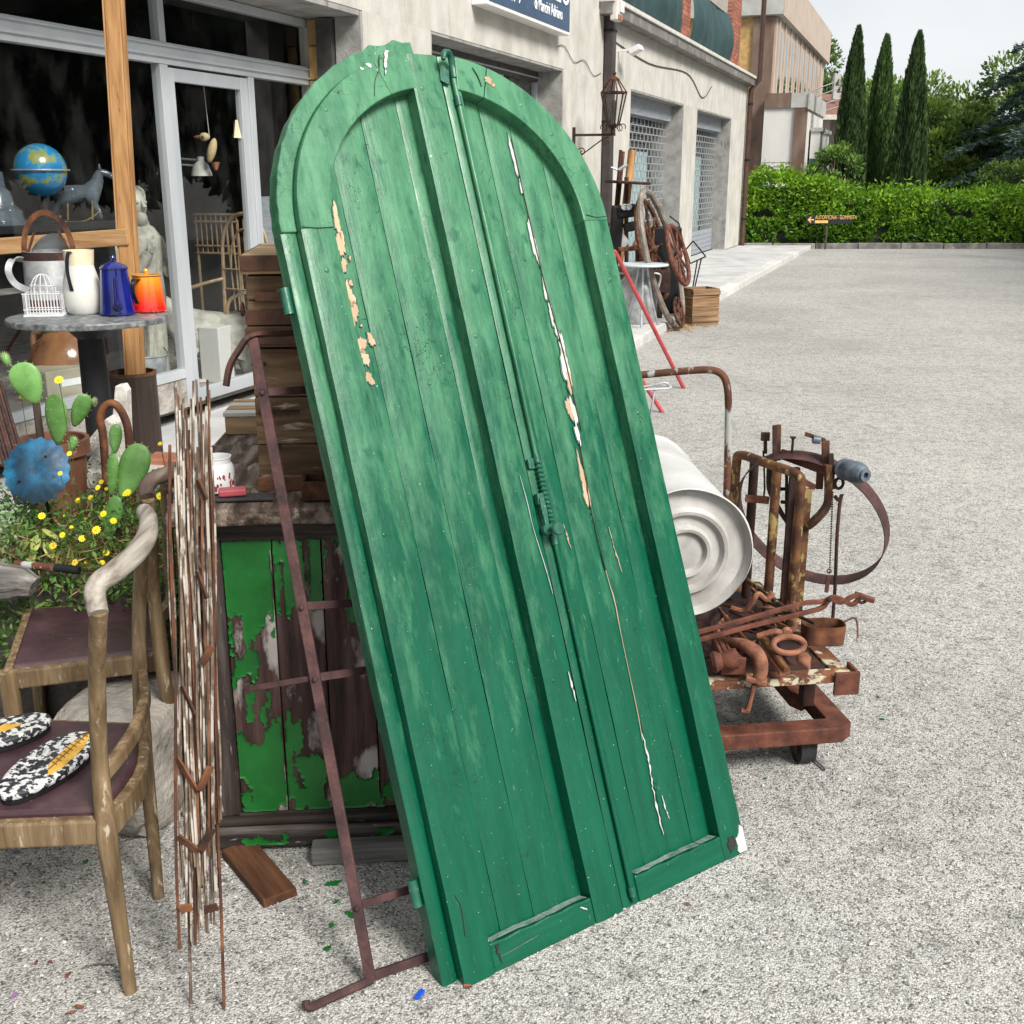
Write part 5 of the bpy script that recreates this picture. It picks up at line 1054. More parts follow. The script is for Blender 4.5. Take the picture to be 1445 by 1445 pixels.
# blue fluted tin disc
bd = D(52, 664, 3.18); MR = Matrix.Rotation(R(68), 3, 'X')
bt = thing('blue_tin_flower', 'blue painted fluted tin disc like a flower leaning among the plants', 'ornament', bd-Vector((0, 0, .09)))
MB().lathe([(.0, .012), (.02, .016), (.045, .018), (.07, .008), (.098, .0), (.098, -.002), (.07, .005), (.045, .014), (0, .008)], (0, 0, .09), 72, MR, rip=lambda a, i: 1+(.045*math.sin(a*18) if i in (4, 5) else .02*math.sin(a*18) if i in (3, 6) else 0)).build('disc', 'blue_metal', bt, smooth=True)
MB().tube([(0, .01, .08), (0, .06, -.10)], .006, 6).build('stake', 'rust_dark', bt)
for a_, r_ in ((.9, .05), (3.8, .055)):
    q = MR @ Vector((math.cos(a_)*r_, math.sin(a_)*r_, .0165)); MB().ball(Vector((0, 0, .09))+q, .0045, 8, 5).build('hole', 'iron_black', bt)
# driftwood log and rusty pipe on the planter front
o = thing('driftwood_log', 'grey split driftwood log resting on the planter edge', 'log', D(10, 835, 2.9)); b_ = ROOT[o.name].translation
m = MB(); a, b = D(-70, 810, 2.9), D(48, 826, 2.88); m.tube([a+(b-a)*i/8+Vector((0, 0, .006*math.sin(i*2.1))) for i in range(9)], [.05, .055, .052, .056, .05, .054, .05, .042, .03], 9); m.build('wood', 'log', o, world=True)
o = thing('rusty_pipe', 'short rusty white pipe lying across the front of the planter', 'pipe', D(70, 800, 2.93)); MB().tube([D(22, 796, 2.95), D(78, 801, 2.93)], .0115, 10).build('tube', 'pipe_paint', o, world=True, smooth=True); MB().tube([D(78, 801, 2.93), D(112, 805, 2.92)], .012, 10).build('grip', 'iron_black', o, world=True, smooth=True)
# rusty arched pipe, white slab, fluted stone, terracotta tray behind
m = MB(); y = 3.62; m.tube(smoothpath([D(153, 730, y), D(146, 620, y), D(141, 590, y), D(150, 572, y), D(163, 571, y), D(175, 588, y), D(182, 620, y), D(188, 730, y)], 6), .0135, 10); tag(rebase(m.build('iron_arch', 'rust', smooth=True), D(165, 730, y)), 'thick rusty iron hoop standing upright behind the planter', 'hoop')
def slab_px(name, label, cat, poly, y, th, mat, mname='body'):
    pts = [D(u, v, y) for u, v in poly]; base = min(pts, key=lambda p: p.z); o = thing(name, label, cat, (sum(p.x for p in pts)/len(pts), y, base.z)); ly = ROOT[o.name].translation
    MB().prism([(p.x-ly.x, p.z-ly.z) for p in pts], 0, th, lambda x, z, d: (x, d, z)).build(mname, mat, o, bevel=.004)
    xs = [p.x-ly.x for p in pts]; MB().b2(min(xs), max(xs), .004, th-.004, -ly.z, -.002).build('base', 'stone', o, bevel=.004); return o
fs_ = slab_px('fluted_stone', 'pale stone slab carved with fanned flutes behind the prickly pear', 'stone', [(106, 668), (150, 668), (162, 600), (150, 590), (108, 640)], 3.75, .09, 'stone_pale')
for i in range(7):
    a, b = D(112, 664, 3.748), D(122+i*6.5, 602+2*abs(i-4)+(6-i)*3, 3.748); MB().bar(a+(b-a)*.25, b, .006+.001*i, .008, up=(0, -1, 0)).build('flute', 'stone_pale', fs_, world=True, bevel=.002)
slab_px('marble_slab', 'upright white rough marble slab leaning behind the iron hoop', 'stone', [(150, 690), (184, 690), (179, 552), (174, 543), (162, 545)], 3.95, .05, 'stone_pale')
slab_px('white_ledge', 'low white stone ledge under the fluted stone', 'stone', [(98, 690), (215, 690), (215, 672), (98, 665)], 3.70, .22, 'stone_pale')
slab_px('clay_tray', 'orange clay tray on the ledge behind the rods', 'tray', [(190, 666), (296, 660), (296, 652), (205, 648)], 3.85, .12, 'copper')
# iron stakes at the far left edge
sk = thing('iron_stakes', 'sheaf of dark rusty iron stakes at the edge of the planter', 'rods', D(20, 640, 3.5))
for i in range(7): MB().tube([D(-30+i*5, 540-((i*17) % 20), 3.6), D(22+i*5, 705+((i*31) % 12), 3.40)], .006, 6).build('stake', 'rust_dark', sk, world=True)

# ================================================================== PEDESTAL TABLE WITH ENAMELWARE
TZ = 1.0; tc_ = G(134, 446, TZ); tc_ = Vector((-1.92, 5.06, 0))
tb = thing('pedestal_table', 'round grey marble topped pedestal table on a thick black column', 'table', (tc_.x, tc_.y, .1))
n = 44; MB().prism([(.352*math.cos(6.2832*i/n), .33*math.sin(6.2832*i/n)) for i in range(n)], TZ-.1-.028, TZ-.1).build('top', 'slate', tb, bevel=.006)
MB().lathe([(.20, 0), (.20, .02), (.09, .05), (.066, .08), (.062, .6), (.058, .80), (.10, .845), (.10, .872)], seg=24).build('column', 'iron_black', tb, smooth=True)
def onto(u, v): return G(u, v, TZ)
# watering can
w0 = onto(78, 432); wc = thing('watering_can', 'galvanised watering can with a rusty hoop handle and side grip on the table', 'watering can', (w0.x, w0.y, TZ+.001))
MB().lathe([(.132, 0), (.132, .012), (.128, .02), (.122, .22), (.118, .262), (.112, .262), (.115, .22), (.120, .02), (0, .015)], seg=32).build('body', 'galv', wc, smooth=True)
MB().lathe([(.134, .002), (.134, .04), (.1315, .04), (.1315, .002)], seg=32, cap=False).build('base_band', 'rust', wc); MB().lathe([(.1225, .222), (.1215, .26), (.119, .26), (.120, .222)], seg=32, cap=False).build('rim_band', 'rust_dark', wc)
m = MB(); N_ = 18; vs = []
for k in range(N_+1):
    a_ = math.pi*k/N_; vs += [(.119*math.cos(a_), -.119*math.sin(a_)*-1, .255), (.085*math.cos(a_), .085*math.sin(a_), .255+.085*math.sin(a_))]
m.add(vs, [(2*i, 2*i+2, 2*i+3, 2*i+1) for i in range(N_)]); m.build('hood', 'galv', wc, smooth=True, fix=False)
m = MB(); m.strip([(.115*math.cos(a_)*1.02, 0, .255+.185*math.sin(a_)) for a_ in np.linspace(0, math.pi, 22)], .026, .004, up=(0, 1, 0)); m.build('hoop_handle', 'rust', wc)
for sg_ in (-1, 1): MB().bar((sg_*.10, .0, .255), (sg_*.055, .0, .36), .012, .004, up=(0, 1, 0)).build('handle_stay', 'rust', wc)
m = MB(); m.strip(smoothpath([(-.095, -.07, .225), (-.125, -.12, .23), (-.14, -.15, .18), (-.12, -.14, .12), (-.07, -.115, .085)], 6), .006, .03, up=(.6, .3, .2)); m.build('grip', 'galv', wc, smooth=True)
# white enamel pitcher
w0 = onto(122, 442); wp = thing('enamel_pitcher', 'chipped white enamel pitcher with cream lip and dark handle on the table', 'pitcher', (w0.x, w0.y-.02, TZ+.001), R(-100))
MB().lathe([(.062, 0), (.073, .010), (.083, .05), (.086, .09), (.078, .15), (.064, .205), (.060, .225), (.058, .22), (.062, .2), (.076, .15), (.083, .09), (.06, .01), (0, .006)], seg=32).build('body', 'enamel_white', wp, smooth=True)
MB().lathe([(.0612, .222), (.064, .25), (.067, .285), (.065, .285), (.061, .25), (.058, .222)], seg=32, cap=False, rip=lambda a, i: 1+.22*max(0, math.cos(a-math.pi))**4).build('lip', 'enamel_cream', wp, smooth=True)
m = MB(); m.strip(smoothpath([(.060, 0, .275), (.085, .004, .28), (.102, .004, .25), (.104, 0, .20), (.096, 0, .15), (.084, 0, .11)], 6), .004, .016, up=(0, 1, 0)); m.build('handle', 'enamel_dark', wp, smooth=True)
def coffee_pot(name, label, c, r0, r1, h, mat, rz, lidh, spout=True, dark='enamel_dark'):
    o = thing(name, label, 'coffee pot', (c.x, c.y, TZ+.001), rz)
    MB().lathe([(r0*.94, 0), (r0*1.03, .006), (r0*1.03, .016), (r0, .022), (r1, h), (r1*.96, h), (r0*.95, .02), (0, .012)], seg=32).build('body', mat, o, smooth=True)
    l = MB().lathe([(r1*1.06, h), (r1*1.06, h+.006), (r1*.9, h+lidh*.45), (r1*.35, h+lidh*.85), (r1*.22, h+lidh), (0, h+lidh)], seg=28).build('lid', mat, o, smooth=True)
    MB().lathe([(.006, 0), (.008, .010), (.011, .016), (.008, .024), (0, .027)], (0, 0, h+lidh-.002), 12).build('knob', mat, l, smooth=True)
    if spout: MB().tube(smoothpath([(r0*.8, 0, .04), (r0+.035, 0, .06), (r0+.05, 0, h*.55), (r0+.058, 0, h*.86)], 6), [.024-.014*i/18 for i in range(19)], 12).build('spout', mat, o, smooth=True)
    m = MB(); m.strip(smoothpath([(-r1, 0, h*.93), (-r1-.045, 0, h*.92), (-r1-.055, 0, h*.6), (-r0-.015, 0, h*.28)], 6), .006, .018, up=(0, 1, 0)); m.build('handle', dark, o, smooth=True)
    MB().lathe([(r1*1.03, h-.002), (r1*1.075, h+.001), (r1*1.03, h+.004)], seg=28).build('rim', 'rust_dark', o)
    return o
w0 = onto(168, 444); coffee_pot('coffee_pot', 'cobalt blue enamel coffee pot with domed lid on the table', w0+Vector((0, -.01, 0)), .076, .058, .205, 'enamel_blue', R(-70), .035, dark='enamel_blue')
w0 = onto(211, 440); coffee_pot('coffee_pot', 'orange to red enamel coffee pot beside the blue one on the table', w0, .076, .062, .165, 'enamel_orange', R(75), .008, False)
m = MB(); q = onto(207, 441)+Vector((0, -.03, .006)); m.tube([q+Vector((.06*math.cos(t_)+.004*math.sin(t_*14), .012*math.sin(t_), .003*math.cos(t_*14))) for t_ in np.linspace(0, 6.2, 60)], .004, 5); tag(rebase(m.build('bead_string', 'leather', smooth=True), q), 'string of brown beads lying before the orange pot', 'beads')
# wire birdcage
w0 = onto(80, 441); bc = thing('wire_birdcage', 'small white wire birdcage with domed top standing on the table', 'birdcage', (w0.x, w0.y-.12, TZ+.001), R(8))
m = MB(); m.b2(-.085, .085, -.05, .05, 0, .008); m.build('base', 'wire_white', bc)
for i in range(13):
    x = -.08+.16*i/12
    for y in (-.046, .046): MB().tube([(x, y, .008), (x, y, .10)], .0016, 5).build('wire', 'wire_white', bc)
for i in range(6):
    y = -.046+.092*i/5
    for x in (-.08, .08): MB().tube([(x, y, .008), (x, y, .10)], .0016, 5).build('wire', 'wire_white', bc)
for z in (.03, .10): MB().tube([(-.082, -.048, z), (.082, -.048, z), (.082, .048, z), (-.082, .048, z)], .0022, 5, closed=True).build('wire', 'wire_white', bc)
for k in range(6):
    a_ = k*math.pi/6; MB().tube([(.055*math.cos(t_)*math.cos(a_), .045*math.cos(t_)*math.sin(a_), .10+.085*math.sin(t_)) for t_ in np.linspace(0, math.pi, 12)], .0016, 5).build('dome_wire', 'wire_white', bc)
MB().tube([(.055*math.cos(a_), .045*math.sin(a_), .135) for a_ in np.linspace(0, 6.283, 20)[:-1]], .0016, 5, closed=True).build('dome_wire', 'wire_white', bc)
# ribbed bin with the pine post
bb_ = Vector((D(197, 640, 5.62).x, 5.62, .1)); bn = thing('ribbed_bin', 'tall dark brown ribbed cylindrical bin holding the pine post', 'bin', bb_)
zt = D(197, 525, 5.62).z-.1; MB().lathe([(.112, 0), (.118, .01), (.118, zt), (.110, zt), (.108, .02), (0, .02)], seg=72, rip=lambda a, i: 1+.018*math.sin(a*26)).build('body', 'ribbed', bn, smooth=True); MB().lathe([(.108, zt-.012), (.123, zt-.012), (.123, zt+.004), (.108, zt+.004)], seg=40, cap=False).build('rim', 'leather', bn, smooth=True)
pf = thing('pine_frame', 'bare pine window frame standing by the shop glass, its post in the bin', 'frame', (bb_.x, bb_.y, .13))
p0, p1 = Vector((bb_.x-.005, 5.63, .13)), D(158, -30, 5.72); dirv = (p1-p0).normalized(); MB().bar(p0, p0+dirv*2.62, .074, .05, up=(0, -1, 0)).build('post', 'post_wood', pf, world=True, bevel=.004)
off = Vector((.043, .0, 0)); MB().bar(p0+off, p0+off+dirv*2.62, .010, .045, up=(0, -1, 0)).build('post_bead', 'post_wood', pf, world=True, bevel=.002); MB().bar(p0-off, p0-off+dirv*2.62, .010, .040, up=(0, -1, 0)).build('post_bead', 'post_wood', pf, world=True, bevel=.002)
MB().bar(D(-60, 352, 5.74), D(182, 334, 5.66), .045, .080, up=(0, 0, 1)).build('cross_rail', 'post_wood_x', pf, world=True, bevel=.004); MB().bar(D(-60, 420, 5.76), D(38, 408, 5.74), .03, .03).build('cross_rail', 'plank_grey', pf, world=True)

# ================================================================== SHOP INTERIOR THINGS
def SI(u, v, o): return FP(u, v, -o)
shz = 1.36
sh = thing('display_shelf', 'dark display shelf behind the shop glass carrying globe and horse', 'shelf', Vector(FW(-21.4, -.78, .105)), FROT)
MB().b2(-1.6, .42, -.22, .22, shz-.16, shz-.12).build('board', 'iron_black', sh, bevel=.004)
for x in (-1.5, .30): MB().b2(x-.03, x+.03, -.2, .2, 0, shz-.161).build('side', 'iron_black', sh)
g = SI(57, 240, .72); gl = thing('globe', 'blue terrestrial globe behind the shop window glass', 'globe', (g.x, g.y, shz-.014)); rr_ = .148; gz = g.z-(shz-.014)
MB().ball((0, 0, gz), rr_, 32, 20).build('sphere', 'globe', gl, smooth=True); MB().tube([(rr_*1.06*math.cos(a_), rr_*1.06*math.sin(a_), gz) for a_ in np.linspace(0, 6.283, 40)[:-1]], .006, 6, closed=True).build('meridian_ring', 'galv', gl)
MB().lathe([(.10, 0), (.10, .015), (.02, .03), (.014, max(.05, gz-rr_))], seg=20).build('stand', 'iron_black', gl, smooth=True)
def skinmesh(name, verts, edges, radii, mat, parent, sub=2):
    me = bpy.data.meshes.new(name); me.from_pydata(verts, edges, []); o = bpy.data.objects.new(name, me); col.objects.link(o)
    md = o.modifiers.new('skin', 'SKIN'); me.skin_vertices[0].data[0].use_root = True
    for i, r_ in enumerate(radii): me.skin_vertices[0].data[i].radius = (r_, r_) if not isinstance(r_, tuple) else r_
    md2 = o.modifiers.new('sub', 'SUBSURF'); md2.levels = sub; md2.render_levels = sub
    bpy.context.view_layer.update(); dg = bpy.context.evaluated_depsgraph_get(); nm = bpy.data.meshes.new_from_object(o.evaluated_get(dg)); bpy.data.objects.remove(o); bpy.data.meshes.remove(me)
    for i in range(len(nm.materials)): nm.materials.pop()
    return fin(bpy.data.objects.new(name, nm), mat, parent, True, 0, None, None)
hp = SI(112, 330, .72); hs = thing('horse_figure', 'glazed dapple grey horse figure with gilt trim behind the glass', 'figurine', (hp.x, hp.y, shz-.014), R(14))
V_ = [(0, 0, .16), (.09, 0, .165), (-.09, 0, .16), (.13, 0, .22), (.155, 0, .29), (.20, 0, .275), (.235, 0, .25), (.10, .03, .10), (.105, .03, .05), (.12, .03, .008), (.10, -.03, .10), (.13, -.03, .06), (.14, -.03, .008), (-.10, .03, .10), (-.115, .03, .05), (-.10, .03, .008), (-.10, -.03, .10), (-.13, -.03, .05), (-.13, -.03, .008), (-.14, 0, .15), (-.17, 0, .08)]
skinmesh('body', V_, [(0, 1), (0, 2), (1, 3), (3, 4), (4, 5), (5, 6), (1, 7), (7, 8), (8, 9), (1, 10), (10, 11), (11, 12), (2, 13), (13, 14), (14, 15), (2, 16), (16, 17), (17, 18), (2, 19), (19, 20)], [.055, .058, .055, .042, .03, .024, .014, .026, .014, .014, .026, .014, .014, .03, .014, .014, .03, .014, .014, .014, .008], 'horse', hs)
for sg_ in (-1, 1): MB().lathe([(.008, 0), (.005, .02), (0, .03)], (.155, sg_*.015, .305), 8).build('ear', 'horse', hs)
m = MB(); m.strip(smoothpath([(-.16, -.045, .03), (-.05, -.05, .0), (.05, -.05, .005), (.14, -.045, .06)], 6), .012, .006); m.build('rocker', 'gold', hs)
for x in (-.05, .09): MB().tube([(x, -.045, .01), (x+.01, -.05, .12)], .006, 6).build('chain', 'gold', hs)
cs = thing('dark_figurine', 'dark bell-shaped bronze ornament on the shelf at the window edge', 'ornament', (SI(2, 325, .74).x, SI(2, 325, .74).y, shz-.014)); MB().lathe([(.16, 0), (.16, .02), (.13, .03), (.12, .08), (.09, .10), (.07, .18), (.05, .20), (.045, .28), (.02, .30), (.03, .33), (0, .36)], seg=24).build('body', 'horse', cs, smooth=True)
# draped saint statue
sp = SI(211, 505, .78); st = thing('saint_statue', 'grey cast stone statue of a robed bearded man behind the glass', 'statue', (sp.x, sp.y, .105), R(-38))
shgt = SI(212, 262, .78).z-.105
def statue(par, H_, right):
    s_ = H_/1.55; seg = 40; prof = [(.20, 0), (.20, .14), (.165, .15), (.155, .30), (.16, .55), (.175, .80), (.165, .95), (.185, 1.10), (.19, 1.20), (.13, 1.27), (.062, 1.30)]
    MB().lathe([(r*s_, z*s_) for r, z in prof], seg=seg, sy=.78, rip=lambda a, i: 1 if i < 2 else 1+.045*math.sin(a*9+i*.35)+.03*math.sin(a*17-i*.6)).build('robe', 'statue', par, smooth=True)
    MB().box((0, 0, .07*s_), (.44*s_, .36*s_, .14*s_)).build('plinth', 'statue', par, bevel=.01)
    h = MB(); c_ = Vector((.03*s_, -.02*s_, 1.42*s_)); h.ball(c_, .088*s_, 20, 14, (1.0, .85, 1.28)); h.lathe([(.05*s_, -.04*s_), (.046*s_, .06*s_)], c_-Vector((.02*s_, 0, .12*s_)), 12); h.build('head', 'statue', par, smooth=True)
    f_ = MB(); f_.tube([c_+Vector((.082, 0, .03))*s_, c_+Vector((.112, 0, -.012))*s_, c_+Vector((.088, 0, -.02))*s_], [.010*s_, .016*s_, .010*s_], 8); f_.build('nose', 'statue', par, smooth=True)
    for sg_ in (-1, 1): MB().ball(c_+Vector((.078, sg_*.032, .02))*s_, .012*s_, 8, 6).build('eye', 'statue', par, smooth=True)
    bd_ = MB(); bd_.ball(c_+Vector((.055, 0, -.095))*s_, .052*s_, 14, 10, (.9, .9, 1.15)); bd_.build('beard', 'statue', par, smooth=True)
    hr = MB(); r_ = random.Random(4)
    for k in range(26):
        a_ = R(112+136*k/25); x0, y0 = .09*math.cos(a_), .085*math.sin(a_); pts = [c_+Vector((x0*.5, y0*.5, .115))*s_]+[c_+Vector((x0*(1.0+.12*j)+.012*math.sin(j*2.2+k), y0*(1.0+.10*j)+.012*math.cos(j*2+k), .08-.075*j))*s_ for j in range(5)]; hr.tube(smoothpath(pts, 3), .021*s_, 7)
    hr.build('hair', 'statue', par, smooth=True)
    for sg_ in (-1, 1):
        a_ = MB(); a_.tube(smoothpath([Vector((-.02, sg_*.15, 1.18))*s_, Vector((.03, sg_*.20, .98))*s_, Vector((.13, sg_*.13, .98))*s_, Vector((.20, sg_*.06 if sg_ < 0 else .10, 1.10 if sg_ < 0 else .95))*s_], 5), [.062*s_]*6+[.055*s_]*5+[.04*s_]*4+[.03*s_], 10); a_.build('arm', 'statue', par, smooth=True)
    for k in range(5): MB().tube([Vector((.205, -.03-.011*k, 1.10))*s_, Vector((.222, -.03-.011*k, 1.145-.004*k))*s_, Vector((.215, -.028-.011*k, 1.175-.006*abs(k-2)))*s_], [.009*s_, .008*s_, .006*s_], 6).build('finger', 'statue', par, smooth=True)
    for k in range(3): m = MB(); m.tube(smoothpath([Vector((-.10+.06*k, -.15, 1.15))*s_, Vector((.02+.05*k, -.165, .9))*s_, Vector((.12+.03*k, -.10, .6))*s_, Vector((.10+.02*k, -.10, .25))*s_], 5), .026*s_, 7); m.build('drape_fold', 'statue', par, smooth=True)
statue(st, shgt, True)
# kneeling lamb-like stone animal
lp = SI(306, 520, .95); lb = thing('stone_lamb', 'pale stone crouching animal statue inside the shop doorway', 'statue', (lp.x, lp.y, .105), R(20)); 
V_ = [(0, 0, .32), (.20, .02, .30), (-.22, 0, .36), (-.30, -.02, .50), (-.38, -.06, .62), (-.45, -.12, .57), (.26, .10, .12), (.22, .12, .02), (.27, -.10, .12), (.22, -.12, .02), (-.20, .10, .15), (-.22, .10, .02), (-.22, -.12, .17), (-.30, -.14, .03)]
skinmesh('body', V_, [(0, 1), (0, 2), (2, 3), (3, 4), (4, 5), (1, 6), (6, 7), (1, 8), (8, 9), (2, 10), (10, 11), (2, 12), (12, 13)], [.19, .19, .14, .09, .085, .05, .09, .05, .09, .05, .06, .05, .06, .05], 'statue', lb)
for sg_ in (-1, 1): MB().ball((-.36, -.05+sg_*.09, .64), .04, 10, 7, (.6, 1.2, .5)).build('ear', 'statue', lb, smooth=True)
MB().box((-.02, 0, .012), (.72, .42, .022)).build('plinth', 'stone_pale', lb, bevel=.006)
# wicker chair
wkp = SI(322, 440, 1.05); wk = thing('wicker_chair', 'rattan armchair with arched back behind the shop door glass', 'chair', (wkp.x, wkp.y, .105), R(-35)); q_ = lambda *p: Vector(p)
zb = SI(322, 302, 1.05).z-.105
arch = [(-.27, .2, .42)]+[(.27*-math.cos(t_), .22, zb-.30+.30*math.sin(t_)) for t_ in np.linspace(0, math.pi, 16)]+[(.27, .2, .42)]
MB().tube(arch, .016, 8).build('back_hoop', 'wicker', wk, smooth=True)
MB().tube([(.18*-math.cos(t_), .22, zb-.42+.30*math.sin(t_)) for t_ in np.linspace(0, math.pi, 14)], .010, 6).build('back_hoop', 'wicker', wk, smooth=True)
for i in range(7):
    x = -.2+.4*i/6; MB().tube([(x*.8, .22, .45), (x, .22, zb-.30+.26*math.sqrt(max(.02, 1-(x/.27)**2)))], .007, 6).build('back_cane', 'wicker', wk)
for z in (.62, .78): MB().tube([(-.26, .21, z), (.26, .21, z)], .008, 6).build('back_cane', 'wicker', wk)
for x in (-.27, .27):
    for y in (-.24, .2): MB().tube([(x*1.1, y, 0), (x, y, .42)], .016, 8).build('leg', 'wicker', wk, smooth=True)
    MB().tube(smoothpath([(x, .21, .70), (x*1.2, 0, .66), (x*1.15, -.24, .60), (x, -.25, .42)], 5), .014, 8).build('arm', 'wicker', wk, smooth=True)
for i in range(9): MB().tube([(-.27, -.24+.055*i, .425), (.27, -.24+.055*i, .425)], .010, 6).build('seat_cane', 'wicker', wk)
MB().b2(-.25, .25, -.23, .19, .40, .414).build('seat', 'wicker', wk)
bx_ = SI(306, 330, 1.5); bk = thing('wicker_screen', 'low barred wicker screen standing beside the rattan chair', 'screen', (bx_.x, bx_.y, bx_.z-.16), R(-20))
for i in range(9): MB().tube([(-.2+.05*i, 0, 0), (-.2+.05*i, 0, .32)], .006, 5).build('cane', 'wicker', bk)
for z in (0, .06, .26, .32): MB().tube([(-.21, -.008, z), (.21, -.008, z)], .010, 6).build('cane', 'wicker', bk)
for x in (-.2, .2): MB().tube([(x, 0, .105-(bx_.z-.16)), (x, 0, 0)], .012, 6).build('leg', 'wicker', bk)
# amphora, carton, zinc bucket
ap = SI(97, 520, .80); am = thing('clay_jar', 'large glazed brown clay jar inside the shop window under the table', 'jar', (ap.x, ap.y, .105)); jh = SI(97, 457, .80).z-.105
MB().lathe([(.10, 0), (.14, .03), (.22, jh*.45), (.235, jh*.62), (.20, jh*.80), (.12, jh*.92), (.10, jh*.95), (.125, jh), (.11, jh), (.085, jh*.94), (.08, jh*.85)], seg=36).build('body', 'glaze', am, smooth=True)
for sg_ in (0, math.pi): MB().tube(smoothpath([(.11*math.cos(sg_), .11*math.sin(sg_), jh*.93), (.19*math.cos(sg_), .19*math.sin(sg_), jh*.92), (.20*math.cos(sg_), .2*math.sin(sg_), jh*.78)], 5), .018, 8).build('handle', 'glaze', am, smooth=True)
cp = SI(88, 556, .68); cbx = thing('carton_box', 'beige carton with a white label inside the window', 'box', (cp.x, cp.y, .105), FROT-R(12)); MB().b2(-.19, .19, -.13, .13, 0, cp.z-.105+.17).build('carton', 'carton', cbx, bevel=.006); MB().b2(-.09, .09, -.133, -.1305, cp.z-.105+.07, cp.z-.105+.11).build('label', 'letters', cbx)
zp = SI(205, 520, .75); bk2 = thing('zinc_bucket', 'zinc bucket standing inside the glass beside the statue', 'bucket', (zp.x, zp.y, .105)); MB().lathe([(.11, 0), (.15, .34), (.158, .345), (.158, .355), (.148, .355), (.105, .02), (0, .02)], seg=28).build('body', 'galv', bk2, smooth=True); MB().tube([(.155*math.cos(t_), .02, .34+.10*math.sin(t_)) for t_ in np.linspace(0, math.pi, 14)], .004, 5).build('handle', 'rust_dark', bk2)
wb = SI(312, 580, .85); o = MB().b2(-.09, .09, -.09, .09, 0, .42).build('white_pedestal', 'white_render', bevel=.008); o.location = (wb.x, wb.y, .105); o.rotation_euler = (0, 0, FROT); tag(o, 'plain white square pedestal inside the shop doorway', 'pedestal')
# hanging decoy, price triangle, desk lamp
tp, dkp = SI(287, 118, .66), SI(299, 212, .66); dk = thing('hanging_decoy', 'painted wooden bird decoy hanging on a string inside the shop door', 'decoy', dkp); MB().ball((0, 0, 0), .045, 14, 10, (.7, .7, 1.9), Matrix.Rotation(R(18), 3, 'Y')).build('body', 'duck', dk, smooth=True); MB().ball((-.045, 0, .09), .032, 12, 8, (1.2, .8, .9)).build('head', 'duck', dk, smooth=True); MB().lathe([(.012, 0), (.010, .03), (0, .055)], (-.07, 0, .09), 8, Matrix.Rotation(R(-90), 3, 'Y')).build('beak', 'copper', dk); MB().lathe([(.03, 0), (.012, -.05), (0, -.06)], (.02, 0, -.08), 8).build('tail', 'copper', dk); MB().tube([(-.01, 0, .08), tp-dkp], .003, 5).build('string', 'string', dk)
tr_ = SI(331, 182, .52); o = MB().prism([(-.045, -.06), (.045, -.06), (.012, .06), (-.012, .06)], 0, .004, lambda x, z, d: (x, d, z)).build('triangle_sticker', 'enamel_cream'); o.location = FW((tr_-CORN).dot(FA), -.497, tr_.z); o.rotation_euler = (0, 0, FROT); tag(o, 'pale yellow triangular tag on the shop door glass', 'tag')
lp_ = SI(284, 238, .8); dl = thing('wall_lamp', 'grey metal lamp on a bracket inside the dark shop', 'lamp', lp_); MB().lathe([(.075, -.05), (.072, -.03), (.05, .03), (.025, .05), (.025, .08), (0, .085)], seg=20).build('shade', 'drum_end', dl, smooth=True); MB().tube([(-.03, 0, .06), (-.30, .05, .08), (-.30, .05, .04), (-.04, 0, .02)], .008, 6).build('arm', 'galv', dl, smooth=True); MB().tube([(-.30, .05, .06), (-.30, 3.0, .06)], .01, 6).build('rail', 'iron_black', dl)
gp = SI(395, 300, .9); o = MB().b2(-.20, .20, -.012, .012, 0, 1.35).build('grey_board', 'shutter', bevel=.004); o.location = (gp.x, gp.y, .105); o.rotation_euler = (R(-4), 0, FROT); tag(o, 'tall grey board leaning inside the shop behind the green door', 'board')

# ================================================================== PLATFORM SCALE ON WHEELS (right of the door)
KR = R(8); kc = G(1206, 1046, .1); kc.z = 0
sc = thing('platform_scale', 'rusty iron platform scale on castors with upright posts and beam', 'scale', kc, KR)
KM = ROOT[sc.name]
def KB(x0, x1, y0, y1, z0, z1, name, mat, bevel=.003, rot=None): return MB().b2(x0, x1, y0, y1, z0, z1).build(name, mat, sc, bevel=bevel)
# base frame with chamfered corner
m = MB(); m.prism([(-.62, 0), (-.035, 0), (0, .03), (0, .75), (-.062, .75), (-.062, .062), (-.62, .062)], .098, .145); m.build('base_frame', 'rust_red', sc, bevel=.004)
MB().b2(-.62, -.565, .063, .75, .1, .14).build('base_frame', 'rust_red', sc, bevel=.004); m = MB(); m.prism([(-.062, .20), (-.066, .40), (-.10, .40), (-.10, .23), (-.078, .19)], .10, .150); m.build('gusset', 'rust_red', sc, bevel=.003)
for (x, y) in ((-.11, .085), (-.53, .085), (-.11, .66)):
    w_ = MB().tube([(x-.022, y, .045), (x+.022, y, .045)], .0445, 20).build('castor_wheel', 'black_rubber', sc, smooth=True)
    MB().tube([(x-.028, y, .045), (x+.028, y, .045)], .012, 10).build('hub', 'rust_dark', w_, smooth=True)
    for s_ in (-.030, .030): MB().b2(x+s_-.003, x+s_+.003, y-.02, y+.02, .035, .10).build('castor_fork', 'rust_dark', sc)
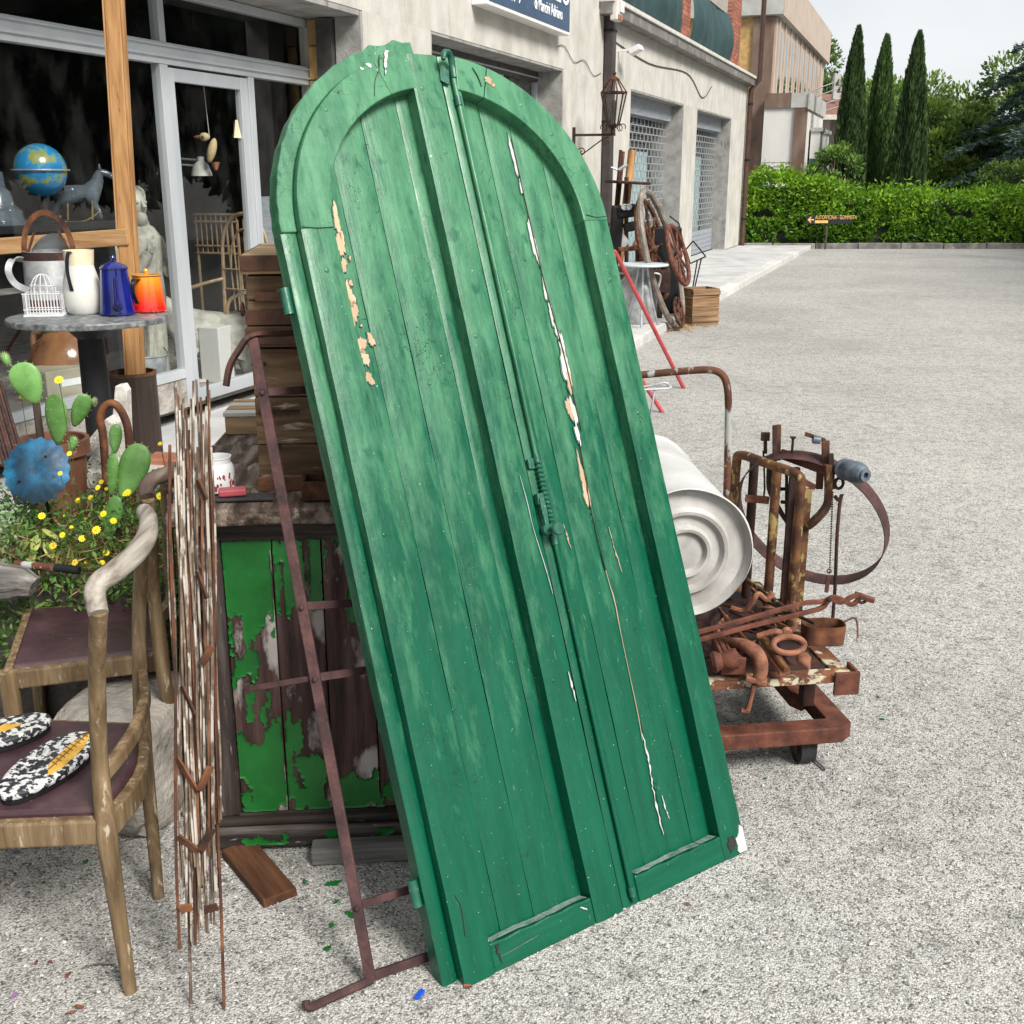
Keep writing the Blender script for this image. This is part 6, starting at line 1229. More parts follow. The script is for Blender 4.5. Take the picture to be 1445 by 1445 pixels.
# deck
zd = .31
pl0 = KM.inverted() @ G(1000, 972, zd); pl1 = KM.inverted() @ G(1192, 938, zd)
dx0, dx1, dy0, dy1 = -.62, pl1.x, pl0.y+.03, .72
KB(dx0, dx1, dy0, dy0+.05, zd-.022, zd, 'deck_rim', 'rust_cream'); KB(dx1-.05, dx1, dy0+.051, dy1, zd-.022, zd, 'deck_rim', 'rust_cream'); KB(dx0, dx1-.051, dy1-.05, dy1, zd-.022, zd, 'deck_rim', 'rust_cream')
for i in range(5):
    y0 = dy0+.053+i*(dy1-dy0-.11)/5; KB(dx0, dx1-.053, y0, y0+(dy1-dy0-.11)/5-.006, zd-.03, zd-.006, 'deck_bar', 'rust_dark')
KB(dx1-.06, dx1+.012, dy0-.012, dy0-.002, zd-.055, zd+.012, 'corner_plate', 'rust_red'); KB(dx1+.002, dx1+.012, dy0, dy0+.06, zd-.055, zd+.012, 'corner_plate', 'rust_red')
for (x, y) in ((-.08, .16), (-.52, .16), (-.08, .62), (-.52, .62)): KB(x-.018, x+.018, y-.018, y+.018, .141, zd-.031, 'deck_post', 'rust_dark')
# uprights
def DS(u, v, y): return D(u, v, y+.22)
def KT(pts, r, mat, name, seg=10): return MB().tube(pts, r, seg).build(name, mat, sc, smooth=True, world=True)
hz = .78
hA, hB = G(1040, 642, hz), G(1131, 674, hz)
KT(smoothpath([Vector((hA.x, hA.y, zd)), Vector((hA.x, hA.y, .6)), Vector((hA.x, hA.y, hz-.03)), hA+(hB-hA)*.07+Vector((0, 0, .004)), hA+(hB-hA)*.5+Vector((0, 0, .006)), hA+(hB-hA)*.93+Vector((0, 0, .004)), Vector((hB.x, hB.y, hz-.03)), Vector((hB.x, hB.y, .6)), Vector((hB.x, hB.y, zd-.0))], 6), .0145, 'rust_paint', 'post_hoop')
for (u, v, y, r) in ((1097, 655, 2.98, .0145), (1065, 645, 3.12, .0145)):
    p = DS(u, v, y); KT([Vector((p.x, p.y, zd)), p], r, 'rust_paint' if u > 1080 else 'rust_dark', 'post')
p = DS(1122, 660, 2.96); MB().bar(Vector((p.x, p.y, zd)), p, .028, .018, up=(0, 1, 0)).build('post', 'rust_dark', sc, world=True); p = DS(1140, 690, 2.92); MB().bar(Vector((p.x, p.y, zd)), p, .020, .022, up=(0, 1, 0)).build('post', 'rust_paint', sc, world=True)
# yoke : curved side arm and cross
m = MB(); m.strip(smoothpath([DS(1168, 655, 2.9), DS(1169, 695, 2.9), DS(1166, 715, 2.9), DS(1152, 732, 2.9), DS(1140, 742, 2.91)], 5), .018, .030, up=(0, 1, 0)); m.build('yoke_arm', 'rust_paint', sc, world=True, bevel=.002)
m = MB(); m.strip(smoothpath([DS(1086, 660, 3.05), DS(1086, 690, 3.05), DS(1096, 712, 3.03), DS(1110, 735, 3.0), DS(1122, 745, 2.96)], 5), .014, .024, up=(0, 1, 0)); m.build('yoke_arm', 'rust_dark', sc, world=True, bevel=.002)
def PB(u0, v0, u1, v1, y0, y1, w_, h_, name, mat='rust_dark', up=(0, -1, 0), bev=.0015): return MB().bar(DS(u0, v0, y0), DS(u1, v1, y1), w_, h_, up=up).build(name, mat, sc, world=True, bevel=bev)
PB(1102, 640, 1178, 668, 3.02, 2.90, .030, .014, 'beam', 'rust_red'); PB(1105, 662, 1150, 688, 3.0, 2.92, .016, .016, 'beam', 'rust_orange'); PB(1093, 600, 1093, 655, 3.02, 3.02, .012, .010, 'plate'); PB(1099, 599, 1098, 650, 3.02, 3.02, .014, .006, 'plate', 'rust'); PB(1074, 616, 1086, 616, 3.05, 3.05, .026, .012, 'plate'); PB(1080, 616, 1080, 640, 3.05, 3.05, .010, .010, 'plate')
PB(1165, 622, 1165, 655, 2.92, 2.92, .022, .010, 'plate', 'rust'); PB(1136, 612, 1165, 622, 2.95, 2.92, .012, .008, 'plate', 'rust'); PB(1172, 640, 1174, 690, 2.9, 2.9, .016, .012, 'plate'); PB(1158, 655, 1156, 690, 2.93, 2.93, .020, .012, 'plate', 'rust')
PB(1100, 690, 1128, 690, 3.0, 2.96, .010, .008, 'plate'); PB(1110, 668, 1110, 735, 3.0, 2.98, .009, .008, 'plate'); PB(1118, 672, 1118, 745, 2.98, 2.97, .009, .008, 'plate'); PB(1102, 708, 1130, 712, 2.99, 2.95, .010, .008, 'plate')
KT([DS(1147, 620, 2.93), DS(1157, 621, 2.93)], .012, 'bulb_lead', 'thumb_screw', 12); MB().lathe([(.004, -.05), (.004, 0), (.010, .006), (.010, .008), (0, .008)], DS(1119, 620, 2.99), 10).build('screw', 'rust_dark', sc, world=True)
MB().tube([DS(1077, 636, 3.05), DS(1078, 650, 3.05), DS(1079, 690, 3.05), DS(1077, 709, 3.05)], .003, 6).build('hanger_wire', 'rust_dark', sc, world=True); PB(1052, 703, 1085, 706, 3.05, 3.05, .022, .014, 'poise', 'rust_orange')
# sliding weight
wA, wB = DS(1186, 660, 2.90), DS(1222, 671, 2.80); ax_ = (wB-wA); rotm = Vector((0, 0, 1)).rotation_difference(ax_).to_matrix(); Lw = ax_.length
MB().lathe([(.012, 0), (.026, .004), (.030, Lw*.12), (.027, Lw*.2), (.032, Lw*.3), (.030, Lw*.45), (.033, Lw*.55), (.031, Lw*.7), (.029, Lw*.8), (.022, Lw*.92), (.018, Lw*.93), (.018, Lw), (.009, Lw), (.009, Lw*.9), (0, Lw*.9)], wA, 26, rotm).build('counterweight', 'bulb_lead', sc, smooth=True, world=True)
m = MB(); c_ = DS(1184, 682, 2.9); m.tube([c_+Vector((.012*math.cos(a_), 0, .016*math.sin(a_))) for a_ in np.linspace(0, 6.283, 14)[:-1]], .0048, 7, closed=True); m.build('hook_ring', 'rust_dark', sc, world=True, smooth=True)
KT(smoothpath([DS(1178, 700, 2.9), DS(1184, 706, 2.9), DS(1188, 698, 2.9), DS(1185, 712, 2.9), DS(1181, 760, 2.9), DS(1178, 835, 2.92), DS(1172, 905, 2.93)], 5), .0055, 'rust_dark', 'hook_rod', 8)
m = MB()
for i in range(34):
    q = DS(1175-i*.13, 695+i*3.4, 2.915); m.ball(q, .0032, 6, 4)
m.build('chain', 'rust_dark', sc, world=True)
c_ = DS(1170, 806, 2.915); m = MB(); m.tube([c_+Vector((.006*math.cos(a_), 0, .007*math.sin(a_))) for a_ in np.linspace(0, 6.283, 12)[:-1]], .002, 6, closed=True); m.build('pin_ring', 'rust_dark', sc, world=True); PB(1169, 812, 1166, 836, 2.915, 2.915, .012, .006, 'pin')
# trolley handle behind the drum
KT(smoothpath([D(860, 532, 3.72), D(905, 529, 3.70), D(960, 524, 3.68), D(1000, 522, 3.66), D(1018, 528, 3.65), D(1026, 545, 3.64), D(1028, 580, 3.64), D(1027, 640, 3.63), D(1025, 720, 3.62), D(1022, 870, 3.60)], 6), .0125, 'pipe_paint', 'handle', 12)
KT(smoothpath([D(880, 548, 3.6), D(915, 545, 3.6), D(938, 540, 3.6), D(944, 545, 3.6), D(942, 548, 3.6), D(880, 551, 3.58)], 4), .004, 'galv', 'wire_loop', 7); KT([D(924, 548, 3.6), D(916, 600, 3.58)], .004, 'galv', 'wire_loop', 7)
# ---- white metal drum lying on the deck
fc = D(968, 783, 3.02); bc_ = D(905, 640, 3.62); ax_ = (bc_-fc); ax_.z = .02; ax_.normalize(); rotm = Vector((0, 0, 1)).rotation_difference(ax_).to_matrix(); DR = .196
dr = thing('metal_drum', 'pale dented metal drum lying on the scale deck, ringed lid facing out', 'drum', Vector((fc.x, fc.y, fc.z-DR)))
def nois(a, i): return 1+.006*math.sin(a*3+i*1.1)+.004*math.sin(a*7-i)
MB().lathe([(DR, .0), (DR*1.02, .004), (DR*1.02, .012), (DR*.99, .016), (DR*.985, .10), (DR*.99, .22), (DR*.985, .34), (DR*.99, .46), (DR*1.0, .60), (DR*1.02, .606), (DR*1.02, .614), (DR*.98, .616), (0, .60)], fc, 56, rotm, rip=nois, cap=False).build('shell', 'galv_drum', dr, smooth=True, world=True)
MB().lathe([(0, .022), (DR*.18, .022), (DR*.29, .026), (DR*.335, .010), (DR*.38, .008), (DR*.425, .024), (DR*.55, .027), (DR*.60, .011), (DR*.65, .009), (DR*.70, .026), (DR*.93, .030), (DR*.972, .012), (DR*1.0, .0015)], fc, 56, rotm, cap=False).build('lid', 'drum_end', dr, smooth=True, world=True)
seam = [fc+rotm @ Vector((DR*.992*math.cos(a0), DR*.992*math.sin(a0), zz)) for a0, zz in ((2.2, .02), (2.2, .3), (2.2, .6))]
ub = max(((fc+rotm @ Vector((DR*.992*math.cos(a_), DR*.992*math.sin(a_), .02))).z-(abs((rotm @ Vector((math.cos(a_), math.sin(a_), 0))).x+.35)), a_) for a_ in np.linspace(0, 6.28, 60))[1]
MB().bar(fc+rotm @ Vector((DR*.993*math.cos(ub), DR*.993*math.sin(ub), .018)), fc+rotm @ Vector((DR*.993*math.cos(ub), DR*.993*math.sin(ub), .60)), .004, .004).build('seam', 'drum_end', dr, world=True)
# ---- barrel hoop hung over the posts
hc = D(1143, 733, 3.26); nrm = Vector((-.52, -.72, -.40)).normalized(); t1 = nrm.cross(Vector((0, 0, 1))).normalized(); t2 = t1.cross(nrm)
m = MB(); vs = []; N_ = 64; HRx, HRz = .236, .242
for k in range(N_):
    a_ = 6.28318*k/N_; d_ = t1*math.cos(a_)*HRx+t2*math.sin(a_)*HRz
    for r_, z_ in ((1, -.022), (1.012, -.022), (1.012, .022), (1, .022)): vs.append(hc+d_*r_+nrm*z_)
m.add(vs, [(4*k+j, 4*k+(j+1) % 4, 4*((k+1) % N_)+(j+1) % 4, 4*((k+1) % N_)+j) for k in range(N_) for j in range(4)]); o = m.build('barrel_hoop', 'rust_purple', smooth=True); tag(rebase(o, hc-Vector((0, 0, .21))), 'thin rusty barrel hoop hung over the scale posts', 'hoop')
# ---- tongs, ring knocker, castings, cups on the deck
tg = thing('blacksmith_tongs', 'long rusty blacksmith tongs lying across the scale deck', 'tongs', G(1090, 880, .40))
for dv, nm in ((0, 1), (14, -1)):
    m = MB(); m.strip(smoothpath([D(985, 892+dv*.8, 2.72), D(1060, 872+dv*.8, 2.78), D(1130, 852+dv, 2.84), D(1160, 849+dv*.6, 2.86), D(1172, 845-dv*.1, 2.87), D(1186, 850-dv*.35, 2.87), D(1203, 846+dv*.5 if nm < 0 else 842, 2.875), D(1216, 840, 2.88)], 5), .010, .013); m.build('arm', 'rust_red', tg, world=True, bevel=.002)
MB().bar(D(1206, 838, 2.885), D(1234, 848, 2.87), .018, .014).build('jaw', 'rust_red', tg, world=True, bevel=.003); MB().tube([D(1216, 845, 2.88)+Vector((.011*math.cos(a_), -.004, .010*math.sin(a_))) for a_ in np.linspace(0, 6.283, 12)[:-1]], .0045, 6, closed=True).build('jaw_eye', 'rust_dark', tg, world=True); MB().ball(D(1170, 846, 2.85), .008, 8, 5).build('rivet', 'rust_dark', tg, world=True)
kn = thing('ring_knocker', 'orange rusty cast iron ring knocker with twisted shank on the scale deck', 'knocker', G(1115, 930, zd)); c_ = D(1113, 912, 2.74)
MB().tube([c_+Vector((.042*math.cos(a_), .010*math.sin(a_), .020*math.sin(a_)+.004)) for a_ in np.linspace(0, 6.283, 24)[:-1]], .0085, 9, closed=True).build('ring', 'rust_orange', kn, smooth=True, world=True)
MB().tube(smoothpath([c_+Vector((-.035, .03, .030)), c_+Vector((-.005, .03, .022)), c_+Vector((.020, .035, .034)), c_+Vector((.030, .04, .055)), c_+Vector((.018, .04, .066))], 5), [.008]*9+[.009]*8+[.009, .008, .007, .005], 9).build('shank', 'rust_orange', kn, smooth=True, world=True) if False else MB().tube(smoothpath([c_+Vector((-.075, .04, .012)), c_+Vector((-.035, .03, .030)), c_+Vector((-.005, .03, .026)), c_+Vector((.020, .035, .040)), c_+Vector((.018, .04, .062))], 5), .0085, 9).build('shank', 'rust_orange', kn, smooth=True, world=True)
MB().lathe([(.010, 0), (.018, .006), (.020, .02), (.012, .03), (.006, .045), (0, .05)], c_+Vector((.034, -.006, -.022)), 14, Matrix.Rotation(R(120), 3, 'X') @ Matrix.Rotation(R(15), 3, 'Y')).build('boss', 'rust_orange', kn, smooth=True, world=True)
MB().tube([c_+Vector((.0, .02, .026)), c_+Vector((.0, .035, .030))], .014, 10).build('collar', 'rust_orange', kn, smooth=True, world=True)
bp = thing('cast_bracket', 'square fluted rusty iron casting at the deck edge beside the door', 'casting', G(1018, 958, zd)); a, b = D(1018, 905, 2.86), D(1034, 938, 2.72); MB().bar(a, b, .058, .042).build('block', 'rust_red', bp, world=True, bevel=.004)
for k in (-.016, 0, .016): MB().bar(a+Vector((k, 0, .022)), b+Vector((k, -.004, .022)), .006, .006).build('fillet', 'rust_red', bp, world=True)
e_ = b+(b-a).normalized()*.002; MB().bar(e_, e_+(b-a).normalized()*.010, .066, .050).build('end_cap', 'rust_red', bp, world=True, bevel=.003); MB().lathe([(.024, 0), (.030, .01), (.020, .03), (.028, .05), (.028, .07)], D(1003, 935, 2.70), 14, Matrix.Rotation(R(80), 3, 'Y')).build('boss', 'rust_red', bp, world=True, smooth=True)
cl_ = thing('claw_leg', 'curved orange rusty cast iron leg hanging over the deck edge', 'leg', D(1066, 962, 2.70)); MB().tube(smoothpath([D(1018, 905, 2.84), D(1040, 908, 2.78), D(1060, 915, 2.73), D(1072, 930, 2.70), D(1073, 950, 2.69), D(1068, 962, 2.69)], 5), [.012+.008*math.sin(i/25*2.6) for i in range(26)], 10).build('limb', 'rust_orange', cl_, smooth=True, world=True)
MB().bar(D(1052, 956, 2.69), D(1082, 964, 2.68), .022, .014).build('foot', 'rust_orange', cl_, world=True, bevel=.003); MB().tube([D(1064, 966, 2.69), D(1060, 985, 2.69), D(1055, 1002, 2.69)], [.007, .006, .008], 8).build('spike', 'rust_orange', cl_, world=True)
MB().bar(D(1046, 1002, 2.69), D(1058, 1003, 2.69), .010, .008).build('spike_tip', 'rust_orange', cl_, world=True)
tin = thing('rusty_tin', 'open oblong rusty tin with a wire handle on the scale deck', 'tin', G(1160, 905, zd)); c_ = G(1158, 905, zd); N_ = 26; pl_ = [(.062*math.copysign(abs(math.cos(6.283*i/N_))**.6, math.cos(6.283*i/N_)), .040*math.copysign(abs(math.sin(6.283*i/N_))**.6, math.sin(6.283*i/N_))) for i in range(N_)]
m = MB(); vs = []
for (s_, z_) in ((.96, 0), (1, .058), (.94, .058), (.9, .004)): vs += [(x*s_, y*s_, z_) for x, y in pl_]
m.add(vs, [(r_*N_+i, r_*N_+(i+1) % N_, (r_+1)*N_+(i+1) % N_, (r_+1)*N_+i) for r_ in range(3) for i in range(N_)]+[tuple(3*N_+i for i in range(N_)), tuple(range(N_))[::-1]]); m.build('body', 'rust', tin, smooth=True); MB().tube(smoothpath([(.06, .02, .05), (.10, .03, .06), (.105, .01, .02), (.10, 0, -.0)], 5), .003, 6).build('wire_handle', 'rust_cream', tin)
# scrap rods and bits crowded on the deck
scp = thing('scrap_rods', 'tangle of thin rusty bars heaped on the scale deck under the drum', 'scrap', G(1060, 870, zd))
for (u0, v0, u1, v1, y0, y1, r_) in ((1030, 862, 1130, 905, 3.05, 2.80, .006), (1050, 815, 1110, 860, 3.2, 2.95, .008), (1000, 900, 1090, 860, 2.75, 3.0, .005), (1062, 840, 1150, 880, 3.15, 2.9, .005), (1075, 900, 1110, 945, 2.82, 2.68, .009), (1085, 895, 1116, 938, 2.84, 2.70, .006), (1010, 880, 1075, 930, 2.9, 2.75, .006)): MB().tube([D(u0, v0, y0), D(u1, v1, y1)], r_, 7).build('bar', 'rust_dark' if r_ < .008 else 'rust_paint', scp, world=True)
rs_ = random.Random(11)
for k in range(14):
    u0, u1 = rs_.uniform(1005, 1110), rs_.uniform(1020, 1150); v0, v1 = rs_.uniform(852, 930), rs_.uniform(852, 925); a, b = G(u0, v0, zd+.010+.002*k), G(u1, v1, zd+.012+.03*rs_.random())
    MB().tube(smoothpath([a, (a+b)/2+Vector((rs_.uniform(-.03, .03), 0, rs_.uniform(0, .03))), b], 4), rs_.uniform(.003, .007), 6).build('bar', rs_.choice(('rust_dark', 'rust', 'rust_orange', 'rust_dark')), scp, world=True)
for k in range(3):
    c_ = G(rs_.uniform(1030, 1120), rs_.uniform(880, 925), zd+.01); r_ = rs_.uniform(.016, .03); MB().tube([c_+Vector((r_*math.cos(a_), r_*math.sin(a_), .004*math.sin(3*a_))) for a_ in np.linspace(0, 6.283, 16)[:-1]], .004, 6, closed=True).build('iron_ring', 'rust', scp, world=True)
m = MB(); m.tube(smoothpath([D(1032, 858, 2.95), D(1050, 862, 2.93), D(1062, 850, 2.92), D(1070, 838, 2.92), D(1082, 846, 2.92), D(1090, 836, 2.92)], 5), .008, 7); m.build('twisted_bar', 'rust_orange', scp, world=True, smooth=True); MB().bar(D(1080, 915, 2.8), D(1108, 950, 2.69), .03, .012).build('bar', 'rust_orange', scp, world=True)

# ================================================================== RED TRESTLE AND FAR JUNK BY THE WALL
rt = thing('red_trestle', 'thin red painted folding trestle on the asphalt behind the door', 'trestle', G(950, 565, 0)); T0 = D(868, 355, 8.55)
f1, f2 = G(965, 548), G(935, 582); MB().tube([T0, f1+Vector((0, 0, .0))], .016, 8).build('leg', 'red_paint', rt, world=True, smooth=True); MB().tube([T0+Vector((-.40, -.35, -.02)), f2], .016, 8).build('leg', 'red_paint', rt, world=True, smooth=True)
for s_ in (Vector((-.62, -.12, 0)),): MB().tube([T0, f1+s_*1.3], .016, 8).build('leg', 'red_paint', rt, world=True); MB().tube([T0, T0+Vector((-.40, -.35, -.02))], .016, 8).build('cross_bar', 'red_paint', rt, world=True); MB().tube([T0+Vector((-.40, -.35, -.02)), f2+s_*1.3], .016, 8).build('leg', 'red_paint', rt, world=True)
JY = 12.75; pz = .1
def jp(u, v, y=JY): return D(u, v, y)
cn = thing('milk_churn', 'tall galvanised churn standing under the zinc table top by the wall', 'churn', G(898, 455, .1)); b_ = ROOT[cn.name].translation; s_ = b_.y/FPX
MB().lathe([(.20, 0), (.215, .02), (.215, .36), (.20, .42), (.13, .50), (.12, .56), (.15, .60), (.14, .60), (.10, .55)], seg=28).build('body', 'galv', cn, smooth=True)
for a_ in (0, math.pi): MB().tube(smoothpath([(.13*math.cos(a_), .0, .52), (.24*math.cos(a_), 0, .50), (.215*math.cos(a_), 0, .34)], 5), .012, 6).build('handle', 'galv', cn, smooth=True)
zt = thing('zinc_table', 'round pale zinc bistro table among the junk by the wall', 'table', (b_.x+.02, b_.y-.30, 0)); zz = jp(898, 372, b_.y-.30).z; MB().lathe([(0, zz-.02), (.26, zz-.02), (.265, zz-.01), (.26, zz), (0, zz)], seg=30).build('top', 'tin_lid', zt, smooth=True)
for k in range(3):
    a_ = k*2.1+.4; MB().tube(smoothpath([(.05*math.cos(a_), .05*math.sin(a_), zz-.03), (.12*math.cos(a_), .12*math.sin(a_), .35), (.24*math.cos(a_), .24*math.sin(a_), 0)], 5), .012, 6).build('leg', 'galv', zt, smooth=True)
q = G(912, 450, 0); tcb = thing('terracotta_box', 'square terracotta relief block on the ground below the zinc table', 'block', (q.x, q.y, 0), R(10)); MB().b2(-.16, .16, -.15, .15, 0, .30).build('block', 'copper', tcb, bevel=.02)
for k in (1, 2): MB().tube([(.05*k*math.cos(a_), -.152, .15+.05*k*math.sin(a_)) for a_ in np.linspace(0, 6.283, 16)[:-1]], .007, 5, closed=True).build('relief', 'copper', tcb)
# upright post stand with disc, poles
sdp = thing('iron_stand', 'tall rusty stand carrying a flat iron disc, poles leaning on it', 'stand', (jp(884, 440, 12.9).x, 12.9, pz)); b_ = ROOT[sdp.name].translation
def toground(a, b, z=.1): return a+(b-a)*((a.z-z)/(a.z-b.z)) if b.z > z else b
def JB(u0, v0, u1, v1, y0, y1, r_, name, mat, par, seg=7): return MB().tube([D(u0, v0, y0), toground(D(u0, v0, y0), D(u1, v1, y1)) if v1-v0 > 60 else D(u1, v1, y1)], r_, seg).build(name, mat, par, world=True, smooth=True)
JB(884, 250, 884, 440, 12.9, 12.9, .025, 'column', 'rust_dark', sdp); c_ = D(886, 257, 12.9); MB().lathe([(0, -.012), (.25, -.02), (.26, 0), (.25, .012), (0, .012)], c_, 30, Matrix.Rotation(R(3), 3, 'Y')).build('disc', 'rust_dark', sdp, world=True, smooth=True)
wp_ = thing('wooden_pole', 'round pale wooden pole leaning against the wall behind the disc', 'pole', D(876, 330, 13.2)); JB(892, 212, 877, 345, 13.2, 13.1, .045, 'pole', 'post_wood', wp_, 12)
ir = thing('iron_bars', 'pair of dark iron bars leaning upright beside the wooden pole', 'bars', D(866, 330, 13.0)); JB(876, 212, 866, 330, 13.2, 13.0, .02, 'bar', 'rust_dark', ir); JB(880, 214, 868, 340, 13.2, 13.0, .016, 'bar', 'rust', ir); JB(873, 240, 885, 232, 13.0, 13.0, .02, 'clamp', 'galv', ir); JB(862, 236, 872, 240, 13, 13, .01, 'clamp', 'galv', ir)
mc = thing('iron_press', 'small black cast iron machine with round gauges among the junk', 'machine', (D(878, 372, 12.7).x, 12.7, pz)); q = D(876, 372, 12.7); MB().b2(q.x-.10, q.x+.12, 12.62, 12.80, pz, q.z).build('pedestal', 'rust_dark', mc, world=True, bevel=.02)
MB().bar(D(866, 372, 12.7), D(872, 290, 12.7), .14, .12, up=(0, 1, 0)).build('frame', 'iron_black', mc, world=True, bevel=.02); MB().bar(D(870, 300, 12.7), D(898, 296, 12.7), .16, .14).build('head', 'iron_black', mc, world=True, bevel=.03); MB().bar(D(880, 322, 12.7), D(898, 318, 12.7), .12, .10).build('head', 'iron_black', mc, world=True, bevel=.02)
for u in (881, 887): MB().lathe([(.02, -.01), (.034, 0), (.034, .012), (.022, .012), (.022, .004), (0, .004)], D(u, 292, 12.6), 14, Matrix.Rotation(R(90), 3, 'X')).build('gauge', 'galv', mc, world=True)
MB().bar(D(866, 350, 12.66), D(884, 335, 12.66), .14, .01, up=(0, -1, .2)).build('guard', 'galv', mc, world=True); MB().bar(D(872, 352, 12.65), D(902, 350, 12.65), .05, .05).build('bed', 'rust', mc, world=True, bevel=.01); MB().lathe([(.04, 0), (.055, .05), (.03, .1), (0, .12)], D(899, 352, 12.6), 12).build('vice', 'rust_orange', mc, world=True, smooth=True)
# cart tyres and wheels leaning on each other
def ring_px(c_uv, ru, rv, tilt, y0, slope, r_, name, label, mat, cat, spokes=0, hubr=.03, flat=False):
    c_ = D(c_uv[0], c_uv[1], y0); sx_ = ru/FPX*y0*1.03; sz = rv/FPX*y0*1.03; ca_, sa = math.cos(tilt), math.sin(tilt); pts = []
    for a_ in np.linspace(0, 6.28318, 41)[:-1]:
        x, z = sx_*math.cos(a_), sz*math.sin(a_); X, Z = x*ca_-z*sa, x*sa+z*ca_; pts.append(c_+Vector((X, slope*math.cos(a_)+.05*math.sin(a_)*0, Z)))
    low = min(pts, key=lambda p: p.z); o = thing(name, label, cat, (c_.x, c_.y, low.z-r_)); MB().tube(pts, r_, 8, closed=True).build('rim', mat, o, world=True, smooth=True)
    if spokes:
        MB().ball(c_, hubr, 10, 7).build('hub', mat, o, world=True, smooth=True)
        for k in range(spokes): MB().tube([c_, pts[int(40*k/spokes)]], r_*.55, 6).build('spoke', mat, o, world=True)
    return o
ring_px((934, 366), 24, 92, R(17), 12.3, .45, .034, 'cart_tyre', 'large grey wooden cart rim leaning at the front of the junk heap', 'rim_wood', 'rim'); ring_px((921, 352), 20, 66, R(16), 12.6, .35, .026, 'cart_tyre', 'smaller brown spoked cart rim leaning behind the large one', 'plank_brown', 'rim', 10, .06)
ring_px((957, 360), 15, 40, R(20), 12.1, .35, .024, 'spoked_wheel', 'red rusty spoked iron wheel leaning on the cart rims', 'rust_red', 'wheel', 8, .05); ring_px((958, 440), 8, 19, R(18), 12.2, .2, .016, 'spoked_wheel', 'small dark spoked wheel at the foot of the junk heap', 'rust', 'wheel', 8, .03)
jb_ = thing('wooden_barrel', 'dark staved wooden barrel behind the leaning wheels', 'barrel', G(938, 448, 0)); b_ = ROOT[jb_.name].translation; h_ = .62
for k in range(14):
    a_ = k*6.283/14; MB().add([(math.cos(a_+e_)*r_, math.sin(a_+e_)*r_, z_) for z_, r_ in ((0, .20), (.31, .24), (.62, .20)) for e_ in (-.215, .215)], [(0, 1, 3, 2), (2, 3, 5, 4)]).build('stave', 'plank_brown', jb_)
for z_, r_ in ((.08, .218), (.31, .244), (.54, .218)): MB().lathe([(r_, z_-.015), (r_+.004, z_-.015), (r_+.004, z_+.015), (r_, z_+.015)], seg=28).build('hoop', 'rust_dark', jb_)
MB().lathe([(0, .58), (.20, .58)], seg=28).build('head', 'iron_black', jb_)
tlx = thing('tool_rack', 'rack of pale wooden tool handles standing behind the cart rims', 'rack', (jp(912, 400, 13.1).x, 13.1, pz)); 
for k in range(8): JB(898+k*5, 318+((k*7) % 9), 900+k*5, 425, 13.15, 13.05, .022, 'tool_handle', 'post_wood' if k % 3 else 'plank_brown', tlx)
MB().bar(D(896, 345, 13.0), D(940, 345, 13.0), .03, .05).build('cross_bar', 'plank_brown', tlx, world=True); MB().bar(D(897, 430, 13.0), D(940, 428, 13.0), .05, .08).build('cross_bar', 'plank_brown', tlx, world=True)
bxx = thing('dark_case', 'black upright case behind the red wheel', 'case', (jp(936, 420, 13.0).x, 13.0, pz)); MB().b2(-.17, .17, -.1, .1, 0, D(936, 320, 13.0).z-pz).build('case', 'iron_black', bxx, bevel=.02)
mt = thing('metal_box', 'rusty square metal box on a stub post among the wheels', 'box', D(930, 412, 12.5)); MB().box((0, 0, .12), (.22, .16, .24)).build('box', 'rust_dark', mt, bevel=.01); q = ROOT[mt.name].translation; MB().b2(-.04, .04, -.04, .04, -q.z, .0).build('post', 'rust_dark', mt)
st_ = thing('folding_stand', 'thin wire music stand leaning against the wall by the shutter', 'stand', G(972, 402, .1)); y_ = 13.6
for a, b in (((968, 352), (978, 340)), ((978, 340), (996, 362)), ((996, 362), (974, 372)), ((974, 372), (968, 352)), ((984, 368), (972, 440)), ((990, 364), (976, 425)), ((968, 360), (958, 315)), ((958, 315), (945, 305))): MB().tube([D(*a, y_), D(*b, y_)], .009, 5).build('wire', 'iron_black', st_, world=True)
# small spill of straw under the heap
P = np.array([tuple(G(940, 462)+Vector((random.gauss(0, .18), random.gauss(0, .25), random.uniform(.004, .03)))) for _ in range(500)]); o = leafcloud('straw_litter', P, rng.normal(size=(500, 3))*[1, 1, .15], .10, 'hay', None, .06, kind='stuff'); tag(o, 'spill of dry straw under the cart rims', 'straw')
# wooden crate with slatted walls
q = G(978, 459, 0); ct = thing('wooden_crate', 'open wooden crate with batten bands on the asphalt beside the heap', 'crate', (q.x+.08, q.y+.12, 0), R(20)); cw, cd, chh = .34, .30, .41
for i in range(4):
    z0 = i*chh/4
    for y in (-cd/2, cd/2-.014): MB().b2(-cw/2, cw/2, y, y+.014, z0+.002, z0+chh/4-.003).build('board', 'crate', ct, bevel=.002)
    for x in (-cw/2, cw/2-.014): MB().b2(x, x+.014, -cd/2+.0145, cd/2-.0145, z0+.002, z0+chh/4-.003).build('board', 'crate', ct, bevel=.002)
for z in (.06, chh-.05): MB().b2(-cw/2-.001, cw/2+.001, -cd/2-.013, -cd/2-.001, z-.02, z+.02).build('batten', 'crate', ct, bevel=.002); MB().b2(cw/2+.001, cw/2+.013, -cd/2, cd/2, z-.02, z+.02).build('batten', 'crate', ct, bevel=.002)
MB().b2(-cw/2+.015, cw/2-.015, -cd/2+.015, cd/2-.015, 0, .014).build('bottom', 'crate', ct)

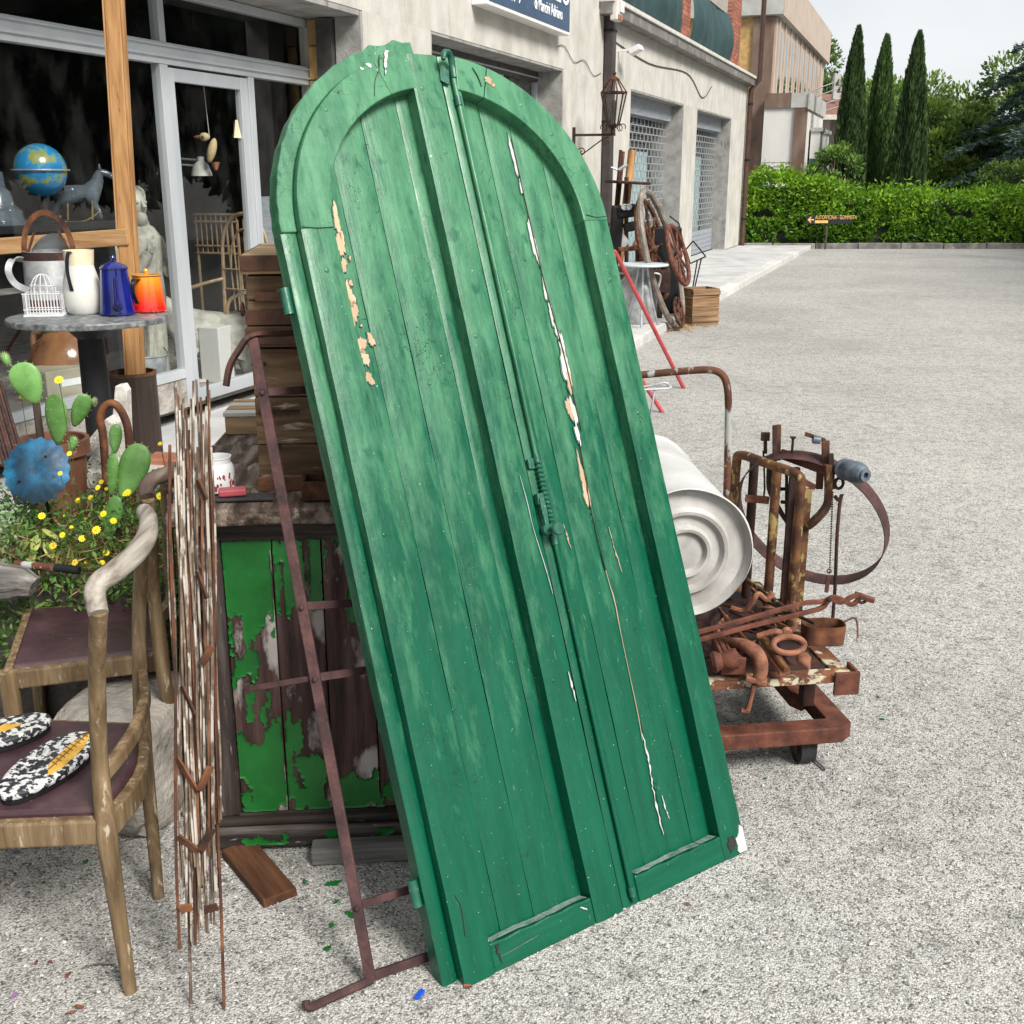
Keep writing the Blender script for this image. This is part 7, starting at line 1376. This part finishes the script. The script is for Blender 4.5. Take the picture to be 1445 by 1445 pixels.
# ================================================================== FAR BUILDING, HOUSE
fb = thing('villa', 'salmon and white modern villa with brown stone bands beyond the hedge', 'building', CORN, FROT)
def VB(x0, x1, y0, y1, z0, z1, name, mat, parent=fb): return MB().b2(x0, x1, y0, y1, z0, z1).build(name, mat, parent)
def vloc(u, v, a):      # facade-aligned frame: point on plane x=a
    d = ray(u, v); o_ = Vector((0, 0, CH)); pl_ = CORN+FA*a; t_ = (pl_-o_).dot(FA)/d.dot(FA); p_ = o_+d*t_-CORN; return -p_.dot(FN), p_.z
yA0, zA = vloc(1040, 25, 6.0); yA1, _ = vloc(1094, 25, 6.0); _, zTop = vloc(1094, -40, 6.0)
VB(6.0, 20, yA1, yA1+6, 0, zA, 'wall', 'yellow_brick'); VB(5.85, 20, yA1-.2, yA1+6, zA, zTop, 'fascia', 'grey_fascia'); VB(5.80, 5.849, yA1-.22, yA1+6, zA+.02, zTop+.01, 'fascia', 'grey_fascia')
ym, _ = vloc(1060, 100, 6.0); VB(5.94, 5.999, yA1, ym, 0, zA, 'stone_band', 'travertine')
VB(6.0, 20, yA1-.06, yA1-.001, 0, zA, 'side_wall', 'pink_render'); VB(5.85, 20, yA1-.24, yA1-.201, zA, zTop+.01, 'fascia', 'pink_render')
for i in range(9): x = 6.55+i*1.35; VB(x, x+.55, yA1-.085, yA1-.061, 3.2, zA-.30, 'window', 'dark_glass')
for i in range(10): x = 6.3+i*1.35; VB(x, x+.20, yA1-.10, yA1-.062, 0, zA-.001, 'fin', 'pink_render')
# lower block in front
yB0, zB = vloc(1080, 132, 5.2); yB1, zB2 = vloc(1142, 131, 5.2); _, zb2 = vloc(1120, 152, 5.2); yb, _ = vloc(1122, 150, 5.2)
VB(5.2, 9.6, yB1, yB0, 0, zB-.02, 'wall', 'white_render'); VB(5.15, 5.199, yB1+.45, yB0, zb2, zB, 'stone_band', 'travertine'); VB(5.14, 5.199, yB1, yB1+.449, zb2, zB, 'stone_band', 'grey_fascia'); VB(5.15, 5.199, yB1, yb, 0, zb2-.003, 'stone_band', 'travertine')
VB(5.1, 9.7, yB1-.05, yB1-.001, zb2-.05, zB, 'fascia', 'grey_fascia')
for x, z in ((5.9, 1.9), (7.6, 1.9)): VB(x, x+1.0, yB1-.30, yB1-.052, .2, z+.9, 'bay', 'white_render'); VB(x-.02, x-.001, yB1-.28, yB1-.06, .3, z+.2, 'window', 'green_glass'); VB(x+.02, x+.9, yB1-.32, yB1-.301, .4, z+.2, 'window', 'green_glass'); VB(x-.05, x+1.05, yB1-.36, yB1-.052, z+.901, z+1.0, 'canopy', 'grey_fascia')
VB(4.95, 9.6, yB0-1.4, yB0-1.39, 1.95, 1.955, 'joint_line', 'reveal') if False else VB(5.195, 5.1995, yb+.01, yB0, 1.985, 2.0, 'joint', 'reveal')
hsx = thing('far_house', 'low house with brown eaves behind the cypresses', 'house', D(1185, 250, 46)); b_ = ROOT[hsx.name].translation; s_ = 46*1.04/FPX
p0, p1 = D(1165, 262, 46), D(1215, 262, 46); zw = D(1190, 168, 46).z; MB().b2(p0.x, p1.x, 46, 52, 0, zw).build('wall', 'coping', hsx, world=True); MB().b2(p0.x+.85, p0.x+1.5, 45.9, 45.99, 0, zw-.1).build('door_panel', 'roof_tile', hsx, world=True)
m = MB(); m.prism([(44.8, zw), (48.8, zw+1.1), (53, zw)], p0.x-1.0, p1.x+.8, lambda y, z, x: (x, y, z)); m.build('roof', 'roof_tile', hsx, world=True)
MB().b2(p0.x-1.0, p1.x+.8, 44.7, 44.79, zw-.08, zw+.1).build('eaves_board', 'coping', hsx, world=True); MB().b2(p0.x+.3, p0.x+.55, 47, 47.3, zw+.8, zw+1.7).build('chimney', 'grey_fascia', hsx, world=True)
for i, (u, v) in enumerate(((1184, 116), (1186, 126), (1190, 140), (1191, 150))):
    lm = thing('roof_lamp', 'thin floodlight arm reaching out from the villa roof', 'lamp', D(1140, v+14, 40+i), group='floodlight arms on the villa roof'); MB().tube([D(1140, v+14, 40+i), D(u, v-2, 40+i)], .02, 5).build('arm', 'grille', lm, world=True); MB().lathe([(.02, .12), (.05, .1), (.13, -.08), (0, -.06)], D(u, v+1, 40+i), 10).build('head', 'alu_dark', lm, world=True)

# ================================================================== HEDGE, ARROW SIGN, TREES
GH = 26.8
def hedge():
    P = []; N = []; x0, x1 = 5.35, 24.0
    o = thing('hedge', 'long clipped laurel hedge along the far edge of the yard', 'hedge', (12, GH+.6, 0)); n = 34000
    while len(P) < n:
        x = x0+(x1-x0)*random.random()**1.25; top = 1.20+.26*mnoise.noise(Vector((x*.9, 1, 0)))+.16*mnoise.noise(Vector((x*3.1, 5, 0)))+(.45*max(0, 1-abs(x-6.3)/1.9))
        f_ = random.random()
        if f_ < .62: y = GH+.05+abs(random.gauss(0, .09))+.10*mnoise.noise(Vector((x*1.6, 3, random.random()*2))); z = top*random.random()**.8
        else: y = GH+random.uniform(.05, 1.4); z = top+random.gauss(0, .06)+(.16*random.random()**4)
        hole = mnoise.noise(Vector((x*2.6, z*3.2, 8)))
        if hole < -.34 and f_ < .62 and z < 1.0: continue
        P.append((x, y, max(.03, z+(.28*random.random()**2 if f_ > .96 else 0)))); N.append((random.gauss(0, .7), random.gauss(-.6, .5), random.gauss(.25+.5*(f_ > .62), .6)))
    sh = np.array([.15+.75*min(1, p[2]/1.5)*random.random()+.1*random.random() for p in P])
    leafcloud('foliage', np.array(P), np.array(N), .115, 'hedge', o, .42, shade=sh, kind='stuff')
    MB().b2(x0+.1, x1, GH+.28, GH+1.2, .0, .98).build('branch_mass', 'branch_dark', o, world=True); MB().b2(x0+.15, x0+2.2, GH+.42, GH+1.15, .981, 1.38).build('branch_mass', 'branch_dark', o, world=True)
    for k in range(26):
        x = x0+.3+k*.55; MB().tube([(x, GH+.2, 0), (x+random.uniform(-.1, .1), GH+.22, .6), (x+random.uniform(-.2, .2), GH+.25, 1.2)], [.03, .022, .012], 5).build('stem', 'bark', o, world=True)
hedge()
for k in range(14): MB().box((5.6+k*1.0, GH-.12, .05), (.98, .14, .16), None, .01).build('kerb_edge', 'kerb_dark', None, bevel=.01)
ke = [o for o in bpy.data.objects if o.name.startswith('kerb_edge')]
kr = bpy.data.objects.new('hedge_kerb', None); col.objects.link(kr); struct(kr)
for o in ke: o.parent = kr
asg = thing('arrow_sign', 'black arrow sign with amber lettering on posts before the hedge', 'sign', (D(1166, 345, GH-.3).x, GH-.35, 0)); b_ = ROOT[asg.name].translation
pA, pB = D(1134, 304, GH-.35), D(1198, 304, GH-.35); sw = pB.x-pA.x; zt_, zb_ = pA.z, D(1166, 316, GH-.35).z; zc = (zt_+zb_)/2
MB().b2(-sw/2, sw/2, -.015, .015, zb_, zt_).build('board', 'sign_black', asg)
for x in (-sw*.02,): MB().b2(x-.02, x+.02, .016, .05, 0, zt_-.02).build('post', 'bark', asg)
lettering('AUTOFFICINA - GOMMISTA', .125, -sw/2+.20, zc+.012, -.019, asg, 'letters_yellow', .62)
MB().b2(-sw/2+.20, -sw/2+.50, -.019, -.0155, zb_+.02, zc-.015).build('amber_strip', 'letters_yellow', asg)
m = MB(); ar = [(-.055, 0), (.0, .055), (.014, .041), (-.018, .010), (.06, .010), (.06, -.010), (-.018, -.010), (.014, -.041), (.0, -.055)]; m.prism(ar, -.0185, -.0155, lambda x, z, d: (x*1.3-sw/2+.10, d, z*1.3+zc)); m.build('arrow', 'letters_yellow', asg)
# cypresses
def cypress(label, u, vt, Y, wpx, mat, n=11000):
    top = D(u, vt, Y); h = top.z; w_ = wpx/FPX*Y*1.04/2; t = thing('cypress', label, 'tree', (top.x, Y, 0), group=None)
    z = h*rng.uniform(0, 1, n)**.85*.99+.05; f = z/h; prof = np.where(f < .12, .75+.25*f/.12, (1-(f-.12)/.88)**.62)*w_; prof = np.maximum(prof, .02)
    a = rng.uniform(0, 6.283, n); fl = 1+.10*np.sin(a*5+f*7)+.07*np.sin(a*9-f*22); r_ = prof*fl*np.sqrt(rng.uniform(.6, 1.0, n))
    P = np.stack([top.x+r_*np.cos(a), Y+r_*np.sin(a), z], 1); N = np.stack([np.cos(a)*.22+rng.normal(0, .12, n), np.sin(a)*.22+rng.normal(0, .12, n), np.full(n, 1.0)], 1)
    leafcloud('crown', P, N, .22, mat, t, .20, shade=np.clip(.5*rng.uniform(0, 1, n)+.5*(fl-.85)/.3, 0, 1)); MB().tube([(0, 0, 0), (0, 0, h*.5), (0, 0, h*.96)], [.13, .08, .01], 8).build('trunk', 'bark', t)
    MB().lathe([(w_*.62, .3), (w_*.75, h*.15), (w_*.62, h*.45), (w_*.36, h*.75), (0, h*.95)], seg=14).build('inner_twigs', 'branch_dark', t, smooth=True)
cypress('dark slender cypress standing nearest the villa', 1212, 40, 31.5, 52, 'cypress'); cypress('paler middle cypress between two darker ones', 1252, 52, 32.5, 54, 'cypress_pale'); cypress('dark slender cypress standing nearest the broadleaf trees', 1298, 48, 31.0, 56, 'cypress')
def broad(label, cx, Y, h, r, mat, n=7000, trunk=.2, name='broadleaf_tree', zlo=.35, size=.17):
    t = thing(name, label, 'tree', (cx, Y, 0)); rs = random.Random(int(cx*100)); cl = []
    for k in range(46):
        a_ = rs.uniform(0, 6.28); e_ = rs.uniform(-.7, 1.0); q = rs.uniform(.55, .95); cl.append((cx+r*q*math.cos(a_)*math.sqrt(max(.1, 1-e_*e_*.8)), Y+r*q*math.sin(a_)*math.sqrt(max(.1, 1-e_*e_*.8)), h*(zlo+(1-zlo)*(.5+.46*e_)), r*rs.uniform(.22, .38)))
    C = np.array(cl); k = rng.integers(0, len(C), n); d = rng.normal(size=(n, 3)); d /= np.linalg.norm(d, axis=1, keepdims=True); P = C[k, :3]+d*(C[k, 3]*rng.uniform(.6, 1.05, n))[:, None]*[1, 1, .8]
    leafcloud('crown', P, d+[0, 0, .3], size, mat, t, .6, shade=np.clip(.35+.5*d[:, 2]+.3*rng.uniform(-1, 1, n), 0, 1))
    MB().tube([(0, 0, 0), (.1, 0, h*.3), (0, .1, h*.7)], [trunk, trunk*.8, trunk*.3], 8).build('trunk', 'bark', t, smooth=True)
    for j in range(7):
        c_ = cl[j*6]; MB().tube(smoothpath([(.05, 0, h*(.25+.05*j)), ((c_[0]-cx)*.5, (c_[1]-Y)*.5, (h*(.3+.05*j)+c_[2])*.5), (c_[0]-cx, c_[1]-Y, c_[2])], 3), [trunk*.4]*4+[trunk*.25]*2+[trunk*.1], 6).build('limb', 'bark', t)
    return t
x_ = lambda u, Y: D(u, 250, Y).x
zt_ = lambda v, Y: D(1300, v, Y).z
broad('round olive green broadleaf tree behind the cypresses', x_(1372, 42), 42, zt_(92, 42), 2.9, 'broadleaf', 20000, zlo=.12); broad('light green rounded tree seen between the cypresses', x_(1262, 48), 48, zt_(118, 48), 2.6, 'broadleaf_light', 13000, zlo=.2); broad('dark shrubby tree left of the cedar', x_(1335, 38), 38, zt_(150, 38), 2.0, 'broadleaf', 12000, zlo=.1); broad('small tree rising behind the villa roof', x_(1132, 60), 60, zt_(55, 60), 1.6, 'broadleaf', 5000, zlo=.5)
broad('loose pale shrub behind the right end of the hedge', x_(1420, 29), 29, zt_(232, 29), .9, 'broadleaf', 2500, .06, 'shrub', .2, .12); broad('light green shrub by the villa wall', x_(1175, 31), 31, zt_(205, 31), .75, 'broadleaf_light', 2600, .06, 'shrub', .15, .12)
def cedar(cx, Y, h, r):
    t = thing('cedar', 'large blue green cedar with layered drooping boughs behind the hedge', 'tree', (cx, Y, 0)); P = []; N = []; S = []; rs = random.Random(3)
    MB().tube([(0, 0, 0), (0, 0, h*.6), (0, 0, h)], [.28, .18, .03], 8).build('trunk', 'bark', t, smooth=True)
    for k in range(84):
        f = .05+.93*k/84; z0 = h*f; ln = r*(1-f)**.75*rs.uniform(.75, 1.15)+.3; a_ = k*2.4+rs.uniform(-.3, .3); dx, dy = math.cos(a_), math.sin(a_); pts = []
        for j in range(9):
            q = j/8; pts.append((dx*ln*q, dy*ln*q, z0+.5*q*(1-q)*ln*.5-.16*ln*q*q))
        if k % 2 == 0: MB().tube(pts, [.05*(1-q/9)+.008 for q in range(9)], 5).build('bough', 'bark', t)
        for j in range(330):
            q = rs.uniform(.12, 1.02); i0 = min(7, int(q*8)); w_ = .34*ln*(1-abs(q-.55))*.5; s_ = rs.gauss(0, w_*.6); px_ = dx*ln*q-dy*s_; py_ = dy*ln*q+dx*s_; pz_ = z0+.25*q*(1-q)*ln-.16*ln*q*q+rs.gauss(0, .05)-.12*abs(s_)
            P.append((cx+px_, Y+py_, max(.1, pz_))); N.append((dx*.6-dy*s_*.8+rs.gauss(0, .4), dy*.6+dx*s_*.8+rs.gauss(0, .4), rs.gauss(.15, .3))); S.append(max(0, min(1, .5+rs.gauss(0, .25))))
    leafcloud('crown', np.array(P), np.array(N), .24, 'cedar', t, .20, shade=np.array(S))
cedar(x_(1500, 35), 35, zt_(-40, 35), 4.2)
# trees on the far right side of the yard: seen mirrored in the shop glass
for i, (x, y, lab) in enumerate(((14.5, 4.0, 'bushy evergreen opposite the shop by the yard entrance'), (15.0, 8.0, 'dense evergreen opposite the shop mirrored in its window'), (14.6, 11.6, 'dense evergreen opposite the shop doorway'), (15.6, 15.0, 'dense evergreen opposite the second shop window'), (16.6, 18.8, 'evergreen at the yard side before the cedar'), (18.0, 23.0, 'evergreen at the yard side next to the hedge end'))): broad(lab, x, y, 7.6+.7*(i % 2), 2.7, 'cypress', 9000, .22, 'yard_tree', .02, .42)

# ================================================================== LITTER ON THE GROUND
for i, (u, v) in enumerate(((470, 1248), (358, 1258), (475, 1274), (468, 1307), (462, 1340), (430, 1246), (1240, 985), (1245, 1016), (1080, 1100), (1150, 1055), (495, 1292), (121, 1217))):
    p = G(u, v, 0); s_ = random.uniform(.006, .015); o = MB().prism(blob(0, 0, s_*.55, s_, i, 9, .5), .001, .0028).build('paint_flake', 'flake_green'); o.location = (p.x, p.y, .002); o.rotation_euler = (random.uniform(-.25, .25), random.uniform(-.25, .25), random.uniform(0, 3)); tag(o, 'small flake of green paint fallen on the asphalt', 'paint flake', 'green paint flakes on the ground')
for i, (u, v) in enumerate(((52, 1361), (72, 1360), (97, 1378), (112, 1424), (100, 1432), (22, 1236), (8, 1252), (970, 1278), (1115, 1030), (660, 1395))):
    p = G(u, v, 0); s_ = random.uniform(.007, .012); o = MB().add([(x, y, .002+.006*abs(x)/s_) for x, y in blob(0, 0, s_*.5, s_, 30+i, 10, .4)], [tuple(range(10))]).build('dry_leaf', 'leaf_brown', fix=False); o.location = (p.x, p.y, .002); o.rotation_euler = (0, 0, random.uniform(0, 6)); tag(o, 'small dry red brown leaf lying on the asphalt', 'leaf', 'dry leaves on the ground')
for i, (u, v) in enumerate(((23, 1202), (293, 1228), (20, 1408))):
    p = G(u, v, 0); o = MB().add([(x, y, .004) for x, y in blob(0, 0, .006, .010, 60+i, 10, .3)], [tuple(range(10))]).build('fallen_petal', 'petal_purple', fix=False); o.location = (p.x, p.y, .003); tag(o, 'pale purple petal fallen on the asphalt near the chairs', 'petal', 'fallen petals')
p = G(592, 1406, 0); o = MB().prism([(-.006, -.013), (.005, -.012), (.007, .012), (-.004, .014)], .001, .006).build('blue_scrap', 'plastic_blue', bevel=.001); o.location = (p.x, p.y, .002); o.rotation_euler = (.1, 0, R(-25)); tag(o, 'bright blue plastic scrap on the ground by the door foot', 'scrap')
p = G(140, 1362, 0); m = MB(); m.tube(smoothpath([G(115, 1367, .004), G(135, 1361, .006), G(160, 1362, .005)], 4), .0018, 5); tag(rebase(m.build('twig', 'bark'), p), 'thin dark twig beside the chair leg', 'twig')
p = G(1155, 1078, 0); o = MB().tube([G(1148, 1070, .008), G(1166, 1086, .008)], .004, 7).build('metal_pin', 'galv'); tag(rebase(o, p), 'short grey metal pin on the ground under the castor', 'pin')
